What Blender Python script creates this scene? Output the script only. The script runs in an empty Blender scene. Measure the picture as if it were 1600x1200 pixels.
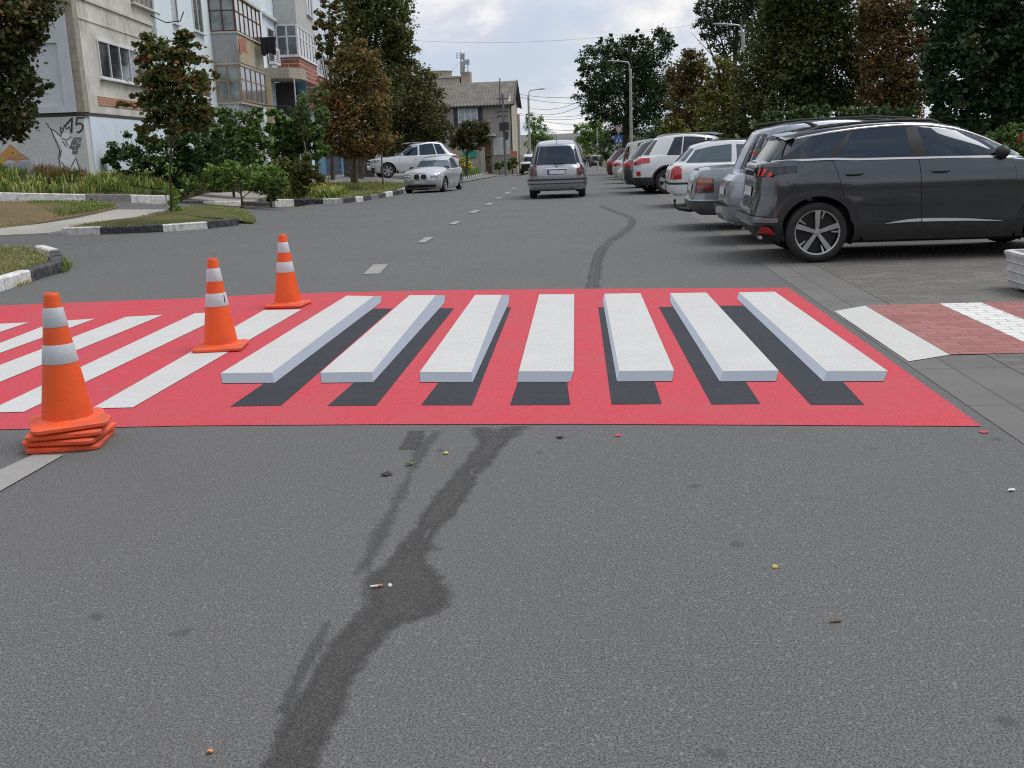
import bpy, math, random
import numpy as np
from mathutils import Vector, Matrix
random.seed(7)
RNG = np.random.default_rng(11)
scene = bpy.context.scene
COL = scene.collection
R = math.radians

# ---------------------------------------------------------------- camera
FPX, EYE = 1600.0, 1.45          # focal length in photo pixels (1600 wide), eye height
VPX, VPY, ROLL = 919.0, 226.0, 0.038
def y_hor(px): return VPY + ROLL*(VPX-px)
def camvec(px, py): return Vector((px-800.0, 600.0-py, -FPX))
_Yw = camvec(VPX, VPY).normalized()
_p2 = camvec(-81.0, y_hor(-81.0)).normalized()
_Zw = _Yw.cross(_p2)
if _Zw.y < 0: _Zw = -_Zw
_Zw.normalize()
_Xw = _Yw.cross(_Zw).normalized()
ROT = Matrix((_Xw, _Yw, _Zw))
CAM = Vector((0, 0, EYE))
cam_data = bpy.data.cameras.new('camera')
cam = bpy.data.objects.new('camera', cam_data); COL.objects.link(cam)
cam_data.sensor_fit = 'HORIZONTAL'; cam_data.sensor_width = 36.0
cam_data.lens = 36.0*FPX/1600.0
cam_data.clip_start = 0.05; cam_data.clip_end = 6000
cam.matrix_world = Matrix.Translation(CAM) @ ROT.to_4x4()
scene.camera = cam

def ray(px, py): return (ROT @ camvec(px, py))
def P(px, py, Y):
    d = ray(px, py); return CAM + d*(Y/d.y)

def ss(a, b, x):
    t = (x-a)/(b-a); t = 0.0 if t < 0 else 1.0 if t > 1 else t
    return t*t*(3-2*t)
def T(X, Y):
    """height of the terrain: flat near the crossing, falling gently down the street, rising to the left lot"""
    d = min(max(0.0, Y-25.0), 420.0)
    z = -0.0135*d*ss(-1, 6, d)
    z += min(0.80, 0.115*max(0.0, -9.3-X))*ss(19.5, 25.5, Y)*(1-.8*ss(40, 60, Y))
    z += 0.45*ss(-8.2, -10.5, X)*ss(38, 48, Y)
    return z
def G(px, py, dz=0.0):
    """where the sight line through a photo pixel meets the terrain"""
    d = ray(px, py); d = d/d.y
    a, n = 1.0, 0
    f = lambda s: CAM.z + d.z*s - T(d.x*s, s) - dz
    s = 1.0
    while f(s) > 0 and s < 900: a = s; s *= 1.02
    b = s
    for _ in range(40):
        m = (a+b)/2
        if f(m) > 0: a = m
        else: b = m
    return Vector((d.x*a, a, CAM.z+d.z*a))

def lerp(a, b, t): return a+(b-a)*t
def itp(tab, x):
    if x <= tab[0][0]: return tab[0][1]
    for (a, p), (b, q) in zip(tab, tab[1:]):
        if x <= b: return p+(q-p)*(x-a)/(b-a) if b > a else q
    return tab[-1][1]
def sitp(tab, x):
    """smooth (monotone-ish catmull) interpolation"""
    n = len(tab)
    if x <= tab[0][0]: return tab[0][1]
    if x >= tab[-1][0]: return tab[-1][1]
    for i in range(n-1):
        if x <= tab[i+1][0]:
            x0, y0 = tab[i]; x1, y1 = tab[i+1]; h = x1-x0; t = (x-x0)/h
            s = (y1-y0)/h
            def sl(k):
                if k <= 0 or k >= n-1: return None
                a = (tab[k][1]-tab[k-1][1])/(tab[k][0]-tab[k-1][0]); b = (tab[k+1][1]-tab[k][1])/(tab[k+1][0]-tab[k][0])
                return 0.0 if a*b <= 0 else 2*a*b/(a+b)
            m0 = sl(i); m1 = sl(i+1)
            m0 = s if m0 is None else m0; m1 = s if m1 is None else m1
            return ((2*t**3-3*t*t+1)*y0+(t**3-2*t*t+t)*h*m0+(-2*t**3+3*t*t)*y1+(t**3-t*t)*h*m1)

# ---------------------------------------------------------------- objects
ORG = {}
def tag(o, label=None, cat=None, group=None, kind=None):
    if label: o['label'] = label
    if cat: o['category'] = cat
    if group: o['group'] = group
    if kind: o['kind'] = kind
    return o
def thing(name, label, cat, loc=(0, 0, 0), group=None, rz=0.0):
    o = bpy.data.objects.new(name, None); COL.objects.link(o)
    o.empty_display_size = 0.2
    o.location = loc; o.rotation_euler = (0, 0, rz)
    ORG[o.name] = Vector(loc) if rz == 0 else Vector((0, 0, 0))
    return tag(o, label, cat, group)
def emit(name, verts, faces, mats, parent=None, midx=None, smooth=None, loc=None):
    """link verts/faces as one mesh object; verts are world coordinates (local ones for rotated things)"""
    me = bpy.data.meshes.new(name)
    org = ORG.get(parent.name, Vector((0, 0, 0))) if parent else Vector(loc) if loc is not None else Vector((0, 0, 0))
    v = np.asarray([tuple(p) for p in verts], dtype=float) if not isinstance(verts, np.ndarray) else verts
    v = v - np.array(org)
    me.from_pydata(v.tolist(), [], [tuple(f) for f in faces])
    if not isinstance(mats, (list, tuple)): mats = [mats]
    for m in mats: me.materials.append(m)
    if midx is not None: me.polygons.foreach_set('material_index', np.asarray(midx, dtype=np.int32))
    if smooth is not None:
        me.polygons.foreach_set('use_smooth', np.ones(len(me.polygons), dtype=bool))
        me.set_sharp_from_angle(angle=R(smooth))
    me.update()
    o = bpy.data.objects.new(name, me); COL.objects.link(o)
    if parent:
        o.parent = parent; ORG[o.name] = org
    elif loc is not None:
        o.location = loc; ORG[o.name] = org
    return o
class MB:
    def __init__(s): s.v = []; s.f = []; s.m = []
    def add(s, verts, faces, mi=0):
        b = len(s.v); s.v += [Vector(p) for p in verts]
        for f in faces: s.f.append([b+i for i in f]); s.m.append(mi)
        return s
    def poly(s, pts, mi=0): return s.add(pts, [list(range(len(pts)))], mi)
    def box(s, x0, x1, y0, y1, z0, z1, mi=0, M=None):
        v = [(x0, y0, z0), (x1, y0, z0), (x1, y1, z0), (x0, y1, z0), (x0, y0, z1), (x1, y0, z1), (x1, y1, z1), (x0, y1, z1)]
        if M: v = [M @ Vector(p) for p in v]
        return s.add(v, [(0, 3, 2, 1), (4, 5, 6, 7), (0, 1, 5, 4), (1, 2, 6, 5), (2, 3, 7, 6), (3, 0, 4, 7)], mi)
    def prism(s, pts, n, mi=0):
        """polygon pts extruded by vector n"""
        k = len(pts); n = Vector(n); v = [Vector(p) for p in pts]; v = v+[p+n for p in v]
        f = [list(range(k))[::-1], list(range(k, 2*k))]+[[i, (i+1) % k, k+(i+1) % k, k+i] for i in range(k)]
        return s.add(v, f, mi)
    def tube(s, pts, rad, n=8, mi=0, caps=True):
        pts = [Vector(p) for p in pts]; k = len(pts)
        rad = rad if isinstance(rad, (list, tuple)) else [rad]*k
        vs = []; ref = None
        for i, p in enumerate(pts):
            t = (pts[min(i+1, k-1)]-pts[max(i-1, 0)]).normalized()
            if ref is None:
                ref = t.orthogonal().normalized()
            ref = (ref-t*ref.dot(t)).normalized(); w = t.cross(ref)
            for j in range(n):
                a = 2*math.pi*j/n; vs.append(p+(ref*math.cos(a)+w*math.sin(a))*rad[i])
        fs = [(i*n+j, i*n+(j+1) % n, (i+1)*n+(j+1) % n, (i+1)*n+j) for i in range(k-1) for j in range(n)]
        if caps: fs += [tuple(range(n))[::-1], tuple(range((k-1)*n, k*n))]
        return s.add(vs, fs, mi)
    def lathe(s, prof, n=24, M=None, mi=0, axis='z', closed=False):
        """prof: list of (radius, height)"""
        vs = []
        for r, h in prof:
            for j in range(n):
                a = 2*math.pi*j/n
                p = Vector((r*math.cos(a), r*math.sin(a), h)) if axis == 'z' else Vector((r*math.cos(a), h, r*math.sin(a)))
                vs.append(M @ p if M else p)
        k = len(prof)
        fs = [(i*n+j, i*n+(j+1) % n, (i+1)*n+(j+1) % n, (i+1)*n+j) for i in range(k-1) for j in range(n)]
        return s.add(vs, fs, mi)
    def grid(s, fn, nu, nv, mi=0):
        vs = [fn(i/nu, j/nv) for j in range(nv+1) for i in range(nu+1)]
        w = nu+1
        return s.add(vs, [(j*w+i, j*w+i+1, (j+1)*w+i+1, (j+1)*w+i) for j in range(nv) for i in range(nu)], mi)
    def build(s, name, mats, parent=None, smooth=None, loc=None):
        return emit(name, s.v, s.f, mats, parent, s.m, smooth, loc)
def copy_thing(o, parent=None, label=None):
    c = o.copy(); COL.objects.link(c); c.parent = parent
    for ch in list(o.children): copy_thing(ch, c)
    if label: c['label'] = label
    return c

# ---------------------------------------------------------------- materials
MATS = {}
class NT:
    def __init__(s, name):
        s.mat = bpy.data.materials.new(name); s.mat.use_nodes = True
        s.t = s.mat.node_tree; s.t.nodes.clear()
        s.out = s.n('ShaderNodeOutputMaterial')
    def n(s, kind, **kw):
        nd = s.t.nodes.new(kind)
        for k, v in kw.items():
            if k.startswith('i_'):
                nd.inputs[k[2:].replace('_', ' ')].default_value = v
            else: setattr(nd, k, v)
        return nd
    def l(s, a, b): s.t.links.new(a, b)
    def coord(s, kind='Object'): return s.n('ShaderNodeTexCoord').outputs[kind]
    def noise(s, scale, detail=4, rough=.55, vec=None, dist=0):
        nd = s.n('ShaderNodeTexNoise'); nd.inputs['Scale'].default_value = scale; nd.inputs['Detail'].default_value = detail
        nd.inputs['Roughness'].default_value = rough; nd.inputs['Distortion'].default_value = dist
        s.l(vec if vec is not None else s.coord(), nd.inputs['Vector']); return nd.outputs['Fac']
    def ramp(s, fac, stops, interp='LINEAR'):
        nd = s.n('ShaderNodeValToRGB'); cr = nd.color_ramp; cr.interpolation = interp
        while len(cr.elements) < len(stops): cr.elements.new(0.5)
        for e, (p, c) in zip(cr.elements, stops):
            e.position = p; e.color = (c, c, c, 1) if isinstance(c, (int, float)) else (*c, 1)
        s.l(fac, nd.inputs['Fac']); return nd.outputs['Color']
    def mix(s, fac, a, b, mode='MIX'):
        nd = s.n('ShaderNodeMix', data_type='RGBA', blend_type=mode); nd.clamp_factor = True
        for sock, val in ((nd.inputs[0], fac), (nd.inputs[6], a), (nd.inputs[7], b)):
            if hasattr(val, 'is_linked'): s.l(val, sock)
            elif isinstance(val, (tuple, list)): sock.default_value = (*val, 1)
            else: sock.default_value = val if sock.type == 'VALUE' else (val, val, val, 1)
        return nd.outputs[2]
    def math(s, op, a, b=None, clamp=False):
        nd = s.n('ShaderNodeMath', operation=op); nd.use_clamp = clamp
        for sock, val in zip(nd.inputs, (a, b)):
            if val is None: continue
            if hasattr(val, 'is_linked'): s.l(val, sock)
            else: sock.default_value = val
        return nd.outputs[0]
    def bump(s, h, strength=.3, dist=.01):
        nd = s.n('ShaderNodeBump'); nd.inputs['Strength'].default_value = strength; nd.inputs['Distance'].default_value = dist
        s.l(h, nd.inputs['Height']); return nd.outputs['Normal']
    def bsdf(s, color, rough=.7, metal=0, normal=None, spec=.5, coat=0, coat_rough=.05, alpha=None):
        b = s.n('ShaderNodeBsdfPrincipled')
        def put(k, v):
            if hasattr(v, 'is_linked'): s.l(v, b.inputs[k])
            else: b.inputs[k].default_value = (*v, 1) if isinstance(v, (tuple, list)) else v
        put('Base Color', color); put('Roughness', rough); put('Metallic', metal); put('Specular IOR Level', spec)
        put('Coat Weight', coat); put('Coat Roughness', coat_rough)
        if normal is not None: s.l(normal, b.inputs['Normal'])
        if alpha is not None: put('Alpha', alpha)
        s.l(b.outputs[0], s.out.inputs['Surface']); return b
def pm(name, c, c2=None, scale=6, rough=.7, metal=0, bump=0, bscale=40, coat=0, spec=.5, lo=.35, hi=.65):
    if name in MATS: return MATS[name]
    n = NT(name); c2 = c2 or tuple(x*.82 for x in c)
    f = n.noise(scale, 6, .6)
    col = n.mix(n.ramp(f, [(lo, 0.), (hi, 1.)]), c, c2)
    nm = n.bump(n.noise(bscale, 4, .6), bump, .01) if bump else None
    n.bsdf(col, rough, metal, nm, spec, coat)
    MATS[name] = n.mat; return n.mat
# ---------------------------------------------------------------- light
SUN_EL, SUN_AZ = R(64), R(78)      # azimuth clockwise from the street axis (+Y)
world = bpy.data.worlds.new('World'); scene.world = world; world.use_nodes = True
wt = world.node_tree; wt.nodes.clear()
class WNT(NT):
    def __init__(s, t): s.t = t
w = WNT(wt)
wo = w.n('ShaderNodeOutputWorld'); bg = w.n('ShaderNodeBackground'); bg.inputs['Strength'].default_value = 0.1
sky = w.n('ShaderNodeTexSky'); sky.sky_type = 'NISHITA'; sky.sun_disc = False
sky.sun_elevation = SUN_EL; sky.sun_rotation = SUN_AZ; sky.air_density = 1.2; sky.dust_density = 1.5
dirv = w.coord('Generated')
sep = w.n('ShaderNodeSeparateXYZ'); w.l(dirv, sep.inputs[0])
zz = w.math('ADD', w.math('MAXIMUM', sep.outputs['Z'], 0.0), 0.34)
cmb = w.n('ShaderNodeCombineXYZ')
w.l(w.math('DIVIDE', sep.outputs['X'], zz), cmb.inputs['X']); w.l(w.math('DIVIDE', sep.outputs['Y'], zz), cmb.inputs['Y'])
mp = w.n('ShaderNodeMapping'); w.l(cmb.outputs[0], mp.inputs['Vector']); mp.inputs['Scale'].default_value = (3.2, 2.2, 1); mp.inputs['Location'].default_value = (3.3, 1.7, 0.4)
n1 = w.noise(1.25, 7, .56, mp.outputs[0], .25)
mp2 = w.n('ShaderNodeMapping'); w.l(cmb.outputs[0], mp2.inputs['Vector']); mp2.inputs['Location'].default_value = (8.1, 4.2, 2)
n2 = w.noise(4.6, 8, .6, mp2.outputs[0], .3)
cloudcol = w.mix(w.ramp(n2, [(.40, 0.), (.62, 1.)]), (5.8, 6.1, 6.9), (7.8, 7.85, 8.05))
cloudcol = w.mix(w.ramp(n1, [(.53, 0.), (.66, 1.)]), cloudcol, (8.7, 8.6, 8.45))
skyc = w.mix(0.75, sky.outputs[0], (5.4, 6.2, 7.7))
cover = w.ramp(n1, [(.38, 0.1), (.54, 1.)])
allsky = w.mix(cover, skyc, cloudcol)
# dark band added to the sky low behind the viewer to darken car reflections
tl = w.noise(9, 5, .6, dirv)
hgt = w.math('SUBTRACT', w.math('ADD', .02, w.math('MULTIPLY', tl, .22)), sep.outputs['Z'])
band = w.math('MULTIPLY', w.ramp(hgt, [(.0, 0.), (.03, 1.)]), w.ramp(w.math('MULTIPLY', sep.outputs['Y'], -1.0), [(.12, 0.), (.3, 1.)]))
w.l(w.mix(band, allsky, (.70, .78, .66)), bg.inputs['Color']); w.l(bg.outputs[0], wo.inputs['Surface'])
sd = bpy.data.lights.new('sun', 'SUN'); sd.energy = 1.9; sd.angle = R(36); sd.color = (1, .965, .92)
sun = bpy.data.objects.new('sun', sd); COL.objects.link(sun)
sv = Vector((math.sin(SUN_AZ)*math.cos(SUN_EL), math.cos(SUN_AZ)*math.cos(SUN_EL), math.sin(SUN_EL)))
sun.rotation_euler = sv.to_track_quat('Z', 'Y').to_euler(); sun.location = sv*50
vs = scene.view_settings; vs.view_transform = 'Standard'; vs.look = 'None'; vs.exposure = 0.18; vs.gamma = 1.0
scene.render.film_transparent = False
scene.cycles.max_bounces = 6; scene.cycles.transparent_max_bounces = 8; scene.cycles.caustics_reflective = False; scene.cycles.caustics_refractive = False
scene.cycles.use_denoising = False; scene.cycles.filter_width = 1.1; scene.cycles.use_adaptive_sampling = False; scene.cycles.sample_clamp_indirect = 4.0

# ---------------------------------------------------------------- shared materials
def asphalt_nodes(n, dark=1.0, tint=(1, 1, 1)):
    v = n.coord('Object')
    f1 = n.noise(150, 3, .75, v); vo = n.n('ShaderNodeTexVoronoi'); vo.inputs['Scale'].default_value = 110; n.l(v, vo.inputs['Vector'])
    f2 = n.noise(.55, 6, .6, v); f3 = n.noise(7, 5, .65, v)
    base = n.mix(n.ramp(f1, [(.38, 0.), (.64, 1.)]), tuple(.030*dark*t for t in tint), tuple(.235*dark*t for t in tint))
    st = n.ramp(vo.outputs['Color'], [(.80, 0.), (.93, 1.)])
    f4 = n.noise(48, 3, .7, v); base = n.mix(n.ramp(f4, [(.5, 0.), (.72, .35)]), base, (.03*dark, .03*dark, .03*dark))
    base = n.mix(n.math('MULTIPLY', st, .42), base, (.34*dark, .335*dark, .32*dark))
    base = n.mix(n.ramp(f2, [(.3, .0), (.7, .32)]), base, (.085*dark, .083*dark, .078*dark))
    base = n.mix(n.ramp(f3, [(.62, .0), (.8, .4)]), base, (.06*dark, .06*dark, .062*dark))
    mpw = n.n('ShaderNodeMapping'); n.l(v, mpw.inputs['Vector']); mpw.inputs['Scale'].default_value = (1.1, .05, 1)
    fw_ = n.noise(1.0, 4, .55, mpw.outputs[0]); base = n.mix(n.ramp(fw_, [(.35, 0.), (.65, .28)]), base, (.125*dark, .123*dark, .118*dark))
    vs_ = n.n('ShaderNodeTexVoronoi'); vs_.inputs['Scale'].default_value = 2.6; n.l(v, vs_.inputs['Vector'])
    sp_ = n.math('ADD', vs_.outputs['Distance'], n.math('MULTIPLY', n.noise(18, 3, .6, v), .22))
    base = n.mix(n.ramp(sp_, [(.155, .5), (.20, 0.)]), base, (.045*dark, .045*dark, .045*dark))
    h = n.math('ADD', n.math('MULTIPLY', f1, .8), n.math('MULTIPLY', vo.outputs['Distance'], .6))
    return base, n.bump(h, .55, .006)
n = NT('asphalt'); c_, b_ = asphalt_nodes(n, 1.0, (1.0, 1.0, 1.005)); n.bsdf(c_, .82, normal=b_, spec=.35); ASPH = n.mat
def strip_mat(name, dark, edge=.18, amp=.5, scale=14, breakup=.5, tint=(.95, .97, 1.0), streak=0, op=.93):
    """stain lying on the asphalt: UV x runs across it; ragged edges by noise"""
    n = NT(name); c, b = asphalt_nodes(n, dark, tint)
    uv = n.n('ShaderNodeSeparateXYZ'); n.l(n.coord('UV'), uv.inputs[0])
    e = n.math('MULTIPLY', n.math('MINIMUM', uv.outputs['X'], n.math('SUBTRACT', 1.0, uv.outputs['X'])), 2.0)
    e = n.math('MINIMUM', e, n.math('MULTIPLY', n.math('MINIMUM', uv.outputs['Y'], n.math('SUBTRACT', 1.0, uv.outputs['Y'])), 14.0))
    f = n.noise(scale, 5, .7); g = n.noise(2.2, 4, .6)
    a = n.math('ADD', e, n.math('MULTIPLY', n.math('SUBTRACT', f, .5), amp*2))
    a = n.math('SUBTRACT', a, n.math('MULTIPLY', n.math('SUBTRACT', g, .42), breakup*2))
    if streak:
        mps = n.n('ShaderNodeMapping'); n.l(n.coord(), mps.inputs['Vector']); mps.inputs['Scale'].default_value = (9, 2.2, 1)
        sn = n.noise(1.0, 5, .7, mps.outputs[0]); c0 = n.math('ABSOLUTE', n.math('SUBTRACT', uv.outputs['X'], .56))
        k_ = n.math('MULTIPLY', n.ramp(c0, [(.02, 1.), (.17, 0.)]), n.ramp(sn, [(.44, 0.), (.6, streak)]))
        a = n.math('SUBTRACT', a, k_)
    al = n.ramp(a, [(edge, 0.), (edge+.5, 1.)])
    n.bsdf(c, .6, normal=b, spec=.4, alpha=n.math('MULTIPLY', al, op)); return n.mat
def road_paint(name, col, wear=.5, wlo=.52, whi=.8, rough=.75, dirt=(.35, .33, .30), speck=.7):
    n = NT(name); v = n.coord()
    f = n.noise(95, 3, .7, v); g = n.noise(1.6, 6, .65, v); h2 = n.noise(14, 5, .7, v)
    col1 = n.mix(n.ramp(f, [(.3, 0.), (.7, 1.)]), tuple(x*speck for x in col), tuple(min(1, x*1.08) for x in col))
    col1 = n.mix(n.ramp(g, [(wlo-.12, 0.), (whi, .30*wear)]), col1, dirt)
    col1 = n.mix(n.ramp(h2, [(.6, 0.), (.78, .35*wear)]), col1, dirt)
    # bare asphalt grains showing through
    fb = n.noise(130, 3, .7, v)
    col1 = n.mix(n.ramp(fb, [(.58, 0.), (.70, .55*wear)]), col1, (.10, .10, .105))
    n.bsdf(col1, rough, normal=n.bump(f, .4, .005), spec=.3); MATS[name] = n.mat; return n.mat
RED = road_paint('red paint', (.62, .060, .085), 1.5, dirt=(.36, .11, .11), speck=.62)
WHITE = road_paint('white paint', (.60, .60, .585), .9, dirt=(.38, .36, .32), speck=.74)
WHITE_OLD = road_paint('worn white paint', (.31, .31, .30), 1.6, .4, .6)
GREYBLUE = road_paint('grey blue paint', (.235, .265, .31), .5, speck=.78)
BLUEPALE = road_paint('pale blue paint', (.31, .345, .405), .5, speck=.78)
BLACKP = road_paint('black paint', (.032, .036, .045), .5, dirt=(.10, .10, .11), speck=.5)

def slab_mat(name, c1, c2, mortar, bw, bh, offs=.5, rot=0, ms=.012, rough=.85, wear=.4, bumpk=.5):
    n = NT(name); mp = n.n('ShaderNodeMapping'); n.l(n.coord(), mp.inputs['Vector']); mp.inputs['Rotation'].default_value = (0, 0, rot)
    br = n.n('ShaderNodeTexBrick'); n.l(mp.outputs[0], br.inputs['Vector']); br.offset = offs
    br.inputs['Color1'].default_value = (*c1, 1); br.inputs['Color2'].default_value = (*c2, 1); br.inputs['Mortar'].default_value = (*mortar, 1)
    br.inputs['Scale'].default_value = 1; br.inputs['Mortar Size'].default_value = ms; br.inputs['Brick Width'].default_value = bw; br.inputs['Row Height'].default_value = bh
    br.inputs['Mortar Smooth'].default_value = .3
    f = n.noise(1.1, 7, .62); g = n.noise(60, 3, .7)
    c = n.mix(n.ramp(f, [(.35, 0.), (.68, wear)]), br.outputs['Color'], tuple(x*.55 for x in c1))
    c = n.mix(n.ramp(g, [(.35, 0.), (.7, .3)]), c, tuple(min(1, x*1.35) for x in c1))
    hh = n.math('ADD', n.math('MULTIPLY', n.math('SUBTRACT', 1.0, br.outputs['Fac']), 1.0), n.math('MULTIPLY', g, .35))
    n.bsdf(c, rough, normal=n.bump(hh, bumpk, .006), spec=.3); MATS[name] = n.mat; return n.mat
PAVER = slab_mat('grey pavers', (.125, .12, .11), (.185, .175, .155), (.085, .085, .075), .22, .11, .5, ms=.006)
PAVER_W = slab_mat('white pavers', (.62, .63, .60), (.70, .70, .67), (.16, .165, .15), .22, .11, .5, ms=.006, wear=.25)
PAVER_R = slab_mat('red pavers', (.29, .115, .105), (.36, .17, .155), (.15, .09, .08), .22, .11, .5, ms=.006, wear=.3)
CONC = slab_mat('apron concrete', (.17, .165, .155), (.20, .195, .18), (.09, .09, .08), 3.0, 3.1, 0, ms=.012, wear=.55)
GUTTER = slab_mat('gutter slabs', (.145, .14, .132), (.175, .168, .158), (.085, .085, .08), .45, .92, 0, ms=.008, wear=.5)
WALKWAY = slab_mat('path concrete', (.36, .345, .31), (.40, .38, .34), (.22, .21, .19), 2.0, 2.0, 0, ms=.01, wear=.35)
KERB_W = pm('kerb white', (.70, .70, .68), (.34, .325, .30), 11, .8, bump=.4, lo=.42, hi=.72)
KERB_B = pm('kerb black', (.035, .036, .04), (.16, .15, .14), 11, .75, bump=.4, lo=.48, hi=.78)
KERB_G = pm('kerb grey', (.24, .235, .22), (.15, .145, .135), 9, .85, bump=.4)
def ground_mat():
    n = NT('ground soil'); v = n.coord(); f = n.noise(.35, 6, .6, v); g = n.noise(9, 5, .7, v)
    c = n.mix(n.ramp(f, [(.35, 0.), (.65, 1.)]), (.075, .085, .03), (.15, .115, .075))
    c = n.mix(n.ramp(g, [(.4, 0.), (.75, .6)]), c, (.045, .055, .02)); n.bsdf(c, .95, normal=n.bump(g, .6, .03), spec=.1); return n.mat
SOIL = ground_mat()
def lawn_mat(name, a, b, c3):
    n = NT(name); v = n.coord(); f = n.noise(.8, 6, .6, v); g = n.noise(28, 5, .75, v)
    c = n.mix(n.ramp(f, [(.38, 0.), (.6, 1.)]), a, b); c = n.mix(n.ramp(g, [(.38, 0.), (.72, .8)]), c, c3)
    n.bsdf(c, .95, normal=n.bump(g, .8, .02), spec=.1); return n.mat
LAWN = lawn_mat('lawn soil', (.075, .095, .028), (.15, .135, .06), (.05, .06, .02))
DRY = lawn_mat('dry lawn soil', (.17, .12, .07), (.10, .10, .04), (.22, .165, .11))
GAIN = 1.95
def leaf_mat(name, stops, trans=.3, patch=.9, pscale=.55):
    if name in MATS: return MATS[name]
    n = NT(name); geo = n.n('ShaderNodeNewGeometry')
    f = n.noise(pscale, 3, .6)
    k = n.math('ADD', n.math('MULTIPLY', geo.outputs['Random Per Island'], .62), n.math('MULTIPLY', n.math('SUBTRACT', f, .5), patch))
    k = n.math('ADD', k, .19, True)
    c = n.ramp(k, [(p_, tuple(min(.6, q_*GAIN) for q_ in c_3)) for p_, c_3 in stops])
    d = n.n('ShaderNodeBsdfPrincipled'); n.l(c, d.inputs['Base Color']); d.inputs['Roughness'].default_value = .55; d.inputs['Specular IOR Level'].default_value = .35
    t = n.n('ShaderNodeBsdfTranslucent'); n.l(n.mix(.5, c, (.12, .14, .02)), t.inputs['Color'])
    m = n.n('ShaderNodeMixShader'); m.inputs[0].default_value = trans; n.l(d.outputs[0], m.inputs[1]); n.l(t.outputs[0], m.inputs[2])
    n.l(m.outputs[0], n.out.inputs['Surface']); MATS[name] = n.mat; return n.mat
BARK = pm('bark', (.115, .09, .07), (.06, .05, .04), 14, .95, bump=.8, bscale=30)
BARK_PALE = pm('pale bark', (.30, .27, .22), (.17, .14, .11), 14, .9, bump=.5, bscale=30)
CONCRETE_POST = pm('concrete post', (.44, .43, .40), (.33, .32, .30), 5, .9, bump=.2)
GALV = pm('galvanised metal', (.42, .43, .45), (.33, .34, .35), 6, .45, metal=.7)
DARKMETAL = pm('dark metal', (.04, .04, .045), (.06, .06, .06), 8, .5, metal=.3)
# cars
def car_paint(name, c, metal=.35, rough=.34, coat=1.0):
    if name in MATS: return MATS[name]
    n = NT(name); f = n.noise(3, 5, .6); d = n.noise(40, 3, .6)
    col = n.mix(n.ramp(d, [(.45, 0.), (.75, .12)]), c, tuple(.7*x+.05 for x in c))
    n.bsdf(col, n.math('ADD', n.math('MULTIPLY', f, .12), rough-.06), metal, None, .5, coat, .06); MATS[name] = n.mat; return n.mat
PT_GREY = car_paint('dark grey paint', (.060, .064, .073), .75, .22)
PT_SILVER = car_paint('silver paint', (.56, .58, .60), .6, .35)
PT_SILVERD = car_paint('grey silver paint', (.36, .37, .395), .6, .33)
TRIM = pm('bright trim', (.78, .79, .81), (.70, .71, .73), 5, .3, metal=.35)
PT_SILVER2 = car_paint('cool silver paint', (.27, .295, .335), .65, .33)
PT_WHITE = car_paint('white car paint', (.70, .72, .73), .05, .35)
PT_BLUEGREY = car_paint('blue grey paint', (.20, .225, .245), .55, .35)
PT_DARK = car_paint('anthracite paint', (.055, .055, .06), .3, .35)
PT_BLACK = car_paint('black paint car', (.012, .012, .014), .2, .3)
PT_RED = car_paint('dark red paint', (.07, .014, .018), .3, .35)
PT_BEIGE = car_paint('champagne paint', (.46, .45, .40), .5, .35)
def glass_mat(name, c, rough=.04, spec=.8):
    n = NT(name); b_g = n.bsdf(c, rough, 0, None, spec, 0, .02); b_g.inputs['Specular Tint'].default_value = (.74, .86, 1, 1); MATS[name] = n.mat; return n.mat
GLASS = glass_mat('tinted car glass', (.005, .008, .014), .02, .85)
GLASS_L = glass_mat('clear car glass', (.075, .10, .11), .05, .9)
WGLASS = glass_mat('window glass', (.05, .058, .065), .06, .8)
PLASTIC = pm('black plastic', (.018, .018, .019), (.028, .028, .028), 10, .55)
TYRE = pm('tyre rubber', (.016, .016, .017), (.03, .028, .026), 10, .8, bump=.2)
RIMS = pm('alloy rim', (.50, .51, .53), (.42, .43, .45), 6, .3, metal=.8)
RIMD = pm('dark rim', (.02, .02, .022), (.03, .03, .03), 6, .4, metal=.4)
CHROME = pm('chrome', (.75, .76, .78), (.68, .69, .71), 5, .14, metal=1.0)
REDLAMP = pm('red lamp', (.50, .012, .015), (.33, .008, .012), 12, .15, coat=.8)
DARKLAMP = pm('smoked lamp', (.10, .012, .014), (.05, .01, .012), 12, .15, coat=.8)
ORANGELAMP = pm('amber lamp', (.5, .14, .02), (.4, .1, .02), 12, .15, coat=.8)
CLEARLAMP = pm('clear lamp', (.42, .44, .46), (.18, .19, .2), 16, .12, metal=.3, coat=.8)
PLATE = pm('plate white', (.68, .69, .70), (.5, .51, .53), 22, .5)
PLATEB = pm('plate blue', (.03, .08, .30), (.04, .09, .32), 10, .5)
SEAM = pm('seam black', (.008, .008, .009), (.01, .01, .01), 8, .7)
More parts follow.
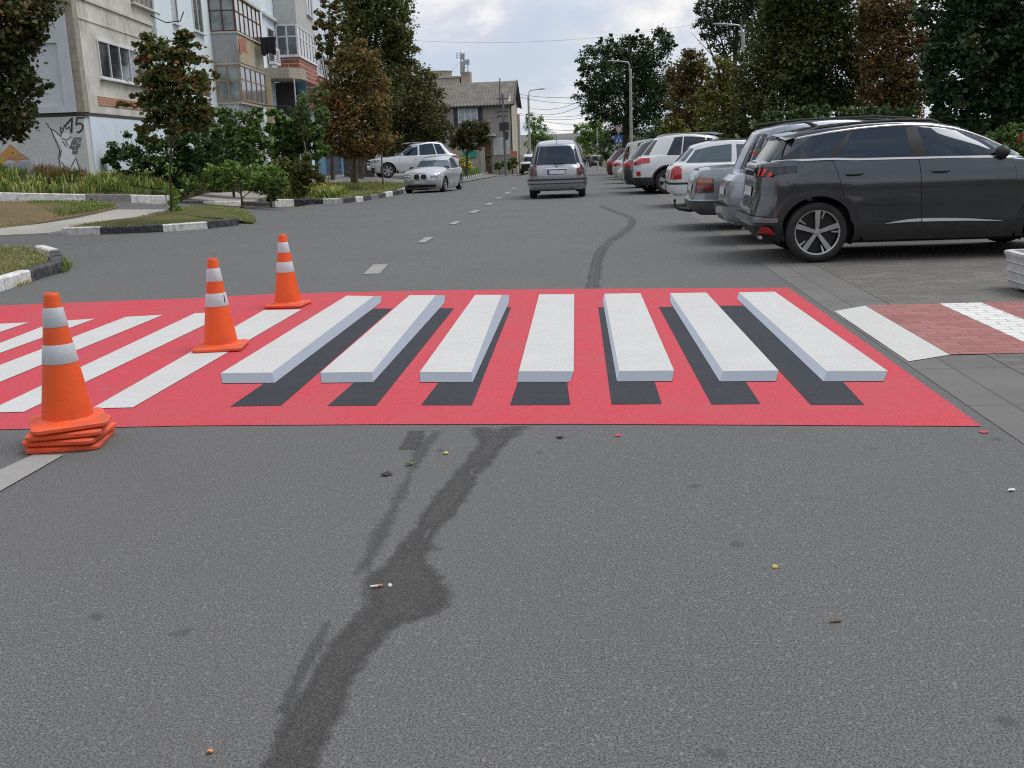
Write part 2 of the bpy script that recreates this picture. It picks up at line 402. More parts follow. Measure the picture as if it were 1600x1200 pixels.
# ---------------------------------------------------------------- cars
# local car frame: x forward from the rear bumper (0) to the nose (L), y to the left, z up
class Shell:
    """closed plan loops (superellipses) stacked between a bottom and a top line"""
    def __init__(s, xr, xf, hw, zb, zt, nr=6, nf=5, crown=.02):
        s.xr, s.xf, s.hw, s.zb, s.zt, s.nr, s.nf, s.crown = xr, xf, hw, zb, zt, nr, nf, crown
        cr = .5**(1/nr); cf = .5**(1/nf)
        half = []
        for k in range(7): e = cr*k/6; half.append((-(1-e**nr)**(1/nr), e))
        m = 64
        for k in range(m+1):
            x = -cr+(cr+cf)*k/m
            nn = nr if x < 0 else nf
            half.append((x, (1-abs(x)**nn)**(1/nn)))
        for k in range(6, -1, -1): e = cf*k/6; half.append(((1-e**nf)**(1/nf), e))
        s.half = half
    def X(s, xi, z):
        a, b = sitp(s.xr, z), sitp(s.xf, z); m = (a+b)/2
        return m+xi*(b-a)/2
    def xi(s, x, z):
        a, b = sitp(s.xr, z), sitp(s.xf, z); m = (a+b)/2
        return max(-.999, min(.999, (x-m)*2/(b-a)))
    def Y(s, x, z):
        k = s.xi(x, z); nn = s.nr if k < 0 else s.nf
        return sitp(s.hw, z)*(1-abs(k)**nn)**(1/nn)
    def xend(s, y, z, front):
        w = sitp(s.hw, z); nn = s.nf if front else s.nr
        e = min(.999, abs(y)/w); k = (1-e**nn)**(1/nn)
        return s.X(k if front else -k, z)
    def mesh(s, mb, nv=9, lo=None, hi=None, cap=True, off=0.0, mi=0, edge=True):
        half = s.half; k = len(half)
        rows = []
        zt0, zb0 = [], []
        for (xi, e) in half:
            xm = s.X(xi, .65)
            b = s.zb(xm, xi); t = s.zt(xm, xi)
            if lo is not None: b = max(b, lo)
            if hi is not None: t = min(t, hi)
            t = max(t, b+.0005); zb0.append(b); zt0.append(t)
        vs = []
        def pt(i, z, ys=1.0):
            xi, e = half[i]
            return (s.X(xi, z)*1.0, e*(sitp(s.hw, z)+off)*ys, z)
        for v in range(nv+1):
            for i in range(k):
                z = lerp(zb0[i], zt0[i], v/nv); vs.append(pt(i, z))
        nr = nv+1
        if cap and edge:
            for (ys, dz) in ((.988, .008), (.955, .014)):
                for i in range(k):
                    p = pt(i, zt0[i], ys); c = (.5 if abs(half[i][0]) < .9 else .5)
                    x = p[0]-(half[i][0]*(1-ys)*.4 if abs(half[i][1]) < .8 else 0)
                    vs.append((x, p[1], zt0[i]+dz))
                nr += 1
        fs = []
        for side in (1, -1):
            b0 = len(mb.v)
            vv = [Vector((p[0], p[1]*side, p[2])) for p in vs]
            ff = []
            for r in range(nr-1):
                for i in range(k-1):
                    q = (r*k+i, r*k+i+1, (r+1)*k+i+1, (r+1)*k+i)
                    ff.append(q if side == -1 else q[::-1])
            mb.add(vv, ff, mi)
        if cap:
            last = vs[(nr-1)*k:]
            m = 8
            gv = []
            for i in range(k):
                x, y, z = last[i]
                for j in range(m+1):
                    t = -1+2*j/m
                    gv.append((x, -y*t, z+s.crown*(1-t*t)*min(1, y/.5)))
            ff = [(i*(m+1)+j, i*(m+1)+j+1, (i+1)*(m+1)+j+1, (i+1)*(m+1)+j) for i in range(k-1) for j in range(m)]
            mb.add(gv, [f[::-1] for f in ff], mi)
    # ---- patches lying on the shell
    def side_patch(s, side, rear, front, zlo, zhi, off=.004, nu=14, nv=5):
        """rear/front: (x at bottom, x at top); zlo/zhi: functions of x"""
        mb = MB()
        def fn(u, v):
            x = lerp(lerp(rear[0], rear[1], v), lerp(front[0], front[1], v), u)
            z = lerp(zlo(x), zhi(x), v)
            return Vector((x, side*(s.Y(x, z)+off), z))
        mb.grid(fn, nu, nv)
        if side > 0: mb.f = [f[::-1] for f in mb.f]
        return mb
    def end_patch(s, front, y0, y1, z0, z1, off=.004, nu=12, nv=5, w0=None):
        """y range may be (bottom, top) pairs; z0/z1 numbers or functions of y"""
        mb = MB(); f = lambda q, v: lerp(q[0], q[1], v) if isinstance(q, tuple) else q
        g = lambda q, y: q(y) if callable(q) else q
        def fn(u, v):
            y = lerp(f(y0, v), f(y1, v), u); z = lerp(g(z0, y), g(z1, y), v)
            return Vector((s.xend(y, z, front)+(off if front else -off), y, z))
        mb.grid(fn, nu, nv)
        if not front: mb.f = [q[::-1] for q in mb.f]
        return mb
    def wrap_patch(s, side, front, ya, xb, zlo, zhi, off=.006, nu=14, nv=4):
        """from y=ya on the end face round the corner to x=xb on the flank; zlo/zhi: (at ya, at xb)"""
        mb = MB()
        def fn(u, v):
            z = lerp(lerp(zlo[0], zlo[1], u), lerp(zhi[0], zhi[1], u), v)
            nn = s.nf if front else s.nr; w = sitp(s.hw, z)
            t0 = math.asin(min(1, ya/w)**(nn/2)); k = abs(s.xi(xb, z)); t1 = math.acos(k**(nn/2))
            t = lerp(t0, t1, u)
            e = math.sin(t)**(2/nn); xi = math.cos(t)**(2/nn)
            x = s.X(xi if front else -xi, z)
            nx = xi**(nn-1)*(1 if front else -1)/2.2; ny = e**(nn-1)/w; L = math.hypot(nx, ny) or 1
            return Vector((x+off*nx/L, side*(e*w+off*ny/L), z))
        mb.grid(fn, nu, nv)
        flip = (side > 0) != front
        if flip: mb.f = [q[::-1] for q in mb.f]
        return mb

def wheel_mb(r, tw, rf=.66):
    """tyre about the local y axis, outer side at +y"""
    a = r*rf; h = tw/2
    t = MB(); t.lathe([(a, -h*.9), (r*.86, -h), (r*.965, -h*.86), (r, -h*.6), (r, h*.6), (r*.965, h*.86), (r*.86, h), (a*1.02, h*.92), (a*.98, h*.80)], 40, axis='y')
    return t
def rim_mb(r, tw, spokes, sw=.11, twin=False, rf=.665):
    a = r*rf; h = tw/2; m = MB()
    m.lathe([(a*.96, -h*.8), (a*.93, h*.15), (.001, h*.1)], 40, axis='y', mi=1)
    m.lathe([(a*.92, h*.70), (a*.95, h*.84), (a*1.0, h*.88), (a*1.015, h*.80)], 40, axis='y', mi=0)
    m.lathe([(.001, h*.80), (a*.13, h*.78), (a*.17, h*.66), (a*.18, h*.2)], 20, axis='y', mi=0)
    def spoke(ang, w0, w1, r0, r1):
        c, s_ = math.cos(ang), math.sin(ang)
        pts = []
        for (rr, ww) in ((r0, w0), (r1, w1)):
            for sg in (-1, 1): pts.append((rr*c-sg*ww*s_, rr*s_+sg*ww*c))
        y0, y1 = h*.42, h*.74
        v = [(p[0], y, p[1]) for y in (y0, y1) for p in pts]
        for i in (6, 7): v[i] = (v[i][0], h*.84, v[i][2])
        m.add(v, [(4, 5, 7, 6), (0, 2, 3, 1), (0, 4, 6, 2), (1, 3, 7, 5), (2, 6, 7, 3), (0, 1, 5, 4)], 0)
    for k in range(spokes):
        an = 2*math.pi*k/spokes+.32
        if twin:
            spoke(an, a*sw*.75, a*sw*1.15, a*.12, a*.97)
            spoke(an+.30, a*.022, a*.05, a*.62, a*.97)
        else: spoke(an, a*sw*.7, a*sw, a*.12, a*.97)
    return m

def build_car(name, label, cat, loc, yaw, S, group=None):
    """S: dict describing the car; yaw: heading of the nose in degrees from +X, anticlockwise"""
    L, H, w = S['L'], S['H'], S['W']/2
    root = thing(name, label, cat, loc, group, rz=R(yaw) if yaw else 1e-9)
    paint = S['paint']; gl = S.get('glass', GLASS); sill = S.get('sill', .22); clad = S.get('clad', None)
    r, tw = S['r'], S.get('tw', .215); xa = (S['roh'], S['roh']+S['wb']); Ra = r+S.get('gap', .055)
    cx = L/2
    belt = S['belt']                       # [(x,z)...] top line of the lower body
    xr = S.get('xr') or [(.2, .16), (.42, .02), (.6, 0), (S['deck'], .05), (H, .2)]
    xf = S.get('xf') or [(.2, L-.16), (.42, L-.01), (.6, L), (S['nose'], L-.06), (S['nose']+.25, L-.3)]
    hw = S.get('hw') or [(.18, w-.07), (.35, w-.01), (.65, w), (.85, w-.012), (S['deck']-.02, w-.05), (S['deck']+.15, w-.09)]
    def zbot(x, xi=0):
        z = sill
        if abs(xi) < .985:
            for a in xa:
                d = abs(x-a)
                if d < Ra: z = max(z, r+math.sqrt(Ra*Ra-d*d)*1.0)
        return z
    ztop = lambda x, xi=0: sitp(belt, x)
    body = Shell(xr, xf, hw, zbot, ztop, S.get('nr', 8), S.get('nf', 6), S.get('crown', .03))
    def add(nm, mb, mat, par=root, smooth=35, label=None):
        for p in mb.v: p.x -= cx
        o = mb.build(nm, mat, par, smooth)
        if label: o['label'] = label
        return o
    mb = MB(); body.mesh(mb, lo=clad, nv=10); bo = add('body', mb, paint)
    if clad:
        mb = MB(); body.mesh(mb, hi=clad, cap=False, off=.008, nv=3); add('lower_cladding', mb, S.get('cladmat', PLASTIC))
    mb = MB(); mb.box(.62, L-.62, -w+.24, w-.24, sill-.04, .62)
    for a in xa:
        for sg in (-1, 1):
            vs = []
            for k in range(19):
                an = math.pi*(-.12+1.24*k/18)
                for yy in (w-.03, w-.32): xx = a+(Ra+.012)*math.cos(an); zz_ = r+(Ra+.012)*math.sin(an); vs.append((xx, sg*min(yy, body.Y(xx, max(.25, zz_))-.02), zz_))
            mb.add(vs, [(2*i, 2*i+1, 2*i+3, 2*i+2) for i in range(18)])
    add('underbody', mb, SEAM, smooth=None)
    if S.get('archtrim'):
        wd = S['archtrim']
        for a in xa:
            for sg in (-1, 1):
                mb = MB()
                def fn(u, v):
                    an = math.pi*(-.17+1.34*u); rr = Ra-.006+wd*v
                    x, z = a+rr*math.cos(an), max(sill, r+rr*math.sin(an))
                    return Vector((x, sg*(body.Y(x, z)+.012-.006*v), z))
                mb.grid(fn, 26, 3); add('arch_trim', mb, S.get('cladmat', PLASTIC))
    # greenhouse
    xrg, xfg, hwg, roof = S['xrg'], S['xfg'], S['hwg'], S['roof']
    gb = Shell(xrg, xfg, hwg, lambda x, xi: sitp(belt, gbx(xi))-.03, lambda x, xi: sitp(roof, xi), S.get('gnr', 5), S.get('gnf', 4), .03)
    zr0, zf0 = sitp(belt, xrg[0][1]), sitp(belt, xfg[0][1])
    def gbx(xi):
        a, b = sitp(xrg, zr0), sitp(xfg, zf0); m = (a+b)/2; return m+xi*(b-a)/2
    mb = MB(); gb.mesh(mb, nv=10); add('cabin_roof', mb, S.get('roofpaint', paint))
    tops = []
    for (xi, e) in gb.half:
        if .3 < e: z = sitp(roof, xi); tops.append((gb.X(xi, z), z))
    ztg = lambda x: itp(tops, x)
    inset = S.get('winset', .055)
    for wi, (re, fr) in enumerate(S.get('windows', [])):
        for sg in (-1, 1):
            add('side_window', gb.side_patch(sg, re, fr, lambda x: sitp(belt, x)+S.get('wlow', .03), lambda x: ztg(x)-inset), gl)
    zg0, zg1 = S['rearglass']; yw = S.get('rgw', (w-.22, w-.34))
    if S.get('rearglass_on', 1): add('rear_window', gb.end_patch(False, (-yw[0], -yw[1]), (yw[0], yw[1]), zg0, zg1), S.get('rglass', gl))
    zw0, zw1 = S['windscreen']; yw = S.get('wsw', (w-.14, w-.3))
    add('windscreen', gb.end_patch(True, (-yw[0], -yw[1]), (yw[0], yw[1]), zw0, zw1, .006), gl)
    # door seams, handles, mirrors
    doors = S.get('doors')
    if doors:
        for sg in (-1, 1):
            for k in range(len(doors)-1):
                a, b = doors[k], doors[k+1]
                zl = lambda x: max(zbot(x), S.get('doorlow', .32))+.015
                def door(o, ins, nm, mt, par=root):
                    return add(nm, body.side_patch(sg, (a[0]+ins, a[1]+ins), (b[0]-ins, b[1]-ins), lambda x: zl(x)+ins, lambda x: sitp(belt, x)-.012, o, 12, 8), mt, par)
                d = door(.0055, .0045, 'door', paint)
                door(.003, -.001, 'door_seam', SEAM, d)
                hx = a[1]+.13 if S.get('hrear', True) else b[1]-.2; hz = S.get('hz', sitp(belt, hx)-.13)
                m2 = MB()
                yy = sg*(body.Y(hx+.1, hz)+.02)
                m2.tube([(hx, yy-sg*.02, hz), (hx+.03, yy+sg*.012, hz+.003), (hx+.17, yy+sg*.012, hz+.003), (hx+.2, yy-sg*.02, hz)], [.012, .017, .017, .012], 8)
                for p in m2.v: p.x -= cx
                m2.build('handle', S.get('hmat', paint), d, 40)
    mx = S.get('mirror')
    if mx:
        for sg in (-1, 1):
            x, z = mx; m2 = MB(); y0 = sg*(gb.Y(x, z)+.02)
            M = Matrix.Translation((x, y0+sg*.11, z)) @ Matrix.Diagonal((.075, .115, .072, 1))
            prof = [(math.sin(math.pi*k/8), -math.cos(math.pi*k/8)) for k in range(9)]
            m2.lathe(prof, 14, M); m2.box(x-.03, x+.03, min(y0-sg*.03, y0+sg*.08), max(y0-sg*.03, y0+sg*.08), z-.06, z-.02)
            add('mirror', m2, S.get('mirmat', PLASTIC), smooth=60)
    for wr in S.get('wraps', []):
        for sg in wr.get('sides', (-1, 1)):
            add(wr['name'], body.wrap_patch(sg, wr['front'], wr['ya'], wr['xb'], wr['zlo'], wr['zhi'], wr.get('off', .006)), wr['mat'])
    for wr in S.get('gwraps', []):
        for sg in (-1, 1):
            add(wr['name'], gb.wrap_patch(sg, wr['front'], wr['ya'], wr['xb'], wr['zlo'], wr['zhi'], wr.get('off', .012)), wr['mat'])
    for ep in S.get('ends', []):
        add(ep['name'], body.end_patch(ep['front'], ep['y'][0], ep['y'][1], ep['z'][0], ep['z'][1], ep.get('off', .006)), ep['mat'])
    for sp in S.get('sides', []):
        for sg in (-1, 1):
            add(sp['name'], body.side_patch(sg, sp['rear'], sp['front'], sp['zlo'], sp['zhi'], sp.get('off', .01), 24, 2), sp['mat'])
    for gs in S.get('gsides', []):
        for sg in (-1, 1):
            if gs.get('top'):
                o1, o2 = gs['top']; add(gs['name'], gb.side_patch(sg, gs['rear'], gs['front'], lambda x: ztg(x)-o1, lambda x: ztg(x)-o2, gs.get('off', .01), 40, 2), gs['mat'])
            else: add(gs['name'], gb.side_patch(sg, gs['rear'], gs['front'], gs['zlo'], gs['zhi'], gs.get('off', .006), 24, 2), gs['mat'])
    for nm, m2, mt in S.get('extra', lambda b, g: [])(body, gb): add(nm, m2, mt, smooth=40)
    # wheels
    for a in xa:
        for sg in (-1, 1):
            M = Matrix.Translation((a, sg*(w-tw/2-S.get('wins', .025)), r)) @ (Matrix.Identity(4) if sg > 0 else Matrix.Rotation(math.pi, 4, 'Z'))
            t = wheel_mb(r, tw, S.get('rf', .67)-.005); t.v = [M @ p for p in t.v]; wo_ = add('wheel', t, TYRE, smooth=50)
            q = rim_mb(r, tw, S.get('spokes', 5), S.get('sw', .16), S.get('twin', False), S.get('rf', .67)); q.v = [M @ p for p in q.v]
            for p in q.v: p.x -= cx
            q.build('rim', [S.get('rimmat', RIMS), S.get('rimback', RIMD)], wo_, 40)
    return root

def spec(L, H, W, wb, roh, r, beltr, beltf, hood, nose, rgb, rgt, cowl, wst, paint, **kw):
    """generic body from a few stations: rgb/rgt = rear glass base/top, cowl/wst = windscreen base/top (x)"""
    w = W/2; deck = kw.pop('deck', beltr); d = dict(L=L, H=H, W=W, wb=wb, roh=roh, r=r, paint=paint, deck=deck, nose=nose)
    d['belt'] = [(0, deck-.02), (max(rgb-.02, .05), deck+.01), (rgb+.25, beltr), (rgb+1.0, (beltr*.6+beltf*.4)), (cowl-.55, beltf+.01), (cowl, hood+.02), (cowl+.35, hood-.015), (L-.35, nose+.04), (L, nose-.03)]
    d['xrg'] = [(deck-.03, rgb), (H-.16, rgt), (H-.04, rgt+.12), (H, rgt+.4)]
    d['xfg'] = [(hood-.03, cowl+.08), (H-.18, wst+.12), (H-.08, wst-.1), (H, wst-.5)]
    d['hwg'] = [(min(beltr, hood)-.05, w-.07), (beltr+.12, w-.13), (H-.1, w-.25), (H, w-.3)]
    d['roof'] = [(-1, H-.12), (-.6, H-.04), (-.1, H), (.4, H-.012), (.75, H-.05), (1, H-.11)]
    d['rearglass'] = (deck+.07, H-.14); d['windscreen'] = (hood+.03, H-.15)
    d['xr'] = [(.2, .14), (.42, .015), (.6, 0), (deck-.1, .03), (deck, rgb*.75+.02), (deck+.2, rgb+.12)]
    d.update(kw); return d
# ---------------------------------------------------------------- ground, road, markings
def frange(a, b, s):
    n = max(1, int(round((b-a)/s))); return [a+(b-a)*i/n for i in range(n+1)]
def sheet(name, xs, ys, dz, mat, keep=None, kind='structure'):
    mb = MB(); w_ = len(xs)
    mb.v = [Vector((x, y, T(x, y)+dz)) for y in ys for x in xs]
    for j in range(len(ys)-1):
        for i in range(w_-1):
            if keep and not keep((xs[i]+xs[i+1])/2, (ys[j]+ys[j+1])/2): continue
            mb.f.append([j*w_+i, j*w_+i+1, (j+1)*w_+i+1, (j+1)*w_+i]); mb.m.append(0)
    return tag(mb.build(name, mat, smooth=60), kind=kind)
YS = frange(-8, 64, 1)+frange(68, 200, 6)+[230, 280, 350, 445, 600]
sheet('ground', [-3000, -900, -300, -120]+frange(-60, -20, 5)+frange(-19, 12, 1)+frange(15, 60, 5)+[120, 300, 900, 3000],
      [-60, -20]+YS+[900, 1500, 3000, 5500], -.09, SOIL)
RX = 2.03
sheet('road', frange(-46, -14, 2)+frange(-13, -8, 1)+[-7.6]+frange(-6.5, 1.5, 1)+[RX], YS, 0.0, ASPH,
      lambda x, y: (y < 34 and (x > -9 or y < .9+itp([(-20, 26.2), (-13, 26.6), (-11.6, 28.7), (-9, 30.5)], x))) or (x > -7.7 and y < 84) or x > -5.9 or (104 < y < 116))
sheet('gutter', [RX-.015, RX+.56], [y for y in YS if y < 66], .003, GUTTER)
sheet('pavement', [RX+.555]+frange(3, 10, 1), [y for y in YS if y <= 14], .006, PAVER)
sheet('parking_apron', [RX+.555]+frange(3, 9, 1), [y for y in YS if 14 <= y < 66], .006, CONC)
sheet('side_lot', frange(-30, -8, 1)+[-7.75, -6.8, -5.95], [y for y in YS if 35 <= y <= 104], .02, CONC, lambda x, y: (y > 50 or x < -9) and (x < -7.75 or y > 85))

def flat(name, pts, z, mat, parent=None, loc=None):
    mb = MB(); mb.poly([(p.x, p.y, z) for p in pts])
    if mb_area(mb.v) < 0: mb.f = [f[::-1] for f in mb.f]
    return mb.build(name, mat, parent, loc=loc)
def mb_area(v): return sum(v[i].x*v[(i+1) % len(v)].y-v[(i+1) % len(v)].x*v[i].y for i in range(len(v)))
gp = lambda L: [G(*p) for p in L]

cw = thing('pedestrian_crossing', 'red painted zebra crossing whose white bars are drawn as floating three-dimensional blocks', 'crosswalk', (0, 7.2, 0))
flat('red_field', gp([(-330, 496), (0, 478), (150, 472), (290, 467), (425, 460), (545, 457), (700, 454), (900, 452), (1232, 450), (1383, 558), (1535, 667), (1200, 665), (900, 663.5), (600, 664), (300, 666), (0, 672), (-400, 682)]), .004, RED, cw)
def ext(a, b, y):  # extend the image line a-b to row y
    return (a[0]+(b[0]-a[0])*(y-a[1])/(b[1]-a[1]), y)
stripes = [[(412, 486), (471.9, 484.4), (207.8, 638.4), (143.8, 640)],
           [(304.7, 490.6), (362.5, 488.4), (37.5, 645.3), (-25, 646.9)],
           [(196.9, 496.3), (255.3, 493), ext((255.3, 493), (0, 598.4), 653), ext((196.9, 496.3), (0, 571.9), 655)],
           [(88, 503), (149, 499), ext((149, 499), (0, 553), 660), ext((88, 503), (0, 537.5), 662)],
           [(-20, 508), (45, 505), ext((45, 505), (0, 520), 665), ext((-20, 508), (-65, 522), 668)]]
for s_ in stripes: flat('white_stripe', gp(s_), .008, WHITE, cw)
bars = [  # top face, side face, front face, shadow
 ([(541.8, 463.1), (583.8, 463.9), (424.9, 583.9), (345, 585)], [(583.8, 463.9), (596.2, 463.9), (595, 474), (429.4, 600), (424.9, 583.9)], [(345, 585), (424.9, 583.9), (429.4, 600), (347.6, 600.7)], [(584, 483), (613, 483), (439.5, 634.9), (360, 636.4)]),
 ([(640, 462.4), (681, 462.4), (582, 583), (500.6, 583.9)], [(681, 462.4), (695.2, 462.4), (694.5, 474.4), (583, 599), (582, 583)], [(500.6, 583.9), (582, 583), (583, 599), (502.5, 600)], [(686, 482.3), (709.5, 482.6), (588, 634.9), (511.9, 635.6)]),
 ([(742.5, 462), (783.7, 462), (736.8, 583), (656, 583)], [(783.7, 462), (795.7, 462), (795, 474), (738.7, 598.9), (736.8, 583)], [(656, 583), (736.8, 583), (738.7, 598.9), (656, 598.9)], [(776, 481), (798.7, 481), (737.6, 634.5), (658, 634.5)]),
 ([(842.6, 461.2), (897.3, 460.8), (896.4, 582), (810.7, 582)], None, [(810.7, 582), (896.4, 582), (890.7, 598.6), (808, 598.6)], [(812, 590), (885, 590), (891, 634), (797, 634.5)]),
 ([(944.4, 460.2), (1000.6, 459.3), (1053.3, 580.8), (967.8, 581.7)], [(944.4, 460.2), (967.8, 581.7), (964.2, 597.9), (941.7, 470.5)], [(967.8, 581.7), (1053.3, 580.8), (1050, 597.4), (964.2, 597.9)], [(934.9, 480.9), (985, 480.9), (1033.9, 632.5), (955.6, 633.4)]),
 ([(1047.4, 459.3), (1103.7, 458.4), (1216.6, 580.8), (1129.8, 581.7)], [(1047.4, 459.3), (1129.8, 581.7), (1124.4, 597.9), (1046.5, 472)], [(1129.8, 581.7), (1216.6, 580.8), (1212, 597.4), (1124.4, 597.9)], [(1029.4, 480.4), (1085, 480), (1188.3, 632.5), (1111.8, 633.4)]),
 ([(1154.5, 457.9), (1210.8, 457), (1387.2, 581.7), (1291.8, 581.7)], [(1154.5, 457.9), (1291.8, 581.7), (1286.4, 597.9), (1151.4, 468.3)], [(1291.8, 581.7), (1387.2, 581.7), (1380.5, 597.4), (1286.4, 597.9)], [(1123, 478.6), (1205, 478), (1350.3, 633.9), (1267, 633.9)])]
for top, side, front, shadow in bars:
    b_ = flat('floating_bar', gp(top), .0085, WHITE, cw)
    if side: flat('side_face', gp(side), .0085, BLUEPALE, b_)
    flat('front_face', gp(front), .0085, GREYBLUE, b_)
    flat('painted_shadow', gp(shadow), .006, BLACKP, cw)
for (px, py, sx) in ((965, 681, 9), (1537, 676, 12)):
    mb = MB(); c_ = G(px, py); mb.poly([(c_.x+.022*sx/9*math.cos(a)*(.6+.4*random.random()), c_.y+.035*math.sin(a)*(.5+.5*random.random()), .005) for a in [k*.7 for k in range(9)]]); mb.build('paint_splash', RED, cw)

# worn centre line
mb = MB()
def dash(pts, dz=.006):
    q = [G(*p) for p in pts]; mb.poly([(p.x, p.y, T(p.x, p.y)+dz) for p in q])
dash([(52, 712), (100, 712), (-80, 815), (-176, 815)])
dash([(583, 414), (607, 413.5), (593, 428), (568, 429)])
for (xa_, ya_, xb_, yb_, hw_) in ((672, 371.5, 658, 380, 6.5), (716, 346.5, 706, 351.5, 5.5), (747, 329, 736, 333.5, 5), (768, 317.8, 761, 321, 4.3), (783, 308.5, 776, 311, 4), (796, 300.5, 790, 303, 3.6), (806, 294, 801, 296, 3.2)):
    dash([(xa_-hw_, ya_), (xa_+hw_, ya_), (xb_+hw_, yb_), (xb_-hw_, yb_)], .012)
mb.m = [0]*len(mb.f)
for i_, f_ in enumerate(mb.f):
    if mb_area([mb.v[k] for k in f_]) < 0: mb.f[i_] = f_[::-1]
tag(mb.build('centre_line', WHITE_OLD), kind='structure')

# painted pavers opposite the crossing
def strip_x(x0, x1, y0a, y1a, y0b, y1b, z): return [Vector((x0, y0a, z)), Vector((x1, y0b, z)), Vector((x1, y1b, z)), Vector((x0, y1a, z))]
YN, YF = G(1478, 556).y, G(1365, 478.5).y
pw = thing('painted_walkway', 'white and red painted paver bands leading off the crossing onto the pavement', 'crosswalk', (3.2, (YN+YF)/2, .01))
flat('white_band', strip_x(RX+.01, 2.36, YN-.18, YF-.25, YN, YF, 0), .0075, road_paint('white slab paint', (.60, .60, .57), .8), pw)
flat('red_band', strip_x(2.36, 2.98, YN, YF, YN, YF, 0), .0095, PAVER_R, pw)
flat('white_band', strip_x(2.98, 3.33, YN, YF, YN, YF, 0), .0095, PAVER_W, pw)
flat('red_band', strip_x(3.33, 3.95, YN, YF, YN, YF, 0), .0095, PAVER_R, pw)
flat('white_band', strip_x(3.95, 4.3, YN, YF, YN, YF, 0), .0095, PAVER_W, pw)

# stains and tyre marks
def ribbon(name, rows, mat, dz, nu=10):
    """rows: list of (left point, right point) in world coordinates, with UVs"""
    me_v, me_f, uv = [], [], []
    for k, (a, b) in enumerate(rows):
        for i in range(nu+1):
            p = a.lerp(b, i/nu); me_v.append((p.x, p.y, T(p.x, p.y)+dz)); uv.append((i/nu, k/(len(rows)-1)))
    for k in range(len(rows)-1):
        for i in range(nu):
            q = (k*(nu+1)+i, k*(nu+1)+i+1, (k+1)*(nu+1)+i+1, (k+1)*(nu+1)+i); me_f.append(q)
    if mb_area([Vector(me_v[i]) for i in me_f[0]]) < 0: me_f = [q[::-1] for q in me_f]
    o = emit(name, me_v, me_f, mat)
    l = o.data.uv_layers.new(name='UVMap')
    for lp in o.data.loops: l.data[lp.index].uv = uv[lp.vertex_index]
    return tag(o, kind='structure')
def dense(rows, n=5):
    out = []
    for a, b in zip(rows, rows[1:]): out += [tuple(lerp(p, q, k/n) for p, q in zip(a, b)) for k in range(n)]
    return out+[rows[-1]]
WET = strip_mat('wet stain', .46, .10, .42, 16, .62, (1.04, 1.0, .92), streak=.62)
def trail(rows, dz=.003, nu=12): ribbon('wet_trail', [(G(a, y), G(b, y)) for y, a, b in dense(rows)], WET, dz, nu)
trail([(664, 704, 836), (672, 716, 828), (691, 740, 806), (733, 702, 770), (780, 668, 738), (827, 628, 704), (873, 590, 680), (897, 568, 694), (915, 552, 724), (935, 542, 736), (950, 536, 730), (960, 530, 704), (970, 524, 660), (985, 514, 622), (1013, 498, 604), (1060, 468, 572), (1107, 440, 552), (1153, 414, 528), (1200, 392, 508), (1330, 326, 446)], .0016, 16)
SCUFF = strip_mat('scuff mark', .68, .30, .6, 22, .95, op=.55)
ribbon('scuff_mark', [(G(a, y), G(b, y)) for y, a, b in dense([(668, 668, 712), (700, 640, 680), (760, 610, 655), (830, 570, 625), (905, 530, 590)])], SCUFF, .0009)
ribbon('scuff_mark', [(G(a, y), G(b, y)) for y, a, b in dense([(672, 632, 672), (686, 624, 670), (704, 616, 652)])], WET, .0012)
ribbon('scuff_mark', [(G(a, y), G(b, y)) for y, a, b in dense([(960, 500, 540), (1040, 452, 500), (1120, 420, 455)])], SCUFF, .0009)
TYREM = strip_mat('tyre mark', .55, .22, .4, 10, .6, op=.38)
FAINT = strip_mat('faint tyre mark', .78, .25, .35, 6, .5, op=.55)
def curve_band(pxs, wid, mat, dz=.0014, name='tyre_mark'):
    pts = [G(*p) for p in pxs]
    fine = []
    for i in range(len(pts)-1):
        p0, p1, p2, p3 = pts[max(i-1, 0)], pts[i], pts[i+1], pts[min(i+2, len(pts)-1)]
        for k in range(8):
            t = k/8; fine.append(.5*((2*p1)+(p2-p0)*t+(2*p0-5*p1+4*p2-p3)*t*t+(3*p1-p0-3*p2+p3)*t**3))
    fine.append(pts[-1]); rows = []
    for i, p in enumerate(fine):
        d = fine[min(i+1, len(fine)-1)]-fine[max(i-1, 0)]; nrm = Vector((d.y, -d.x, 0)).normalized()*wid/2
        rows.append((p-nrm, p+nrm))
    ribbon(name, rows, mat, dz, 6)
zz5 = lambda L: [(700+x/4, 260+y/4) for x, y in L]
curve_band(zz5([(868, 775), (890, 650), (925, 540), (985, 470), (1088, 400), (1136, 360), (1124, 325), (1050, 293), (920, 241)]), .055, TYREM)
curve_band(zz5([(912, 775), (925, 650), (945, 560), (1005, 475), (1110, 402), (1150, 355), (1135, 318), (1062, 290), (935, 240)]), .03, TYREM, .0018)
curve_band(zz5([(938, 775), (945, 650), (968, 550), (1035, 470), (1138, 398), (1166, 350), (1152, 315), (1075, 287), (945, 238)]), .045, TYREM, .0022)
curve_band(zz5([(905, 790), (918, 680), (950, 555), (1012, 472), (1115, 400), (1152, 352), (1138, 318), (1062, 291), (935, 240)]), .26, FAINT, .0008)
for a, b in (((240, 430), (150, 470)), ((700, 330), (620, 352)), ((1100, 440), (1010, 449))):
    pass
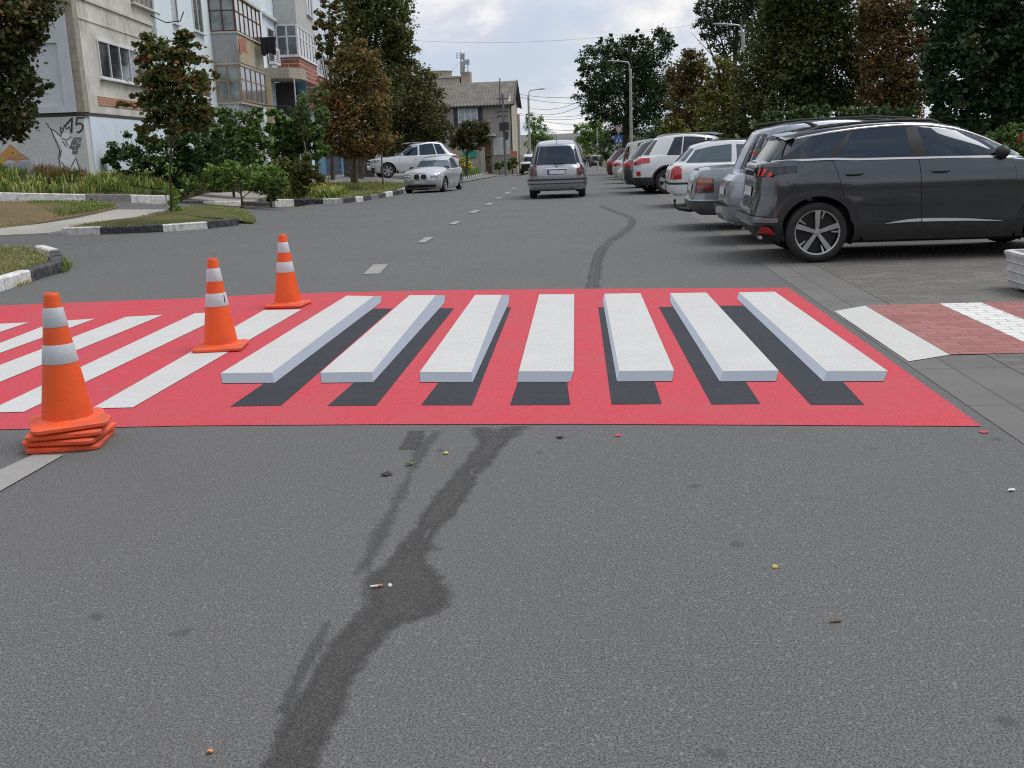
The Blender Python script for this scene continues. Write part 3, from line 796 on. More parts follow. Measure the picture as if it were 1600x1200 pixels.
# ---------------------------------------------------------------- kerbs, lawns, path
def kerb(pxs, pattern, h=.14, wd=.15, ln=1.0, inward=1, name='kerb', raw=False, pat_px=None):
    """stones laid along a pixel polyline (outer base line); pattern: string of W/B/G per stone"""
    pts = [Vector(p) if raw else G(*p) for p in pxs]
    seg = []
    if pat_px:  # one stone run per polyline span, colours given per span
        for i in range(len(pts)-1):
            n_ = max(1, round((pts[i+1]-pts[i]).length/ln)); c = pattern[i % len(pattern)]
            for k in range(n_): seg.append((pts[i].lerp(pts[i+1], k/n_), pts[i].lerp(pts[i+1], (k+1)/n_), c))
    else:
        L = 0; k = 0
        for i in range(len(pts)-1):
            d = (pts[i+1]-pts[i]).length; n_ = max(1, round(d/ln))
            for j in range(n_): seg.append((pts[i].lerp(pts[i+1], j/n_), pts[i].lerp(pts[i+1], (j+1)/n_), pattern[k % len(pattern)])); k += 1
    mb = MB(); mi = {'W': 0, 'B': 1, 'G': 2}
    for a, b, c in seg:
        d = (b-a); d.z = 0; L = d.length; d.normalize(); nrm = Vector((-d.y, d.x, 0))*inward
        a2, b2 = a+d*.006, b-d*.006; jt = random.uniform(-.008, .008)
        za, zb_ = T(a2.x, a2.y)+jt, T(b2.x, b2.y)+jt
        hb = h+random.uniform(-.012, .006); ch = .02
        prof = [(0, -.12), (0, hb-ch), (ch, hb), (wd-ch, hb), (wd, hb-ch), (wd, -.12)]
        va = [Vector((a2.x, a2.y, za))+nrm*o+Vector((0, 0, z)) for o, z in prof]; vb = [Vector((b2.x, b2.y, zb_))+nrm*o+Vector((0, 0, z)) for o, z in prof]
        n6 = len(prof); mb.add(va+vb, [(i, (i+1) % n6, n6+(i+1) % n6, n6+i) for i in range(n6)]+[tuple(range(n6))[::-1], tuple(range(n6, 2*n6))], mi[c])
    return tag(mb.build(name, [KERB_W, KERB_B, KERB_G]), kind='structure')
def inside(poly, x, y):
    c = False; n_ = len(poly); j = n_-1
    for i in range(n_):
        if (poly[i].y > y) != (poly[j].y > y) and x < (poly[j].x-poly[i].x)*(y-poly[i].y)/(poly[j].y-poly[i].y)+poly[i].x: c = not c
        j = i
    return c
def bed(name, poly, dz, mat, hump=.0, step=.35, zfun=None):
    """ground patch: fan of the polygon with rim at dz, following the terrain"""
    mb = MB(); c = sum(poly, Vector())/len(poly)
    rings = [1.0, .85, .6, .3]
    for q in rings:
        for p in poly:
            x, y = c.x+(p.x-c.x)*q, c.y+(p.y-c.y)*q
            z = (zfun(x, y) if zfun else T(x, y))+dz+hump*(1-q*q) if not (q == 1.0) else (zfun(x, y) if zfun else T(x, y))+dz
            mb.v.append(Vector((x, y, z)))
    k = len(poly); mb.v.append(Vector((c.x, c.y, (zfun(c.x, c.y) if zfun else T(c.x, c.y))+dz+hump)))
    ccw = mb_area([Vector(p) for p in poly]) > 0
    for r_ in range(3):
        for i in range(k): mb.f.append([r_*k+i, r_*k+(i+1) % k, (r_+1)*k+(i+1) % k, (r_+1)*k+i])
    for i in range(k): mb.f.append([3*k+i, 3*k+(i+1) % k, 4*k])
    if not ccw: mb.f = [f[::-1] for f in mb.f]
    mb.m = [0]*len(mb.f)
    # skirt down to the ground
    b0 = len(mb.v); mb.v += [p-Vector((0, 0, dz+.1)) for p in mb.v[:k]]
    for i in range(k):
        q = [i, b0+i, b0+(i+1) % k, (i+1) % k]; mb.f.append(q if ccw else q[::-1]); mb.m.append(0)
    return tag(mb.build(name, mat, smooth=50), kind='structure')
def blades(name, poly, n, hgt, wid, mat, dz, bend=.5, zfun=None, hump=0, clump=0, kind='stuff'):
    xs = [p.x for p in poly]; ys = [p.y for p in poly]; pts = []
    c = sum(poly, Vector())/len(poly)
    cl = [] if clump else None
    while clump and len(cl) < clump:
        q = (random.uniform(min(xs), max(xs)), random.uniform(min(ys), max(ys)))
        if inside(poly, *q): cl.append(q)
    while len(pts) < n:
        if cl:
            q = random.choice(cl); x, y = random.gauss(q[0], .13), random.gauss(q[1], .13)
        else: x, y = random.uniform(min(xs), max(xs)), random.uniform(min(ys), max(ys))
        if inside(poly, x, y): pts.append((x, y, (zfun(x, y) if zfun else T(x, y))+dz))
    p = np.array(pts); k = len(p)
    a = RNG.uniform(0, 2*np.pi, k); d = np.stack([np.cos(a), np.sin(a), np.zeros(k)], 1); s_ = np.stack([-np.sin(a), np.cos(a), np.zeros(k)], 1)
    h = hgt*RNG.uniform(.45, 1.15, k)[:, None]; w_ = wid*RNG.uniform(.7, 1.2, k)[:, None]; bd = (bend*RNG.uniform(.2, 1.3, k))[:, None]
    up = np.array([0, 0, 1.0])
    v0 = p-s_*w_/2; v1 = p+s_*w_/2
    m = p+up*h*.6+d*h*bd*.35; v2 = m+s_*w_*.45; v3 = m-s_*w_*.45
    t = p+up*h*(1-.35*bd)+d*h*bd; v4 = t
    V = np.stack([v0, v1, v2, v3, v4], 1).reshape(-1, 3); b = np.arange(k)*5
    F = [(i, i+1, i+2, i+3) for i in b]+[(i+3, i+2, i+4) for i in b]
    return tag(emit(name, V, F, mat), kind=kind)
GRASS = leaf_mat('grass blade', [(0, (.10, .10, .03)), (.35, (.07, .12, .025)), (.65, (.11, .16, .04)), (1, (.26, .23, .10))], .25)
DRYGRASS = leaf_mat('dry grass blade', [(0, (.10, .12, .03)), (.4, (.19, .16, .07)), (.7, (.26, .20, .11)), (1, (.32, .27, .16))], .25)
IRIS = leaf_mat('strap leaf', [(0, (.05, .09, .02)), (.4, (.09, .14, .03)), (.68, (.22, .23, .06)), (1, (.46, .42, .19))], .25, .7, 1.2)
LOWGREEN = leaf_mat('low green leaf', [(0, (.03, .07, .015)), (.5, (.06, .12, .02)), (1, (.12, .18, .035))], .25)

# island with the young maple
islA = gp([(104, 357), (160, 351), (208, 346), (265, 332), (300, 325), (345, 324), (385, 332), (400, 345), (396, 350), (376, 349), (325, 354), (255, 359), (157, 363)])
bed('lawn_island', islA, .03, LAWN, .12)
kerb([(97, 367.5), (157, 366.5), (255, 362.5), (325, 357.5), (374, 352)], 'WBWB', .16, .16, 1.3, 1, pat_px=True)
blades('lawn_grass', islA, 2600, .04, .012, DRYGRASS, .07, .8)
blades('corner_grass', gp([(-240, 415), (-120, 398), (0, 393), (50, 394), (75, 404), (79, 421), (28, 437), (-60, 458), (-240, 500)]), 2600, .05, .012, DRYGRASS, .11, .8)
tag(blades('lawn_grass', islA, 5200, .045, .012, GRASS, .07, .7), kind='stuff')
islB = gp([(-240, 415), (-120, 398), (0, 393), (50, 394), (75, 404), (79, 421), (28, 437), (-60, 458), (-240, 500)])
bed('lawn_corner', islB, .05, LAWN, .09)
kerb([(56, 399), (79, 407), (80, 426), (30, 441), (-60, 469), (-240, 520)], 'WBBWW', .16, .16, 1.0, 1, pat_px=True)
tag(blades('corner_grass', islB, 4200, .055, .012, GRASS, .08, .6), kind='stuff')
spill = gp([(80, 404), (95, 404), (112, 418), (104, 427), (82, 428)])
blades('weed_tuft', spill, 420, .13, .014, GRASS, 0, .7)
blades('weed_tuft', gp([(22, 440), (48, 436), (50, 444), (24, 450)]), 160, .07, .014, DRYGRASS, 0, .7)
islC = gp([(-160, 322), (0, 317), (90, 317), (150, 318), (185, 325), (160, 332), (100, 343), (50, 352), (0, 360), (-160, 372)])
bed('lawn_verge', islC, .025, DRY, .09)
blades('verge_grass', gp([(40, 320), (150, 319), (184, 325), (150, 333), (95, 342), (60, 330)]), 4200, .09, .014, GRASS, .05, .7)
blades('verge_grass', islC, 2600, .06, .012, DRYGRASS, .05, .7)
path = gp([(-60, 366), (60, 352.5), (120, 343.5), (182, 329.5), (262, 329.5), (232, 337), (170, 350), (104, 362), (75, 366.5), (0, 370), (-60, 374)])
bed('footpath', path, .035, WALKWAY)
# raised planting bed in front of the apartment block
bedpx = [(-200, 312), (0, 312), (135, 315), (270, 317.5)]
kerb([(-200, 314), (0, 314), (135, 316), (270, 317.5)], 'WWWGW', .22, .2, 1.6, 1)
kerb([(270, 317.5), (318, 317), (380, 317), (430, 318.5)], 'BWB', .05, .3, 3.2, 1, pat_px=True)
kerb([(430, 319), (460, 319), (505, 319), (536, 318), (556, 315.5), (568, 314), (580, 312), (592, 310.5), (603, 308), (614, 305.5), (625, 303), (636, 299), (648, 293)], 'WBWBWBGBWBWB', .17, .17, 1.0, 1, pat_px=True)
C0 = P(140, 250, 28.5); FU = Vector((-.11, .994, 0)).normalized(); FN = Vector((FU.y, -FU.x, 0))
def bedz(x, y):
    """soil of the planted bed climbs from the kerb to the foot of the facade"""
    o = (Vector((x, y, 0))-Vector((C0.x, C0.y, 0))).dot(FN)
    s_ = (Vector((x, y, 0))-Vector((C0.x, C0.y, 0))).dot(FU)
    dd, wid = (max(o, -s_), 2.1) if s_ < 0 else (o, 5.2)
    return T(x, y)+.20+.34*ss(wid*.8, .1, dd)*ss(58, 34, y)
bp = [G(*p) for p in [(-200, 312.5), (0, 312.8), (135, 314.8), (268, 316.6), (300, 308), (316, 303), (400, 297), (470, 292)]]
bp += [C0+FU*34+FN*.05, C0+FU*10+FN*.05, C0+FU*0+FN*.05, C0-FN*7-FU*.05, C0-FN*13-FU*.05]
mb = MB()
xs_, ys_ = frange(-36, -6, .4), frange(22, 64, .4); w_ = len(xs_)
mb.v = [Vector((x, y, bedz(x, y)-.10)) for y in ys_ for x in xs_]
for j in range(len(ys_)-1):
    for i in range(w_-1):
        if inside(bp, (xs_[i]+xs_[i+1])/2, (ys_[j]+ys_[j+1])/2): mb.f.append([j*w_+i, j*w_+i+1, (j+1)*w_+i+1, (j+1)*w_+i]); mb.m.append(0)
from collections import Counter
ec = Counter(tuple(sorted((f[i], f[(i+1) % 4]))) for f in mb.f for i in range(4))
for (i, j), c_n in ec.items():
    if c_n == 1:
        a_, b_ = mb.v[i], mb.v[j]; k = len(mb.v); mb.v += [a_.copy(), b_.copy(), b_-Vector((0, 0, .6)), a_-Vector((0, 0, .6))]; mb.f.append([k, k+1, k+2, k+3]); mb.m.append(0)
tag(mb.build('planting_bed', SOIL, smooth=60), kind='structure')
walk = gp([(285, 316), (320, 305), (410, 299), (428, 306), (395, 316.5)])
bed('footpath', walk, .05, WALKWAY)
strD = gp([(430, 317), (536, 317), (560, 314), (600, 307.5), (634, 298), (646, 291), (600, 289), (540, 289), (470, 293), (415, 305)])
bed('verge', strD, .12, LAWN, .04)
blades('verge_grass', gp([(535, 316), (560, 314), (600, 307.5), (634, 298), (640, 291), (560, 291), (520, 300)]), 6500, .10, .018, GRASS, .13, .6)
blades('verge_grass', strD, 3500, .12, .018, DRYGRASS, .13, .6)
blades('strap_leaf_plants', gp([(425, 315), (530, 316), (545, 304), (500, 296), (430, 298)]), 2600, .42, .04, IRIS, .12, .7, clump=42)
blades('strap_leaf_plants', [p for p in (G(-100, 312), G(0, 312), G(135, 314.4), G(268, 316.2), G(290, 309), G(270, 303), G(150, 296), G(0, 294), G(-100, 294))], 15000, .36, .034, IRIS, -.05, .8, clump=330, zfun=bedz)
blades('strap_leaf_plants', [p for p in (G(268, 314), G(330, 300), G(420, 296), G(430, 286), G(330, 288), G(270, 296))], 6000, .48, .034, IRIS, -.05, .8, clump=120, zfun=bedz)
blades('bed_weeds', [G(0, 300), G(150, 303), G(280, 305), G(420, 293), G(420, 283), G(280, 288), G(150, 286), G(0, 285)], 8500, .30, .05, LOWGREEN, -.05, .5, zfun=bedz)
blades('bed_weeds', [G(-160, 300), G(0, 302), G(0, 285), G(-160, 285)], 3500, .34, .05, LOWGREEN, -.05, .5, zfun=bedz)
blades('dry_weeds', [G(60, 306), G(140, 309), G(150, 300), G(120, 296), G(60, 298)], 2600, .40, .03, leaf_mat('brown weeds', [(0, (.10, .065, .035)), (.6, (.15, .095, .05)), (1, (.20, .14, .08))], .25), -.05, .5, zfun=bedz, clump=70)
blades('dry_weeds', [G(290, 308), G(410, 297), G(420, 288), G(300, 294)], 1500, .36, .03, DRYGRASS, -.05, .6, zfun=bedz, clump=60)
# far verge and its small striped kerb
kerb([(713, 283), (733, 278), (750, 274.5), (764, 270.5), (771, 267)], 'BW', .14, .16, .8, 1)
strE = gp([(700, 283), (733, 277.5), (764, 270), (771, 266.5), (768, 262.5), (735, 264), (700, 268)])
bed('verge', strE, .10, LAWN, .04)
blades('verge_weeds', strE, 1800, .45, .06, LOWGREEN, .1, .6)
kerb([(775, 262.5), (800, 262), (822, 262)], 'WB', .14, .16, 2.4, 1)
# hill closing the street
mb = MB(); hs = []
for i in range(41):
    x = -900+i*45
    hs.append((x, 1100, 11+3*math.sin(i*.35+1)+2*math.sin(i*.9)))
for j, (yy, k) in enumerate(((880, -.6), (1000, .55), (1100, 1.0), (1300, .9))):
    for (x, _, h) in hs: mb.v.append(Vector((x, yy, (h*k if k > 0 else -12)+1.45)))
for j in range(3):
    for i in range(40): mb.f.append([j*41+i, j*41+i+1, (j+1)*41+i+1, (j+1)*41+i]); mb.m.append(0)
tag(mb.build('hill', pm('hill scrub', (.10, .12, .10), (.15, .14, .12), .02, .95, lo=.4, hi=.6), smooth=60), kind='structure')
# ---------------------------------------------------------------- traffic cones
ORANGE = pm('cone orange', (.82, .095, .010), (.52, .07, .02), 5, .5, bump=.15, lo=.48, hi=.85)
ORANGEB = pm('cone base orange', (.78, .10, .028), (.42, .085, .05), 7, .6, bump=.3, lo=.45, hi=.75)
BAND = pm('reflective band', (.60, .62, .64), (.50, .52, .55), 9, .35, bump=.15)
CONE_H = .70
def cone_r(z): return lerp(.132, .036, (z-.03)/(CONE_H-.03))
def make_cone(label, loc, rz, group):
    t = thing('traffic_cone', label, 'traffic cone', loc, group, rz=rz or 1e-9)
    mb = MB()
    prof = [(.16, .028), (.145, .034)]+[(cone_r(z), z) for z in (.045, .1, .2, .3, .4, .5, .6, .68)]+[(.036, .695), (.030, .70), (.026, .695), (.026, .66)]
    mb.lathe(prof, 40); mb.build('cone_body', ORANGE, t, 40)
    for z0, z1 in ((.335, .435), (.525, .625)):
        m2 = MB(); m2.lathe([(cone_r(z0)+.0012, z0), (cone_r(z0)+.0022, z0+.002), (cone_r(z1)+.0022, z1-.002), (cone_r(z1)+.0012, z1)], 40); m2.build('reflective_band', BAND, t, 40)
    m3 = MB(); a = .188
    def rsq(h, k, c):
        pts = []
        for qx, qy, a0 in ((1, 1, 0), (-1, 1, 90), (-1, -1, 180), (1, -1, 270)):
            for s_ in range(5):
                an = R(a0+22.5*s_); pts.append(((a-c)*qx*k+c*math.cos(an)*k, (a-c)*qy*k+c*math.sin(an)*k, h))
        return pts
    rings = [rsq(.0, .97, .04), rsq(.006, 1.0, .04), rsq(.021, 1.0, .04), rsq(.028, .96, .04), rsq(.030, .82, .06)]
    vs = [p for r_ in rings for p in r_]; k = 20
    fs = [(i*k+j, i*k+(j+1) % k, (i+1)*k+(j+1) % k, (i+1)*k+j) for i in range(4) for j in range(k)]+[tuple(range(k))[::-1], tuple(range(4*k, 5*k))]
    m3.add(vs, fs); m3.build('base', ORANGEB, t, 40)
    return t
gA = 'cones stacked on the worn centre line'
sb = G(112, 692)
c1_ = make_cone('lowest orange cone of the stack, its base on the worn white line', (sb.x, sb.y, 0), R(12), gA)
for k, (lab, rz) in enumerate((('second cone up in the stack, only the rim of its base showing', 5), ('third cone up in the stack, just under the upright top cone', 17), ('topmost cone of the stack, two silver bands, turned askew on the bases below', 31))):
    c = copy_thing(c1_, None, lab); c.location = (sb.x, sb.y, .036*(k+1)); c.rotation_euler = (0, 0, R(rz))
gB = 'single cones standing along the crossing'
p2 = G(339, 549); c = copy_thing(c1_, None, 'orange cone with a scuffed lower silver band standing on a flat white stripe'); c.location = (p2.x, p2.y+.10, 0.009); c.rotation_euler = (0, 0, R(8)); c['group'] = gB
p3 = G(447, 480.5); c2_ = copy_thing(c1_, None, 'farthest orange cone, at the far edge of the red crossing'); c2_.location = (p3.x, p3.y+.08, 0.009); c2_.rotation_euler = (0, 0, R(-4)); c2_['group'] = gB
# scuff on the lower band of the middle cone
m = MB(); m.grid(lambda u, v: Vector(((cone_r(.36+.06*v)+.004)*math.cos(-.62+.10*u+.05*v), (cone_r(.36+.06*v)+.004)*math.sin(-.62+.10*u+.05*v), .36+.06*v)), 3, 3)
so = m.build('scuff', SEAM); so.parent = c

# ---------------------------------------------------------------- cars
def near_wheel(px, py, S, right=True, Y=None):
    """car standing across the street, nose to +X, whose near rear wheel touches the ground at this pixel"""
    g = G(px, py); cx = g.x-S['roh']+S['L']/2
    return (cx, g.y+S['W']/2-.03, T(g.x, g.y)+.012)
# dark grey SUV ------------------------------------------------------
S = dict(L=4.45, H=1.63, W=1.84, wb=2.72, roh=.86, r=.347, tw=.225, paint=PT_GREY, deck=1.13, nose=.86, sill=.235, clad=.42, gap=.075, archtrim=.085,
    belt=[(0, 1.10), (.2, 1.135), (.5, 1.165), (1.0, 1.17), (1.3, 1.155), (1.8, 1.15), (2.9, 1.13), (3.3, 1.10), (3.7, 1.04), (4.2, .97), (4.45, .84)],
    xr=[(.22, .32), (.36, .20), (.47, .13), (.60, .15), (.8, .20), (1.0, .21), (1.12, .23), (1.25, .3)],
    xf=[(.2, 4.28), (.42, 4.43), (.6, 4.45), (.85, 4.4), (1.1, 4.15)],
    hw=[(.2, .83), (.36, .885), (.55, .90), (.78, .92), (.93, .915), (1.0, .897), (1.08, .868), (1.17, .832)],
    xrg=[(1.08, .26), (1.2, .33), (1.40, .47), (1.47, .50), (1.53, .62), (1.63, .95)], xfg=[(1.05, 3.48), (1.12, 3.30), (1.35, 2.86), (1.5, 2.5), (1.63, 1.9)],
    hwg=[(1.05, .850), (1.15, .832), (1.3, .79), (1.45, .715), (1.56, .655), (1.64, .60)],
    roof=[(-1, 1.44), (-.8, 1.475), (-.5, 1.515), (-.1, 1.545), (.3, 1.55), (.7, 1.53), (1, 1.455)], rf=.75, nr=6.5, nf=5,
    windows=[((.44, .80), (1.00, 1.22), ), ((1.04, 1.26), (1.90, 1.86)), ((2.06, 1.98), (2.98, 2.62))],
    rearglass=(1.17, 1.40), windscreen=(1.14, 1.46), winset=.045, wlow=.028, mirror=(2.90, 1.19),
    doors=[(1.16, 1.02), (2.02, 1.98), (3.1, 3.02)], doorlow=.43, hmat=PT_GREY, hz=1.0, spokes=5, sw=.105, twin=True,
    wraps=[dict(name='tail_light', front=False, ya=.45, xb=.62, zlo=(.985, 1.04), zhi=(1.10, 1.115), mat=glass_mat('smoked lens', (.012, .012, .014), .05), off=.008),
           dict(name='rear_bumper_trim', front=False, ya=.0, xb=.42, zlo=(.46, .47), zhi=(.55, .52), mat=pm('satin trim', (.24, .25, .27), (.2, .21, .23), 6, .3, metal=.7), off=.02),
           dict(name='reflector', front=False, ya=.78, xb=.24, zlo=(.33, .33), zhi=(.42, .42), mat=REDLAMP, off=.022)],
    ends=[dict(name='number_plate', front=False, y=(-.26, .26), z=(.76, .87), mat=PLATE, off=.012), dict(name='tailgate_strip', front=False, y=(-.45, .45), z=(1.0, 1.08), mat=GLASS, off=.008)],
    sides=[dict(name='chrome_strip', rear=(1.62, 1.62), front=(2.02, 2.02), zlo=lambda x: .425+.012*math.sin((x-1.62)/.4*1.57)*1.2, zhi=lambda x: .428+.046*math.sin(min(1, (x-1.62)/.4)*1.57), mat=TRIM, off=.016),
           dict(name='chrome_strip', rear=(2.03, 2.03), front=(2.92, 2.92), zlo=lambda x: .437-.022*((x-2.03)/.9)**2, zhi=lambda x: .474-.056*((x-2.03)/.9)**2, mat=TRIM, off=.016),
           dict(name='fuel_flap', rear=(.72, .74), front=(1.0, 1.02), zlo=lambda x: .93, zhi=lambda x: 1.06, mat=PT_GREY, off=.006)],
    gsides=[dict(name='window_chrome', rear=(.36, .36), front=(3.12, 3.12), zlo=lambda x: sitp(S['belt'], x)-.004, zhi=lambda x: sitp(S['belt'], x)+.017, mat=TRIM, off=.022),
            dict(name='roof_chrome', rear=(.72, .72), front=(2.62, 2.62), top=(.05, .018), mat=CHROME, off=.012),
            dict(name='roof_chrome', rear=(2.62, 2.62), front=(2.63, 2.63), top=(.05, .018), mat=CHROME, off=.010)])
S['gsides'] = S['gsides'][:1]
b_belt = S['belt']
def suv_extra(b, g):
    out = []
    for sg in (-1, 1):
        m = MB(); pts = [(x, sg*(g.Y(x, 1.54)-.06), z) for x, z in ((.8, 1.50), (.92, 1.53), (1.3, 1.565), (1.8, 1.582), (2.2, 1.572), (2.42, 1.545))]
        m.tube(pts, [.008, .016, .018, .018, .016, .008], 8); out.append(('roof_rail', m, PLASTIC))
        for k in range(3):
            y0 = .56+.085*k
            m = MB()
            def fn(u, v, y0=y0):
                y = y0+.04*u+.03*v; z = 1.0+.085*v
                return Vector((b.xend(min(y, .9), z, False)-.014, sg*y, z))
            m.grid(fn, 3, 3); m.f = [q if sg < 0 else q for q in m.f]
            out.append(('lamp_claw', m, pm('lamp claw', (.85, .03, .02), (.8, .02, .02), 5, .3)))
        m = MB(); m.tube([(.24, sg*.55, .29), (.24, sg*.69, .29)], .022, 8); out.append(('exhaust_tip', m, CHROME))
        m = MB()   # A-pillar chrome running down to the bonnet
        pts = [Vector((x, sg*(g.Y(x, z)+.008), z)) for x, z in ((.62, 1.415), (.8, 1.445), (1.0, 1.473), (1.3, 1.503), (1.6, 1.522), (1.9, 1.525), (2.15, 1.51), (2.4, 1.47), (2.6, 1.415), (2.8, 1.34), (3.0, 1.25), (3.15, 1.175), (3.22, 1.14))]
        m.tube(pts, .013, 6); out.append(('pillar_chrome', m, TRIM))
        zc = [(.62, 1.40), (1.0, 1.455), (1.3, 1.485), (1.9, 1.50), (2.4, 1.46)]
        for re_, fr_ in (((.99, 1.215), (1.045, 1.265)), ((1.895, 1.855), (2.065, 1.985))): out.append(('pillar', g.side_patch(sg, re_, fr_, lambda x: sitp(b_belt, x)+.02, lambda x: itp(zc, x), .0055), PLASTIC))
    m = MB()
    def sp(u, v): 
        y = lerp(-.66, .66, u); return Vector((.44+.30*v+.07*(abs(y)/.66)**2, y, 1.445+.055*v**.7-.045*(abs(y)/.66)**3))
    m.grid(sp, 16, 4)
    def sp2(u, v):
        y = lerp(-.66, .66, u); return Vector((.44+.07*(abs(y)/.66)**2+.10*v, y, 1.445-.03*v-.045*(abs(y)/.66)**3))
    m.grid(sp2, 16, 2); out.append(('rear_spoiler', m, PT_GREY))
    m = MB(); m.box(.45, .5, -.4, .4, 1.425, 1.445); out.append(('brake_light', m, DARKLAMP))
    m = MB(); m.tube([(1.0, 0, 1.55), (.9, 0, 1.60), (.8, 0, 1.615)], [.03, .018, .006], 8); out.append(('antenna_fin', m, PT_GREY))
    return out
S['extra'] = suv_extra
build_car('suv', 'dark grey SUV with chrome window line and tinted windows, nearest in the parked row', 'car', near_wheel(1276, 411.5, S), 0, S, 'cars parked nose-in along the right side')
RIGHT = 'cars parked nose-in along the right side'
# silver MPV behind it ------------------------------------------------
S = spec(4.2, 1.63, 1.74, 2.6, .75, .31, 1.0, .98, .98, .82, .16, .42, 3.35, 2.55, PT_SILVER2, deck=.95, sill=.25, nr=7, hwg=[(.9, .82), (1.1, .78), (1.4, .70), (1.55, .63), (1.63, .56)], rgw=(.66, .56),
    windows=[((.62, .80), (1.25, 1.25)), ((1.32, 1.32), (2.15, 2.1)), ((2.25, 2.2), (3.1, 2.6))], doors=[(1.2, 1.25), (2.2, 2.15), (3.1, 3.1)], mirror=(3.0, 1.05),
    ends=[dict(name='number_plate', front=False, y=(-.26, .26), z=(.66, .77), mat=PLATE, off=.012), dict(name='rear_bumper', front=False, y=(-.80, .80), z=(.3, .52), mat=PT_SILVER2, off=.07)])
def mpv_extra(b, g):
    out = []
    for c, rr, mt in ((0, .135, pm('sticker green', (.05, .16, .05), (.04, .13, .04), 5, .5)), (1, .115, pm('sticker pale', (.62, .70, .55), (.6, .65, .5), 5, .5)), (2, .095, pm('sticker red', (.62, .04, .035), (.55, .03, .03), 5, .5))):
        m = MB(); pts = [(-.005*c, 0)]+[(rr*math.cos(R(a)), rr*math.sin(R(a))) for a in range(-50, 131, 12)]
        vv = []
        for (dx, dz) in pts:
            x, z = .40+dx, 1.17+dz; vv.append((x, -(g.Y(x, z)+.008+.003*c), z))
        m.poly(vv[::-1]); out.append(('sticker', m, mt))
    m = MB(); m.tube([(.55, -.5, 1.63), (1.0, -.52, 1.665), (2.0, -.52, 1.67), (2.5, -.5, 1.63)], .014, 8); m.tube([(.55, .5, 1.63), (1.0, .52, 1.665), (2.0, .52, 1.67), (2.5, .5, 1.63)], .014, 8); out.append(('roof_rail', m, PLASTIC))
    return out
S['extra'] = mpv_extra
g = P(1131, 330, 14.55)
build_car('minivan', 'cool silver minivan with a watermelon sticker on its rear quarter, behind the dark SUV', 'car', (g.x+2.12+.06, 14.55+.85, T(3, 15.4)+.012), 0, S, RIGHT)
# blue-grey saloon with a tow bar -------------------------------------
S = spec(4.74, 1.43, 1.74, 2.8, 1.12, .31, .93, .93, .92, .74, .95, 1.42, 3.35, 2.72, PT_BLUEGREY, deck=.965, sill=.24, clad=.47, cladmat=pm('grey bumper', (.055, .058, .062), (.07, .072, .075), 6, .5), nr=9, nf=6,
    xr=[(.22, .2), (.30, .06), (.45, .0), (.5, .03), (.8, .09), (.95, .16), (1.05, .2)],
    belt=[(0, .93), (.25, .965), (.85, .985), (1.2, .975), (2.0, .955), (3.2, .93), (3.6, .915), (4.4, .82), (4.74, .72)],
    hw=[(.2, .79), (.35, .86), (.6, .87), (.85, .86), (.95, .80), (1.1, .74)],
    windows=[((1.55, 1.75), (2.1, 2.1)), ((2.15, 2.15), (3.2, 2.8))], doors=[(1.62, 1.5), (2.2, 2.15), (3.3, 3.25)], mirror=(3.1, .98), spokes=8, sw=.2,
    wraps=[dict(name='tail_light', front=False, ya=.66, xb=.36, zlo=(.60, .61), zhi=(.84, .83), mat=DARKLAMP, off=.008), dict(name='indicator', front=False, ya=.68, xb=.34, zlo=(.765, .765), zhi=(.83, .82), mat=ORANGELAMP, off=.012),
           dict(name='lamp_rib', front=False, ya=.67, xb=.35, zlo=(.69, .69), zhi=(.72, .715), mat=REDLAMP, off=.012), dict(name='bumper_chrome', front=False, ya=.0, xb=.75, zlo=(.475, .475), zhi=(.495, .495), mat=GALV, off=.02)],
    ends=[dict(name='number_plate', front=False, y=(-.26, .26), z=(.62, .73), mat=PLATE, off=.012)])
def saloon_extra(b, g):
    m = MB(); m.tube([(.22, 0, .30), (.05, 0, .28), (-.13, 0, .31), (-.2, 0, .36), (-.2, 0, .43)], [.03, .03, .025, .02, .018], 8); m.lathe([(.001, -.028), (.02, -.02), (.028, 0), (.02, .02), (.001, .028)], 10, Matrix.Translation((-.2, 0, .455)))
    return [('tow_bar', m, PLASTIC)]
S['extra'] = saloon_extra
build_car('saloon_car', 'blue-grey older saloon with ribbed dark tail lights and a black tow bar', 'car', (P(1079, 300, 17.2).x+2.37, 17.9, T(3, 17.6)+.012), 0, S, RIGHT)
# white estate --------------------------------------------------------
S = spec(4.4, 1.41, 1.73, 2.51, 1.0, .31, .93, .92, .92, .74, .12, .46, 3.15, 2.4, PT_WHITE, deck=.93, sill=.25, nr=8, glass=GLASS_L, winset=.075, rgw=(.68, .58), wlow=.035,
    windows=[((.36, .58), (1.35, 1.37)), ((1.47, 1.47), (2.22, 2.2)), ((2.32, 2.3), (3.0, 2.5))], doors=[(1.36, 1.40), (2.26, 2.24), (3.1, 3.1)], mirror=(2.9, .98),
    wraps=[dict(name='tail_light', front=False, ya=.64, xb=.26, zlo=(.62, .62), zhi=(.90, .90), mat=REDLAMP, off=.008), dict(name='bumper_strip', front=False, ya=0, xb=.80, zlo=(.50, .50), zhi=(.545, .545), mat=PLASTIC, off=.03),
           dict(name='rear_bumper', front=False, ya=0, xb=.70, zlo=(.30, .30), zhi=(.50, .50), mat=PT_WHITE, off=.03)],
    ends=[dict(name='number_plate', front=False, y=(-.26, .26), z=(.64, .75), mat=PLATE, off=.012)], extra=lambda b, g: [('roof_rail', (lambda m: (m.tube([(.6, -.52, 1.38), (.7, -.53, 1.435), (2.2, -.53, 1.435), (2.3, -.52, 1.39)], .014, 8), m.tube([(.6, .52, 1.38), (.7, .53, 1.435), (2.2, .53, 1.435), (2.3, .52, 1.39)], .014, 8), m)[-1])(MB()), PLASTIC)])
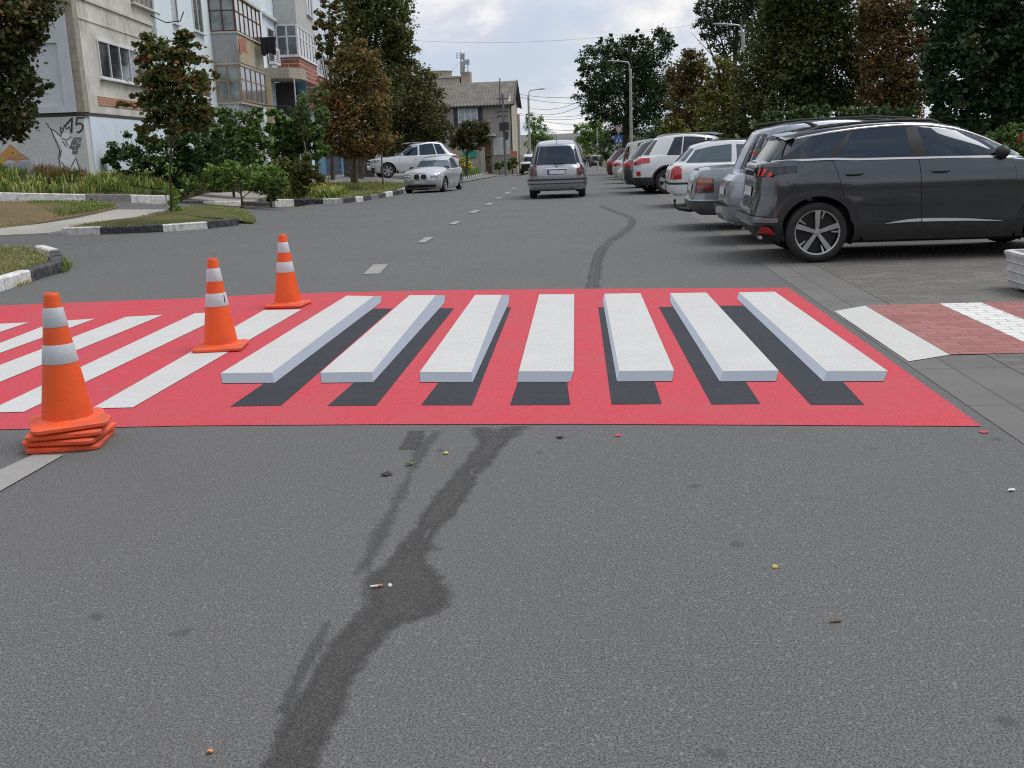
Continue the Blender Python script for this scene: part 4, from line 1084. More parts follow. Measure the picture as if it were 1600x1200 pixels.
build_car('estate_car', 'white boxy estate car with large clear side windows and square red tail lights', 'car', (P(1047, 280, 23.2).x+2.2, 24.1, T(3, 23)+.012), 0, S, RIGHT)
# white SUV -----------------------------------------------------------
S = spec(4.68, 1.72, 1.88, 2.7, 1.02, .37, 1.12, 1.06, 1.05, .88, .22, .62, 3.45, 2.6, PT_WHITE, deck=1.08, sill=.27, clad=.50, gap=.07, archtrim=.05, nr=7,
    windows=[((1.0, 1.25), (1.42, 1.50)), ((1.46, 1.54), (2.2, 2.15)), ((2.28, 2.2), (3.2, 2.7))], doors=[(1.5, 1.45), (2.25, 2.2), (3.25, 3.2)], mirror=(3.1, 1.12), sw=.26, hz=.98,
    wraps=[dict(name='tail_light', front=False, ya=.56, xb=.50, zlo=(.86, .93), zhi=(1.08, 1.07), mat=REDLAMP, off=.01), dict(name='reflector', front=False, ya=.78, xb=.22, zlo=(.55, .55), zhi=(.68, .68), mat=REDLAMP, off=.01)],
    ends=[dict(name='number_plate', front=False, y=(-.26, .26), z=(.70, .81), mat=PLATE, off=.012)])
S['extra'] = lambda b, g: [('roof_rail', (lambda m: ([m.tube([(.8, s*.58, 1.68), (1.0, s*.60, 1.745), (2.4, s*.60, 1.75), (2.7, s*.58, 1.69)], .016, 8) for s in (-1, 1)], m)[-1])(MB()), GALV), ('tow_bar', (lambda m: (m.tube([(.2, 0, .36), (-.05, 0, .36), (-.1, 0, .42)], .03, 8), m)[-1])(MB()), PLASTIC)]
build_car('suv', 'white SUV with black lower cladding and silver five-spoke wheels, beyond the boxy estate', 'car', near_wheel(1043, 303, S), 0, S, RIGHT)
# farther parked cars -------------------------------------------------
def farcar(name, label, px, Y, S, cat='car', dz=.0):
    x = P(px, 250, Y).x; build_car(name, label, cat, (x+S['L']/2, Y+S['W']/2, T(x+2, Y)+.012), 0, S, RIGHT)
S = spec(4.3, 1.62, 1.8, 2.6, .85, .33, 1.05, 1.0, 1.0, .82, .15, .55, 3.2, 2.4, PT_DARK, deck=1.02, sill=.25, windows=[((.75, .95), (1.2, 1.3)), ((1.26, 1.36), (2.05, 2.0)), ((2.15, 2.1), (3.0, 2.5))], doors=[(1.2, 1.25), (2.1, 2.05), (3.1, 3.1)], mirror=(2.9, 1.08),
    glass=GLASS_L, wraps=[dict(name='tail_light', front=False, ya=.58, xb=.34, zlo=(.80, .82), zhi=(1.0, .98), mat=REDLAMP, off=.01)], ends=[dict(name='number_plate', front=False, y=(-.26, .26), z=(.66, .77), mat=PLATE, off=.012)])
farcar('hatchback', 'anthracite hatchback with glowing red tail light, squeezed beyond the white SUV', 974, 33.5, S)
S = spec(4.4, 1.72, 1.78, 2.7, .8, .32, 1.0, 1.0, 1.0, .85, .12, .35, 3.4, 2.6, PT_BEIGE, deck=.72, sill=.25, rgw=(.66, .56), windows=[((.6, .75), (1.2, 1.25)), ((1.3, 1.35), (2.15, 2.1)), ((2.25, 2.2), (3.15, 2.6))], doors=[(1.2, 1.25), (2.2, 2.15), (3.1, 3.1)], mirror=(3.0, 1.05),
    rearglass=(1.0, 1.5), gwraps=[dict(name='tail_light', front=False, ya=.62, xb=.36, zlo=(1.05, 1.05), zhi=(1.3, 1.3), mat=REDLAMP)], ends=[dict(name='number_plate', front=False, y=(-.26, .26), z=(.55, .66), mat=PLATE, off=.012)])
farcar('minivan', 'pale champagne minivan with high red tail lights between an anthracite hatchback and a silver car', 966, 38.8, S)
S = spec(4.1, 1.48, 1.72, 2.5, .75, .3, .95, .93, .93, .75, .1, .5, 3.0, 2.2, PT_SILVER, sill=.22, windows=[((.6, .8), (1.9, 1.9)), ((2.0, 1.98), (2.85, 2.3))], doors=[(1.15, 1.2), (1.98, 1.94), (2.95, 2.95)], glass=GLASS_L,
    wraps=[dict(name='tail_light', front=False, ya=.5, xb=.34, zlo=(.74, .76), zhi=(.92, .9), mat=REDLAMP, off=.01)])
farcar('hatchback', 'silver hatchback parked beyond the champagne minivan', 957.5, 46.5, S)
S = spec(4.3, 1.58, 1.78, 2.6, .8, .33, 1.0, .98, .97, .8, .12, .5, 3.1, 2.3, PT_RED, sill=.24, windows=[((.6, .8), (1.9, 1.9)), ((2.0, 1.98), (2.9, 2.35))], doors=[(1.15, 1.2), (1.98, 1.94), (2.95, 2.95)], wraps=[dict(name='tail_light', front=False, ya=.5, xb=.34, zlo=(.8, .8), zhi=(.95, .95), mat=REDLAMP, off=.01)])
farcar('hatchback', 'dark red hatchback at the far end of the parked row', 947.5, 55, S)
S = spec(4.4, 1.62, 1.8, 2.6, .8, .33, 1.02, .98, .97, .8, .12, .5, 3.1, 2.3, PT_BLACK, sill=.24, windows=[((.6, .8), (1.9, 1.9)), ((2.0, 1.98), (2.9, 2.35))], wraps=[dict(name='tail_light', front=False, ya=.5, xb=.34, zlo=(.8, .8), zhi=(.95, .95), mat=REDLAMP, off=.01)])
farcar('hatchback', 'black car at the very end of the parked row, behind the dark red one', 947, 61, S)
# black car driving far off
build_car('estate_car', 'black car far down the street beside the people in dark clothes', 'car', (P(931, 240, 150).x, 150, T(1, 150)), 90, spec(4.3, 1.6, 1.8, 2.6, .8, .33, 1.0, .98, .97, .8, .12, .5, 3.1, 2.3, PT_BLACK, windows=[((.6, .8), (1.9, 1.9)), ((2.0, 1.98), (2.9, 2.35))], ends=[dict(name='number_plate', front=False, y=(-.26, .26), z=(.66, .78), mat=PLATE, off=.012)]))
# silver MPV driving away ---------------------------------------------
S = spec(4.32, 1.66, 1.742, 2.69, .78, .315, .98, .98, .98, .82, .14, .44, 3.4, 2.6, PT_SILVERD, deck=.95, sill=.24, nr=7, gnr=5, hwg=[(.9, .84), (1.1, .79), (1.45, .69), (1.6, .60), (1.66, .52)], rgw=(.70, .56), rearglass=(.99, 1.52),
    hw=[(.18, .78), (.3, .855), (.6, .871), (.85, .865), (.95, .84), (1.1, .80)],
    windows=[((.62, .80), (1.25, 1.25)), ((1.32, 1.32), (2.15, 2.1)), ((2.25, 2.2), (3.1, 2.6))], doors=[(1.2, 1.25), (2.2, 2.15), (3.1, 3.1)], mirror=(3.1, 1.05),
    wraps=[dict(name='tail_light', front=False, ya=.60, xb=.30, zlo=(.66, .70), zhi=(1.02, .97), mat=DARKLAMP, off=.008), dict(name='bumper_strip', front=False, ya=.0, xb=.5, zlo=(.53, .53), zhi=(.57, .57), mat=PLASTIC, off=.055),
           dict(name='bumper_strip', front=False, ya=.0, xb=.5, zlo=(.425, .425), zhi=(.445, .445), mat=PLASTIC, off=.068), dict(name='rear_bumper', front=False, ya=0, xb=.5, zlo=(.28, .28), zhi=(.53, .53), mat=PT_SILVERD, off=.05)],
    ends=[dict(name='number_plate', front=False, y=(-.26, .26), z=(.715, .825), mat=PLATE, off=.014), dict(name='plate_frame', front=False, y=(-.275, .275), z=(.70, .84), mat=PLASTIC, off=.011), dict(name='plate_band', front=False, y=(.215, .26), z=(.715, .825), mat=PLATEB, off=.017),
          dict(name='plate_handle', front=False, y=(-.34, .34), z=(.855, .885), mat=CHROME, off=.022), dict(name='badge', front=False, y=(-.035, .035), z=(.92, .965), mat=PT_DARK, off=.016)])
def road_van_extra(b, g):
    m = MB(); m.tube([(.1, -.45, .26), (-.04, -.45, .25)], .03, 8); out = [('exhaust_pipe', m, DARKMETAL)]
    m = MB(); m.tube([(.75, .0, 1.66), (.55, .0, 1.78), (.3, .0, 1.92)], [.012, .008, .005], 6); out.append(('antenna', m, PLASTIC))
    for sg in (-1, 1):
        m = MB(); m.tube([(.6, sg*.56, 1.63), (.8, sg*.58, 1.70), (2.2, sg*.58, 1.71), (2.5, sg*.56, 1.66)], .018, 8); out.append(('roof_rail', m, PLASTIC))
    m = MB(); m.tube([(g.xend(.1, 1.0, False)-.02, .1, 1.03), (g.xend(-.2, 1.0, False)-.02, -.2, 1.02)], .012, 6); out.append(('wiper', m, PLASTIC))
    return out
S['extra'] = road_van_extra
ZY = 31.0
build_car('minivan', 'silver minivan seen from behind, driving away in the middle of the street', 'car', (P(869.5, 300, ZY).x, ZY+2.16, T(0, ZY)+.004), 90.5, S)
# small silver hatchback coming towards us -----------------------------
S = spec(4.23, 1.43, 1.75, 2.66, .72, .315, .93, .92, .96, .79, .14, .62, 3.05, 2.15, PT_SILVER, sill=.17, nf=5.5, nr=7, mirror=(2.75, 1.0), crown=.06,
    windows=[((.75, .95), (1.9, 1.85)), ((2.0, 1.95), (2.85, 2.25))], doors=[(1.15, 1.2), (1.97, 1.92), (3.0, 3.0)], windscreen=(.96, 1.30), glass=GLASS_L, wsw=(.70, .57),
    xf=[(.17, 4.02), (.3, 4.18), (.5, 4.23), (.68, 4.20), (.8, 4.12), (.95, 3.8)],
    wraps=[dict(name='headlight', front=True, ya=.43, xb=3.66, zlo=(.60, .66), zhi=(.74, .77), mat=CLEARLAMP, off=.008)],
    ends=[dict(name='number_plate', front=True, y=(-.26, .26), z=(.405, .515), mat=PLATE, off=.03), dict(name='lower_grille', front=True, y=((-.62, -.66), (.62, .66)), z=(.25, .345), mat=SEAM, off=.008), dict(name='bumper_line', front=True, y=(-.66, .66), z=(.365, .375), mat=PT_SILVER2, off=.012)])
def hatch_extra(b, g):
    out = []
    for sg in (-1, 1):
        m = MB(); vs = []
        for k in range(20):
            a = 2*math.pi*k/20; y = sg*.15+.135*abs(math.cos(a))**.6*(1 if math.cos(a) > 0 else -1); z = .66+.11*abs(math.sin(a))**.7*(1 if math.sin(a) > 0 else -1)
            vs.append((b.xend(y, z, True)+.018, y, z))
        m.poly(vs); out.append(('kidney_grille', m, SEAM))
        m = MB(); m.tube(vs+[vs[0]], .012, 6, caps=False); out.append(('grille_surround', m, CHROME))
        m = MB(); 
        for yy in (.50, .64):
            y = sg*yy; z = .685; x = b.xend(y, z, True)+.014
            m.lathe([(.001, .012), (.03, .010), (.05, 0)], 14, Matrix.Translation((x, y, z)) @ Matrix.Rotation(R(90), 4, 'Y'))
        out.append(('headlamp_bulb', m, CHROME))
    m = MB(); m.lathe([(.001, .008), (.04, .004), (.042, 0)], 16, Matrix.Translation((b.xend(0, .79, True)+.004, 0, .79)) @ Matrix.Rotation(R(70), 4, 'Y')); out.append(('badge', m, PLATEB))
    return out
S['extra'] = hatch_extra
bx_ = P(664, 298.5, 42.2)
build_car('hatchback', 'silver two-kidney-grille hatchback facing the camera at the left kerb', 'car', (bx_.x+.08, 42.2+2.1, T(bx_.x+.1, 44)+.004), -90-7, S)
# silver SUV on the lot behind it ---------------------------------------
S = spec(4.93, 1.78, 1.95, 2.99, 1.05, .385, 1.13, 1.08, 1.10, .95, .2, .75, 3.45, 2.55, car_paint('light silver paint', (.68, .70, .72), .35, .35), deck=1.10, sill=.26, gap=.07, archtrim=.03, cladmat=PT_SILVER, windows=[((.75, 1.05), (1.25, 1.4)), ((1.32, 1.46), (2.25, 2.2)), ((2.35, 2.3), (3.3, 2.72))], doors=[(1.4, 1.45), (2.3, 2.25), (3.4, 3.35)], mirror=(3.2, 1.18), mirmat=PT_SILVER,
    spokes=6, sw=.2, xf=[(.2, 4.7), (.42, 4.9), (.7, 4.93), (.95, 4.88), (1.1, 4.55)], nf=5.5,
    wraps=[dict(name='headlight', front=True, ya=.60, xb=4.45, zlo=(.78, .84), zhi=(.95, .97), mat=CLEARLAMP, off=.01), dict(name='tail_light', front=False, ya=.5, xb=.45, zlo=(.9, .95), zhi=(1.05, 1.05), mat=REDLAMP, off=.012), dict(name='bumper_intake', front=True, ya=.62, xb=4.72, zlo=(.38, .42), zhi=(.55, .55), mat=PLASTIC, off=.012)],
    ends=[dict(name='grille', front=True, y=(-.5, .5), z=(.68, .94), mat=SEAM, off=.01), dict(name='grille_bar', front=True, y=(-.48, .48), z=(.78, .81), mat=CHROME, off=.02), dict(name='front_skirt', front=True, y=(-.75, .75), z=(.28, .42), mat=PLASTIC, off=.012)],
    extra=lambda b, g: [('roof_rail', (lambda m: ([m.tube([(.9, s*.62, 1.73), (1.1, s*.63, 1.79), (2.6, s*.63, 1.80), (2.9, s*.6, 1.74)], .016, 8) for s in (-1, 1)], m)[-1])(MB()), GALV)])
gw = G(607, 278.5); yaw_ = 180+22
hd = Vector((math.cos(R(yaw_)), math.sin(R(yaw_)), 0)); lf = Vector((-hd.y, hd.x, 0))
# near front wheel touches gw: front axle is at roh+wb-L/2 ahead of the centre, on the car's left
ctr = Vector((gw.x, gw.y, 0))-hd*(S['roh']+S['wb']-S['L']/2)-lf*(S['W']/2-.03)
build_car('suv', 'large silver SUV parked on the lot behind the small silver hatchback', 'car', (ctr.x, ctr.y, T(gw.x, gw.y)+.02), yaw_, S)
# jeep-like car half hidden behind the driving minivan --------------------
S = spec(4.3, 1.72, 1.78, 2.5, .8, .36, 1.1, 1.06, 1.05, 1.0, .1, .3, 3.1, 2.7, PT_WHITE, deck=1.08, sill=.3, windows=[((.4, .5), (1.8, 1.8)), ((1.9, 1.9), (2.9, 2.6))], windscreen=(1.1, 1.58),
    ends=[dict(name='grille', front=True, y=(-.7, .7), z=(.42, .90), mat=SEAM, off=.02), dict(name='bumper_intake', front=True, y=(-.8, .8), z=(.3, .5), mat=PLASTIC, off=.05)])
jx = P(826, 250, 96)
build_car('offroad_car', 'white off-road car with a black front end, half hidden left of the driving minivan', 'car', (jx.x, 98, T(-5, 97)+.004), -90, S)
# ---------------------------------------------------------------- vegetation
def leaf_mesh(C, size, up=.35, elong=1.5, fold=.25):
    """C: Nx3 leaf centres -> diamond leaves, randomly turned"""
    k = len(C)
    nrm = RNG.normal(size=(k, 3)); nrm[:, 2] = np.abs(nrm[:, 2])+up; nrm /= np.linalg.norm(nrm, axis=1)[:, None]
    a = RNG.normal(size=(k, 3)); a -= nrm*(a*nrm).sum(1)[:, None]; a /= np.linalg.norm(a, axis=1)[:, None]
    b = np.cross(nrm, a); s = (size*RNG.uniform(.5, 1.35, k))[:, None]
    v0 = C-a*s*elong/2; v2 = C+a*s*elong/2; v1 = C+b*s*.5-nrm*s*fold*.4+a*s*.08; v3 = C-b*s*.5-nrm*s*fold*.4+a*s*.08
    V = np.stack([v0, v1, v2, v3], 1).reshape(-1, 3); i = np.arange(k)*4
    F = np.concatenate([np.stack([i, i+1, i+2], 1), np.stack([i, i+2, i+3], 1)])
    return V, F.tolist()
def crown_points(blobs, n, clump=.34, per=34, shell=.55):
    n = int(n*2.1); clump *= 1.08; per = int(per*1.25)
    """blobs: (centre, rx, ry, rz); clumps of leaves fill the outer part of every blob, leaving gaps"""
    w_ = np.array([(b[1]*b[3])**1.0 for b in blobs]); w_ /= w_.sum(); out = []
    for b, q in zip(blobs, w_):
        m = max(8, int(n*q)); nc = max(3, m//per)
        d = RNG.normal(size=(nc, 3)); d /= np.linalg.norm(d, axis=1)[:, None]
        rr = RNG.uniform(shell**3, 1, nc)**(1/3)
        c = d*rr[:, None]; r = np.array([b[1], b[2], b[3]])
        idx = RNG.integers(0, nc, m)
        sc = clump*RNG.uniform(.6, 1.3, nc)[idx][:, None]
        p = c[idx]+RNG.normal(size=(m, 3))*sc*.5*np.array([1, 1, .75])
        out.append(np.array(b[0])+p*r)
    return np.concatenate(out)
def limbs(mb, base, top, r0, blobs, nl=6, wob=.025):
    pts = []; n_ = 7
    for i in range(n_+1):
        t = i/n_; p = base.lerp(top, t); k = (top-base).length*wob*math.sin(t*3.1)
        pts.append(p+Vector((k*random.uniform(-1, 1)*.4, k*random.uniform(-1, 1)*.4, 0)))
    mb.tube(pts, [r0*(1.25 if i == 0 else 1)*(1-.72*i/n_) for i in range(n_+1)], 10)
    for b in blobs[:nl]:
        t = random.uniform(.38, .8); i = int(t*n_); s_ = pts[i]; e = Vector(b[0]); 
        if (e-s_).length < .3: continue
        mid = s_.lerp(e, .5)+Vector((0, 0, .12*(e-s_).length)); rr = r0*(1-.72*t)*.55
        mb.tube([s_, mid, e], [rr, rr*.7, rr*.25], 6)
        for _ in range(3):
            q = e+Vector((random.gauss(0, b[1]*.45), random.gauss(0, b[2]*.45), random.gauss(0, b[3]*.45))); mb.tube([mid.lerp(e, random.uniform(.2, .9)), q], [rr*.35, rr*.1], 5)
def tree(name, label, Y, base, bl, n, lsize, mat, r0=.12, cat='tree', group=None, bark=None, top=None, clump=.34, shell=.5, elong=1.4, nl=8, base_world=None, per=34, depth=.9):
    """bl: crown lobes as (px, py, radius px [, depth shift m [, vertical squash]]) at distance Y"""
    blobs = []
    for b in bl:
        dy = b[3] if len(b) > 3 else random.uniform(-.35, .35)*b[2]*Y/1600*1.5; sq = b[4] if len(b) > 4 else 1.0
        c = P(b[0], b[1], Y+dy); r = b[2]*(Y+dy)/1600; blobs.append((c, r, r*depth, r*sq))
    bw = base_world or (P(base[0], base[1], Y))
    bw = Vector((bw.x, bw.y, (T(bw.x, bw.y) if base_world is None else bw.z)-.05))
    t = thing(name, label, cat, tuple(bw), group)
    cc = sum((Vector(b[0])*b[1]*b[1] for b in blobs), Vector())/sum(b[1]*b[1] for b in blobs)
    if top is None: tp = Vector((cc.x, cc.y, max(b[0].z for b in blobs)))
    else: tp = P(top[0], top[1], Y)
    mb = MB(); limbs(mb, bw, tp, r0, blobs, nl); mb.build('trunk' if r0 > .04 else 'stem', bark or BARK, t, 60)
    V, F = leaf_mesh(crown_points(blobs, n, clump, per, shell), lsize*.80, elong=elong); emit('crown' if cat == 'tree' else 'foliage', V, F, mat, t)
    return t
M_DARK = leaf_mat('dark green leaves', [(0, (.012, .028, .010)), (.45, (.022, .045, .014)), (.8, (.04, .062, .018)), (1, (.075, .08, .022))], .2)
M_MAPLE = leaf_mat('maple leaves turning', [(0, (.028, .05, .016)), (.4, (.045, .07, .02)), (.60, (.075, .075, .024)), (.76, (.14, .07, .026)), (1, (.20, .08, .035))], .25)
M_BROWN = leaf_mat('brown orange leaves', [(0, (.05, .06, .018)), (.35, (.085, .08, .024)), (.6, (.125, .08, .028)), (.82, (.19, .088, .032)), (1, (.24, .105, .038))], .28)
M_RUST = leaf_mat('rusty leaves', [(0, (.09, .05, .02)), (.5, (.13, .06, .025)), (1, (.19, .09, .035))], .28)
M_OLIVE = leaf_mat('olive leaves', [(0, (.03, .042, .012)), (.5, (.055, .065, .018)), (.8, (.10, .085, .022)), (1, (.17, .11, .03))], .25)
M_SHRUB = leaf_mat('shrub leaves', [(0, (.022, .05, .014)), (.5, (.045, .085, .02)), (1, (.09, .13, .03))], .25)
M_SHRUBD = leaf_mat('dark shrub leaves', [(0, (.014, .034, .012)), (.5, (.028, .055, .016)), (1, (.055, .085, .025))], .2)
M_LIME = leaf_mat('bright leaves', [(0, (.06, .11, .02)), (.5, (.10, .17, .03)), (1, (.19, .25, .05))], .35)
M_PALE = leaf_mat('pale green leaves', [(0, (.045, .07, .022)), (.5, (.075, .105, .034)), (1, (.12, .15, .05))], .3)
M_GOLD = leaf_mat('green gold leaves', [(0, (.04, .06, .015)), (.5, (.075, .085, .02)), (.75, (.14, .12, .025)), (1, (.24, .15, .035))], .28)

# left side -----------------------------------------------------------
tree('maple_tree', 'dark maple hanging into the left edge of the picture in front of the graffiti wall', 18.5, (-60, 330),
     [(-20, 20, 62), (40, 10, 42), (-10, 85, 55), (48, 55, 26), (60, 22, 22), (10, 130, 45), (58, 136, 20, 0, .6), (74, 132, 13, 0, .6), (5, 180, 34), (18, 212, 18), (30, 170, 24), (-60, 60, 70), (-60, 170, 60), (68, 62, 9)], 8500, .105, leaf_mat('dark maple leaves', [(0, (.014, .024, .010)), (.5, (.03, .042, .014)), (.72, (.055, .048, .018)), (.88, (.11, .055, .022)), (1, (.16, .07, .03))], .2), .13, group=None, elong=1.15, clump=.42)
ym = G(268, 334)
young = tree('maple_tree', 'young maple with a slim trunk and reddening leaves on the lawn island', 22.0, None,
     [(238, 75, 24, 0, .8), (290, 70, 22, 0, .8), (262, 100, 34, 0, .7), (312, 92, 20, 0, .45), (226, 95, 14, 0, .6), (250, 130, 36, 0, .55), (300, 128, 34, 0, .5), (215, 160, 26, 0, .42), (190, 165, 14, 0, .35), (255, 165, 34, 0, .55), (300, 165, 32, 0, .6), (325, 178, 18, 0, .6), (235, 195, 26, 0, .5), (280, 195, 32, 0, .6), (310, 190, 20, 0, .7), (228, 55, 10, 0, .8), (285, 55, 12, 0, .9), (335, 118, 10, 0, .6), (240, 215, 14, 0, .5), (215, 150, 9, 0, .5)],
     3300, .125, M_MAPLE, .034, base_world=Vector((ym.x, ym.y, .1)), elong=1.1, clump=.40, shell=.3, per=22, nl=14, top=(262, 60), bark=pm('slim bark', (.16, .115, .09), (.09, .065, .05), 14, .9, bump=.5))
for px, py, k_ in ((267, 262, 40), (262, 292, 40), (272, 300, 40), (271, 315, 60), (277, 328, 50), (266, 336, 25)):
    V, F = leaf_mesh(np.array(P(px, py, ym.y-.1))+RNG.normal(size=(k_, 3))*np.array([.07, .07, .06]), .075); emit('shoot', V, F, M_LIME, young)
def shrub(label, Y, bl, n, ls, mat, basepx=None, r0=.035, group='shrubs in the bed below the apartment block', cat='shrub', bark=None, nl=8, **kw):
    px = sum(b[0] for b in bl)/len(bl); b0 = P(basepx or px, 280, Y); bw = Vector((b0.x, b0.y, bedz(b0.x, b0.y)-.15))
    return tree('shrub' if cat == 'shrub' else 'young_tree', label, Y, None, bl, n, ls, mat, r0, cat, group, bark, base_world=bw, nl=nl, **kw)
shrub('broad-leaved climber shrub against the pale blue plinth right of the graffiti', 29.4, [(190, 232, 24), (215, 225, 22), (232, 245, 24), (178, 250, 18), (205, 262, 26), (240, 218, 14)], 1000, .15, M_SHRUBD, elong=1.1)
shrub('dense dark shrub directly behind the young maple', 30.5, [(265, 245, 34), (300, 235, 34), (280, 268, 28), (320, 255, 30), (255, 268, 20), (290, 215, 24), (325, 215, 26)], 2600, .12, M_SHRUBD)
shrub('tall fresh-green shrub below the lower brown-framed balcony', 33, [(345, 205, 30), (380, 200, 28), (360, 235, 36), (400, 225, 28), (340, 255, 30), (385, 255, 30), (350, 180, 18), (395, 180, 16), (310, 262, 18)], 3600, .12, M_SHRUB)
shrub('low bright weedy shrub at the front of the bed', 29.5, [(330, 276, 18), (360, 272, 22), (395, 278, 22), (420, 270, 18), (300, 284, 14), (440, 282, 14)], 1900, .09, leaf_mat('weed leaves', [(0, (.05, .09, .02)), (.5, (.085, .14, .03)), (1, (.16, .21, .05))], .3))
shrub('small bushy elder with a dark stem in front of the entrance', 37, [(445, 205, 22), (470, 200, 24), (430, 190, 16), (455, 225, 26), (485, 215, 20), (495, 235, 16), (440, 240, 18), (420, 215, 16)], 3000, .15, M_SHRUB, 455, .06, cat='tree', group=None)
shrub('ragged brown-tinged shrub between the elder and the striped kerb', 34, [(440, 262, 20), (460, 270, 20), (480, 262, 18), (430, 280, 14), (470, 285, 16), (495, 275, 13)], 1700, .11, M_OLIVE, 455)
shrub('feathery blue-green bush overhanging the concrete path', 30.6, [(415, 292, 16), (430, 300, 14), (400, 286, 14), (440, 290, 12)], 1500, .07, leaf_mat('feathery leaves', [(0, (.05, .09, .035)), (.5, (.085, .135, .05)), (1, (.14, .19, .08))], .3), 420)
sp = G(483, 303)
tree('young_tree', 'thin pale-leaved sapling on a slanting pale trunk in the striped-kerb verge', 35, None, [(480, 165, 20, 0, 1), (497, 150, 14), (470, 188, 15), (500, 178, 16), (460, 170, 10), (488, 205, 12), (478, 240, 7), (512, 195, 9)], 900, .11, M_PALE, .06, 'tree', None, BARK_PALE, top=(470, 160), base_world=Vector((sp.x, sp.y, sp.z)), shell=.2, nl=8)
bt = G(554, 289)
tree('broadleaf_tree', 'orange-brown street tree with a narrow crown on the verge left of the silver SUV', 42, None,
     [(550, 110, 32), (530, 140, 30), (580, 135, 28), (545, 170, 40), (590, 175, 26), (520, 180, 26), (560, 205, 40), (530, 220, 28), (590, 215, 26), (545, 85, 18), (570, 95, 20), (515, 155, 18), (600, 195, 14), (560, 70, 12), (545, 238, 20, 0, .6), (580, 236, 20, 0, .6), (510, 205, 14), (530, 105, 14)],
     12500, .115, M_BROWN, .15, base_world=bt, top=(548, 120), bark=pm('grey bark', (.21, .18, .15), (.12, .10, .08), 12, .95, bump=.6))
tree('poplar_tree', 'tall tree rising out of the frame behind the orange-brown street tree', 50, (560, 280),
     [(600, 20, 40), (560, 10, 34), (620, 50, 28), (590, 65, 38), (625, 90, 22), (605, 110, 32), (560, 50, 26), (580, -30, 50), (630, 70, 20), (545, 30, 18), (620, -10, 26), (600, 140, 26), (638, 55, 10), (632, 25, 12)], 10500, .15, leaf_mat('tall olive leaves', [(0, (.035, .05, .016)), (.5, (.06, .075, .022)), (.8, (.10, .09, .028)), (1, (.15, .10, .035))], .25), .2, top=(595, 0), shell=.35)
tree('poplar_tree', 'slim rust-red tree top standing between the apartment balconies and the tall tree', 54, (550, 280),
     [(548, 5, 12, 0, 1.6), (550, 40, 12, 0, 1.6), (553, 70, 14, 0, 1.5), (562, 78, 14), (545, -25, 12, 0, 1.6), (556, 95, 14)], 2600, .13, M_RUST, .1, shell=.2)
tree('maple_tree', 'thin-crowned maple whose branch tips reach in front of the white balcony', 46, (520, 280),
     [(505, 25, 16), (520, 45, 16), (495, 40, 12), (510, 65, 16), (530, 75, 16), (525, 20, 14), (540, 55, 12), (500, 85, 10), (520, 95, 14), (515, 5, 12), (535, 100, 12)], 1300, .15, leaf_mat('thin maple leaves', [(0, (.04, .06, .02)), (.5, (.07, .08, .025)), (.75, (.14, .08, .03)), (1, (.2, .1, .04))], .3), .09, shell=.2)
tree('broadleaf_tree', 'dark broad tree behind the silver SUV, left of the corrugated-roof house', 62, (640, 262),
     [(625, 140, 30), (655, 130, 26), (640, 165, 36), (670, 160, 26), (615, 180, 30), (660, 195, 34), (690, 185, 18), (630, 210, 32), (690, 208, 18), (600, 205, 24), (665, 220, 26), (645, 108, 14), (676, 138, 12), (612, 120, 18), (700, 200, 10)], 13000, .14, leaf_mat('dusk leaves', [(0, (.028, .036, .013)), (.45, (.045, .052, .018)), (.75, (.085, .062, .022)), (1, (.14, .075, .03))], .22), .22)
tree('broadleaf_tree', 'low dark tree in the yard, below the house window', 76, (727, 262), [(735, 205, 17), (750, 200, 14), (722, 215, 15), (742, 218, 16), (712, 222, 12), (756, 212, 9), (728, 226, 12)], 2600, .17, leaf_mat('yard leaves', [(0, (.018, .026, .010)), (.5, (.035, .04, .014)), (.8, (.08, .06, .022)), (1, (.12, .065, .028))], .22), .11)
tree('broadleaf_tree', 'small dark shrub-like tree behind the silver SUV bonnet', 66, (600, 265), [(590, 225, 18), (610, 235, 14), (575, 232, 14), (625, 228, 14)], 1500, .14, M_DARK, .08)
for lab, Y_, bl, mt in (('bright green tree just right of the concrete poles', 125, [(832, 200, 12), (845, 208, 14), (835, 222, 14), (855, 222, 12), (828, 185, 7), (862, 230, 8), (840, 190, 8)], leaf_mat('far bright leaves', [(0, (.05, .10, .02)), (.5, (.085, .15, .03)), (1, (.14, .20, .045))], .3)),
                        ('light green tree beneath the dark crowns on the right, far down the street', 110, [(925, 205, 16), (910, 215, 12), (938, 212, 14), (920, 228, 13), (945, 228, 11), (905, 200, 8), (930, 190, 10)], leaf_mat('far bright leaves', [(0, (.05, .10, .02)), (1, (.14, .20, .045))], .3))):
    tree('broadleaf_tree', lab, Y_, (816 if bl[0][0] < 900 else 953, 250), bl, 2200, .2, mt, .14)

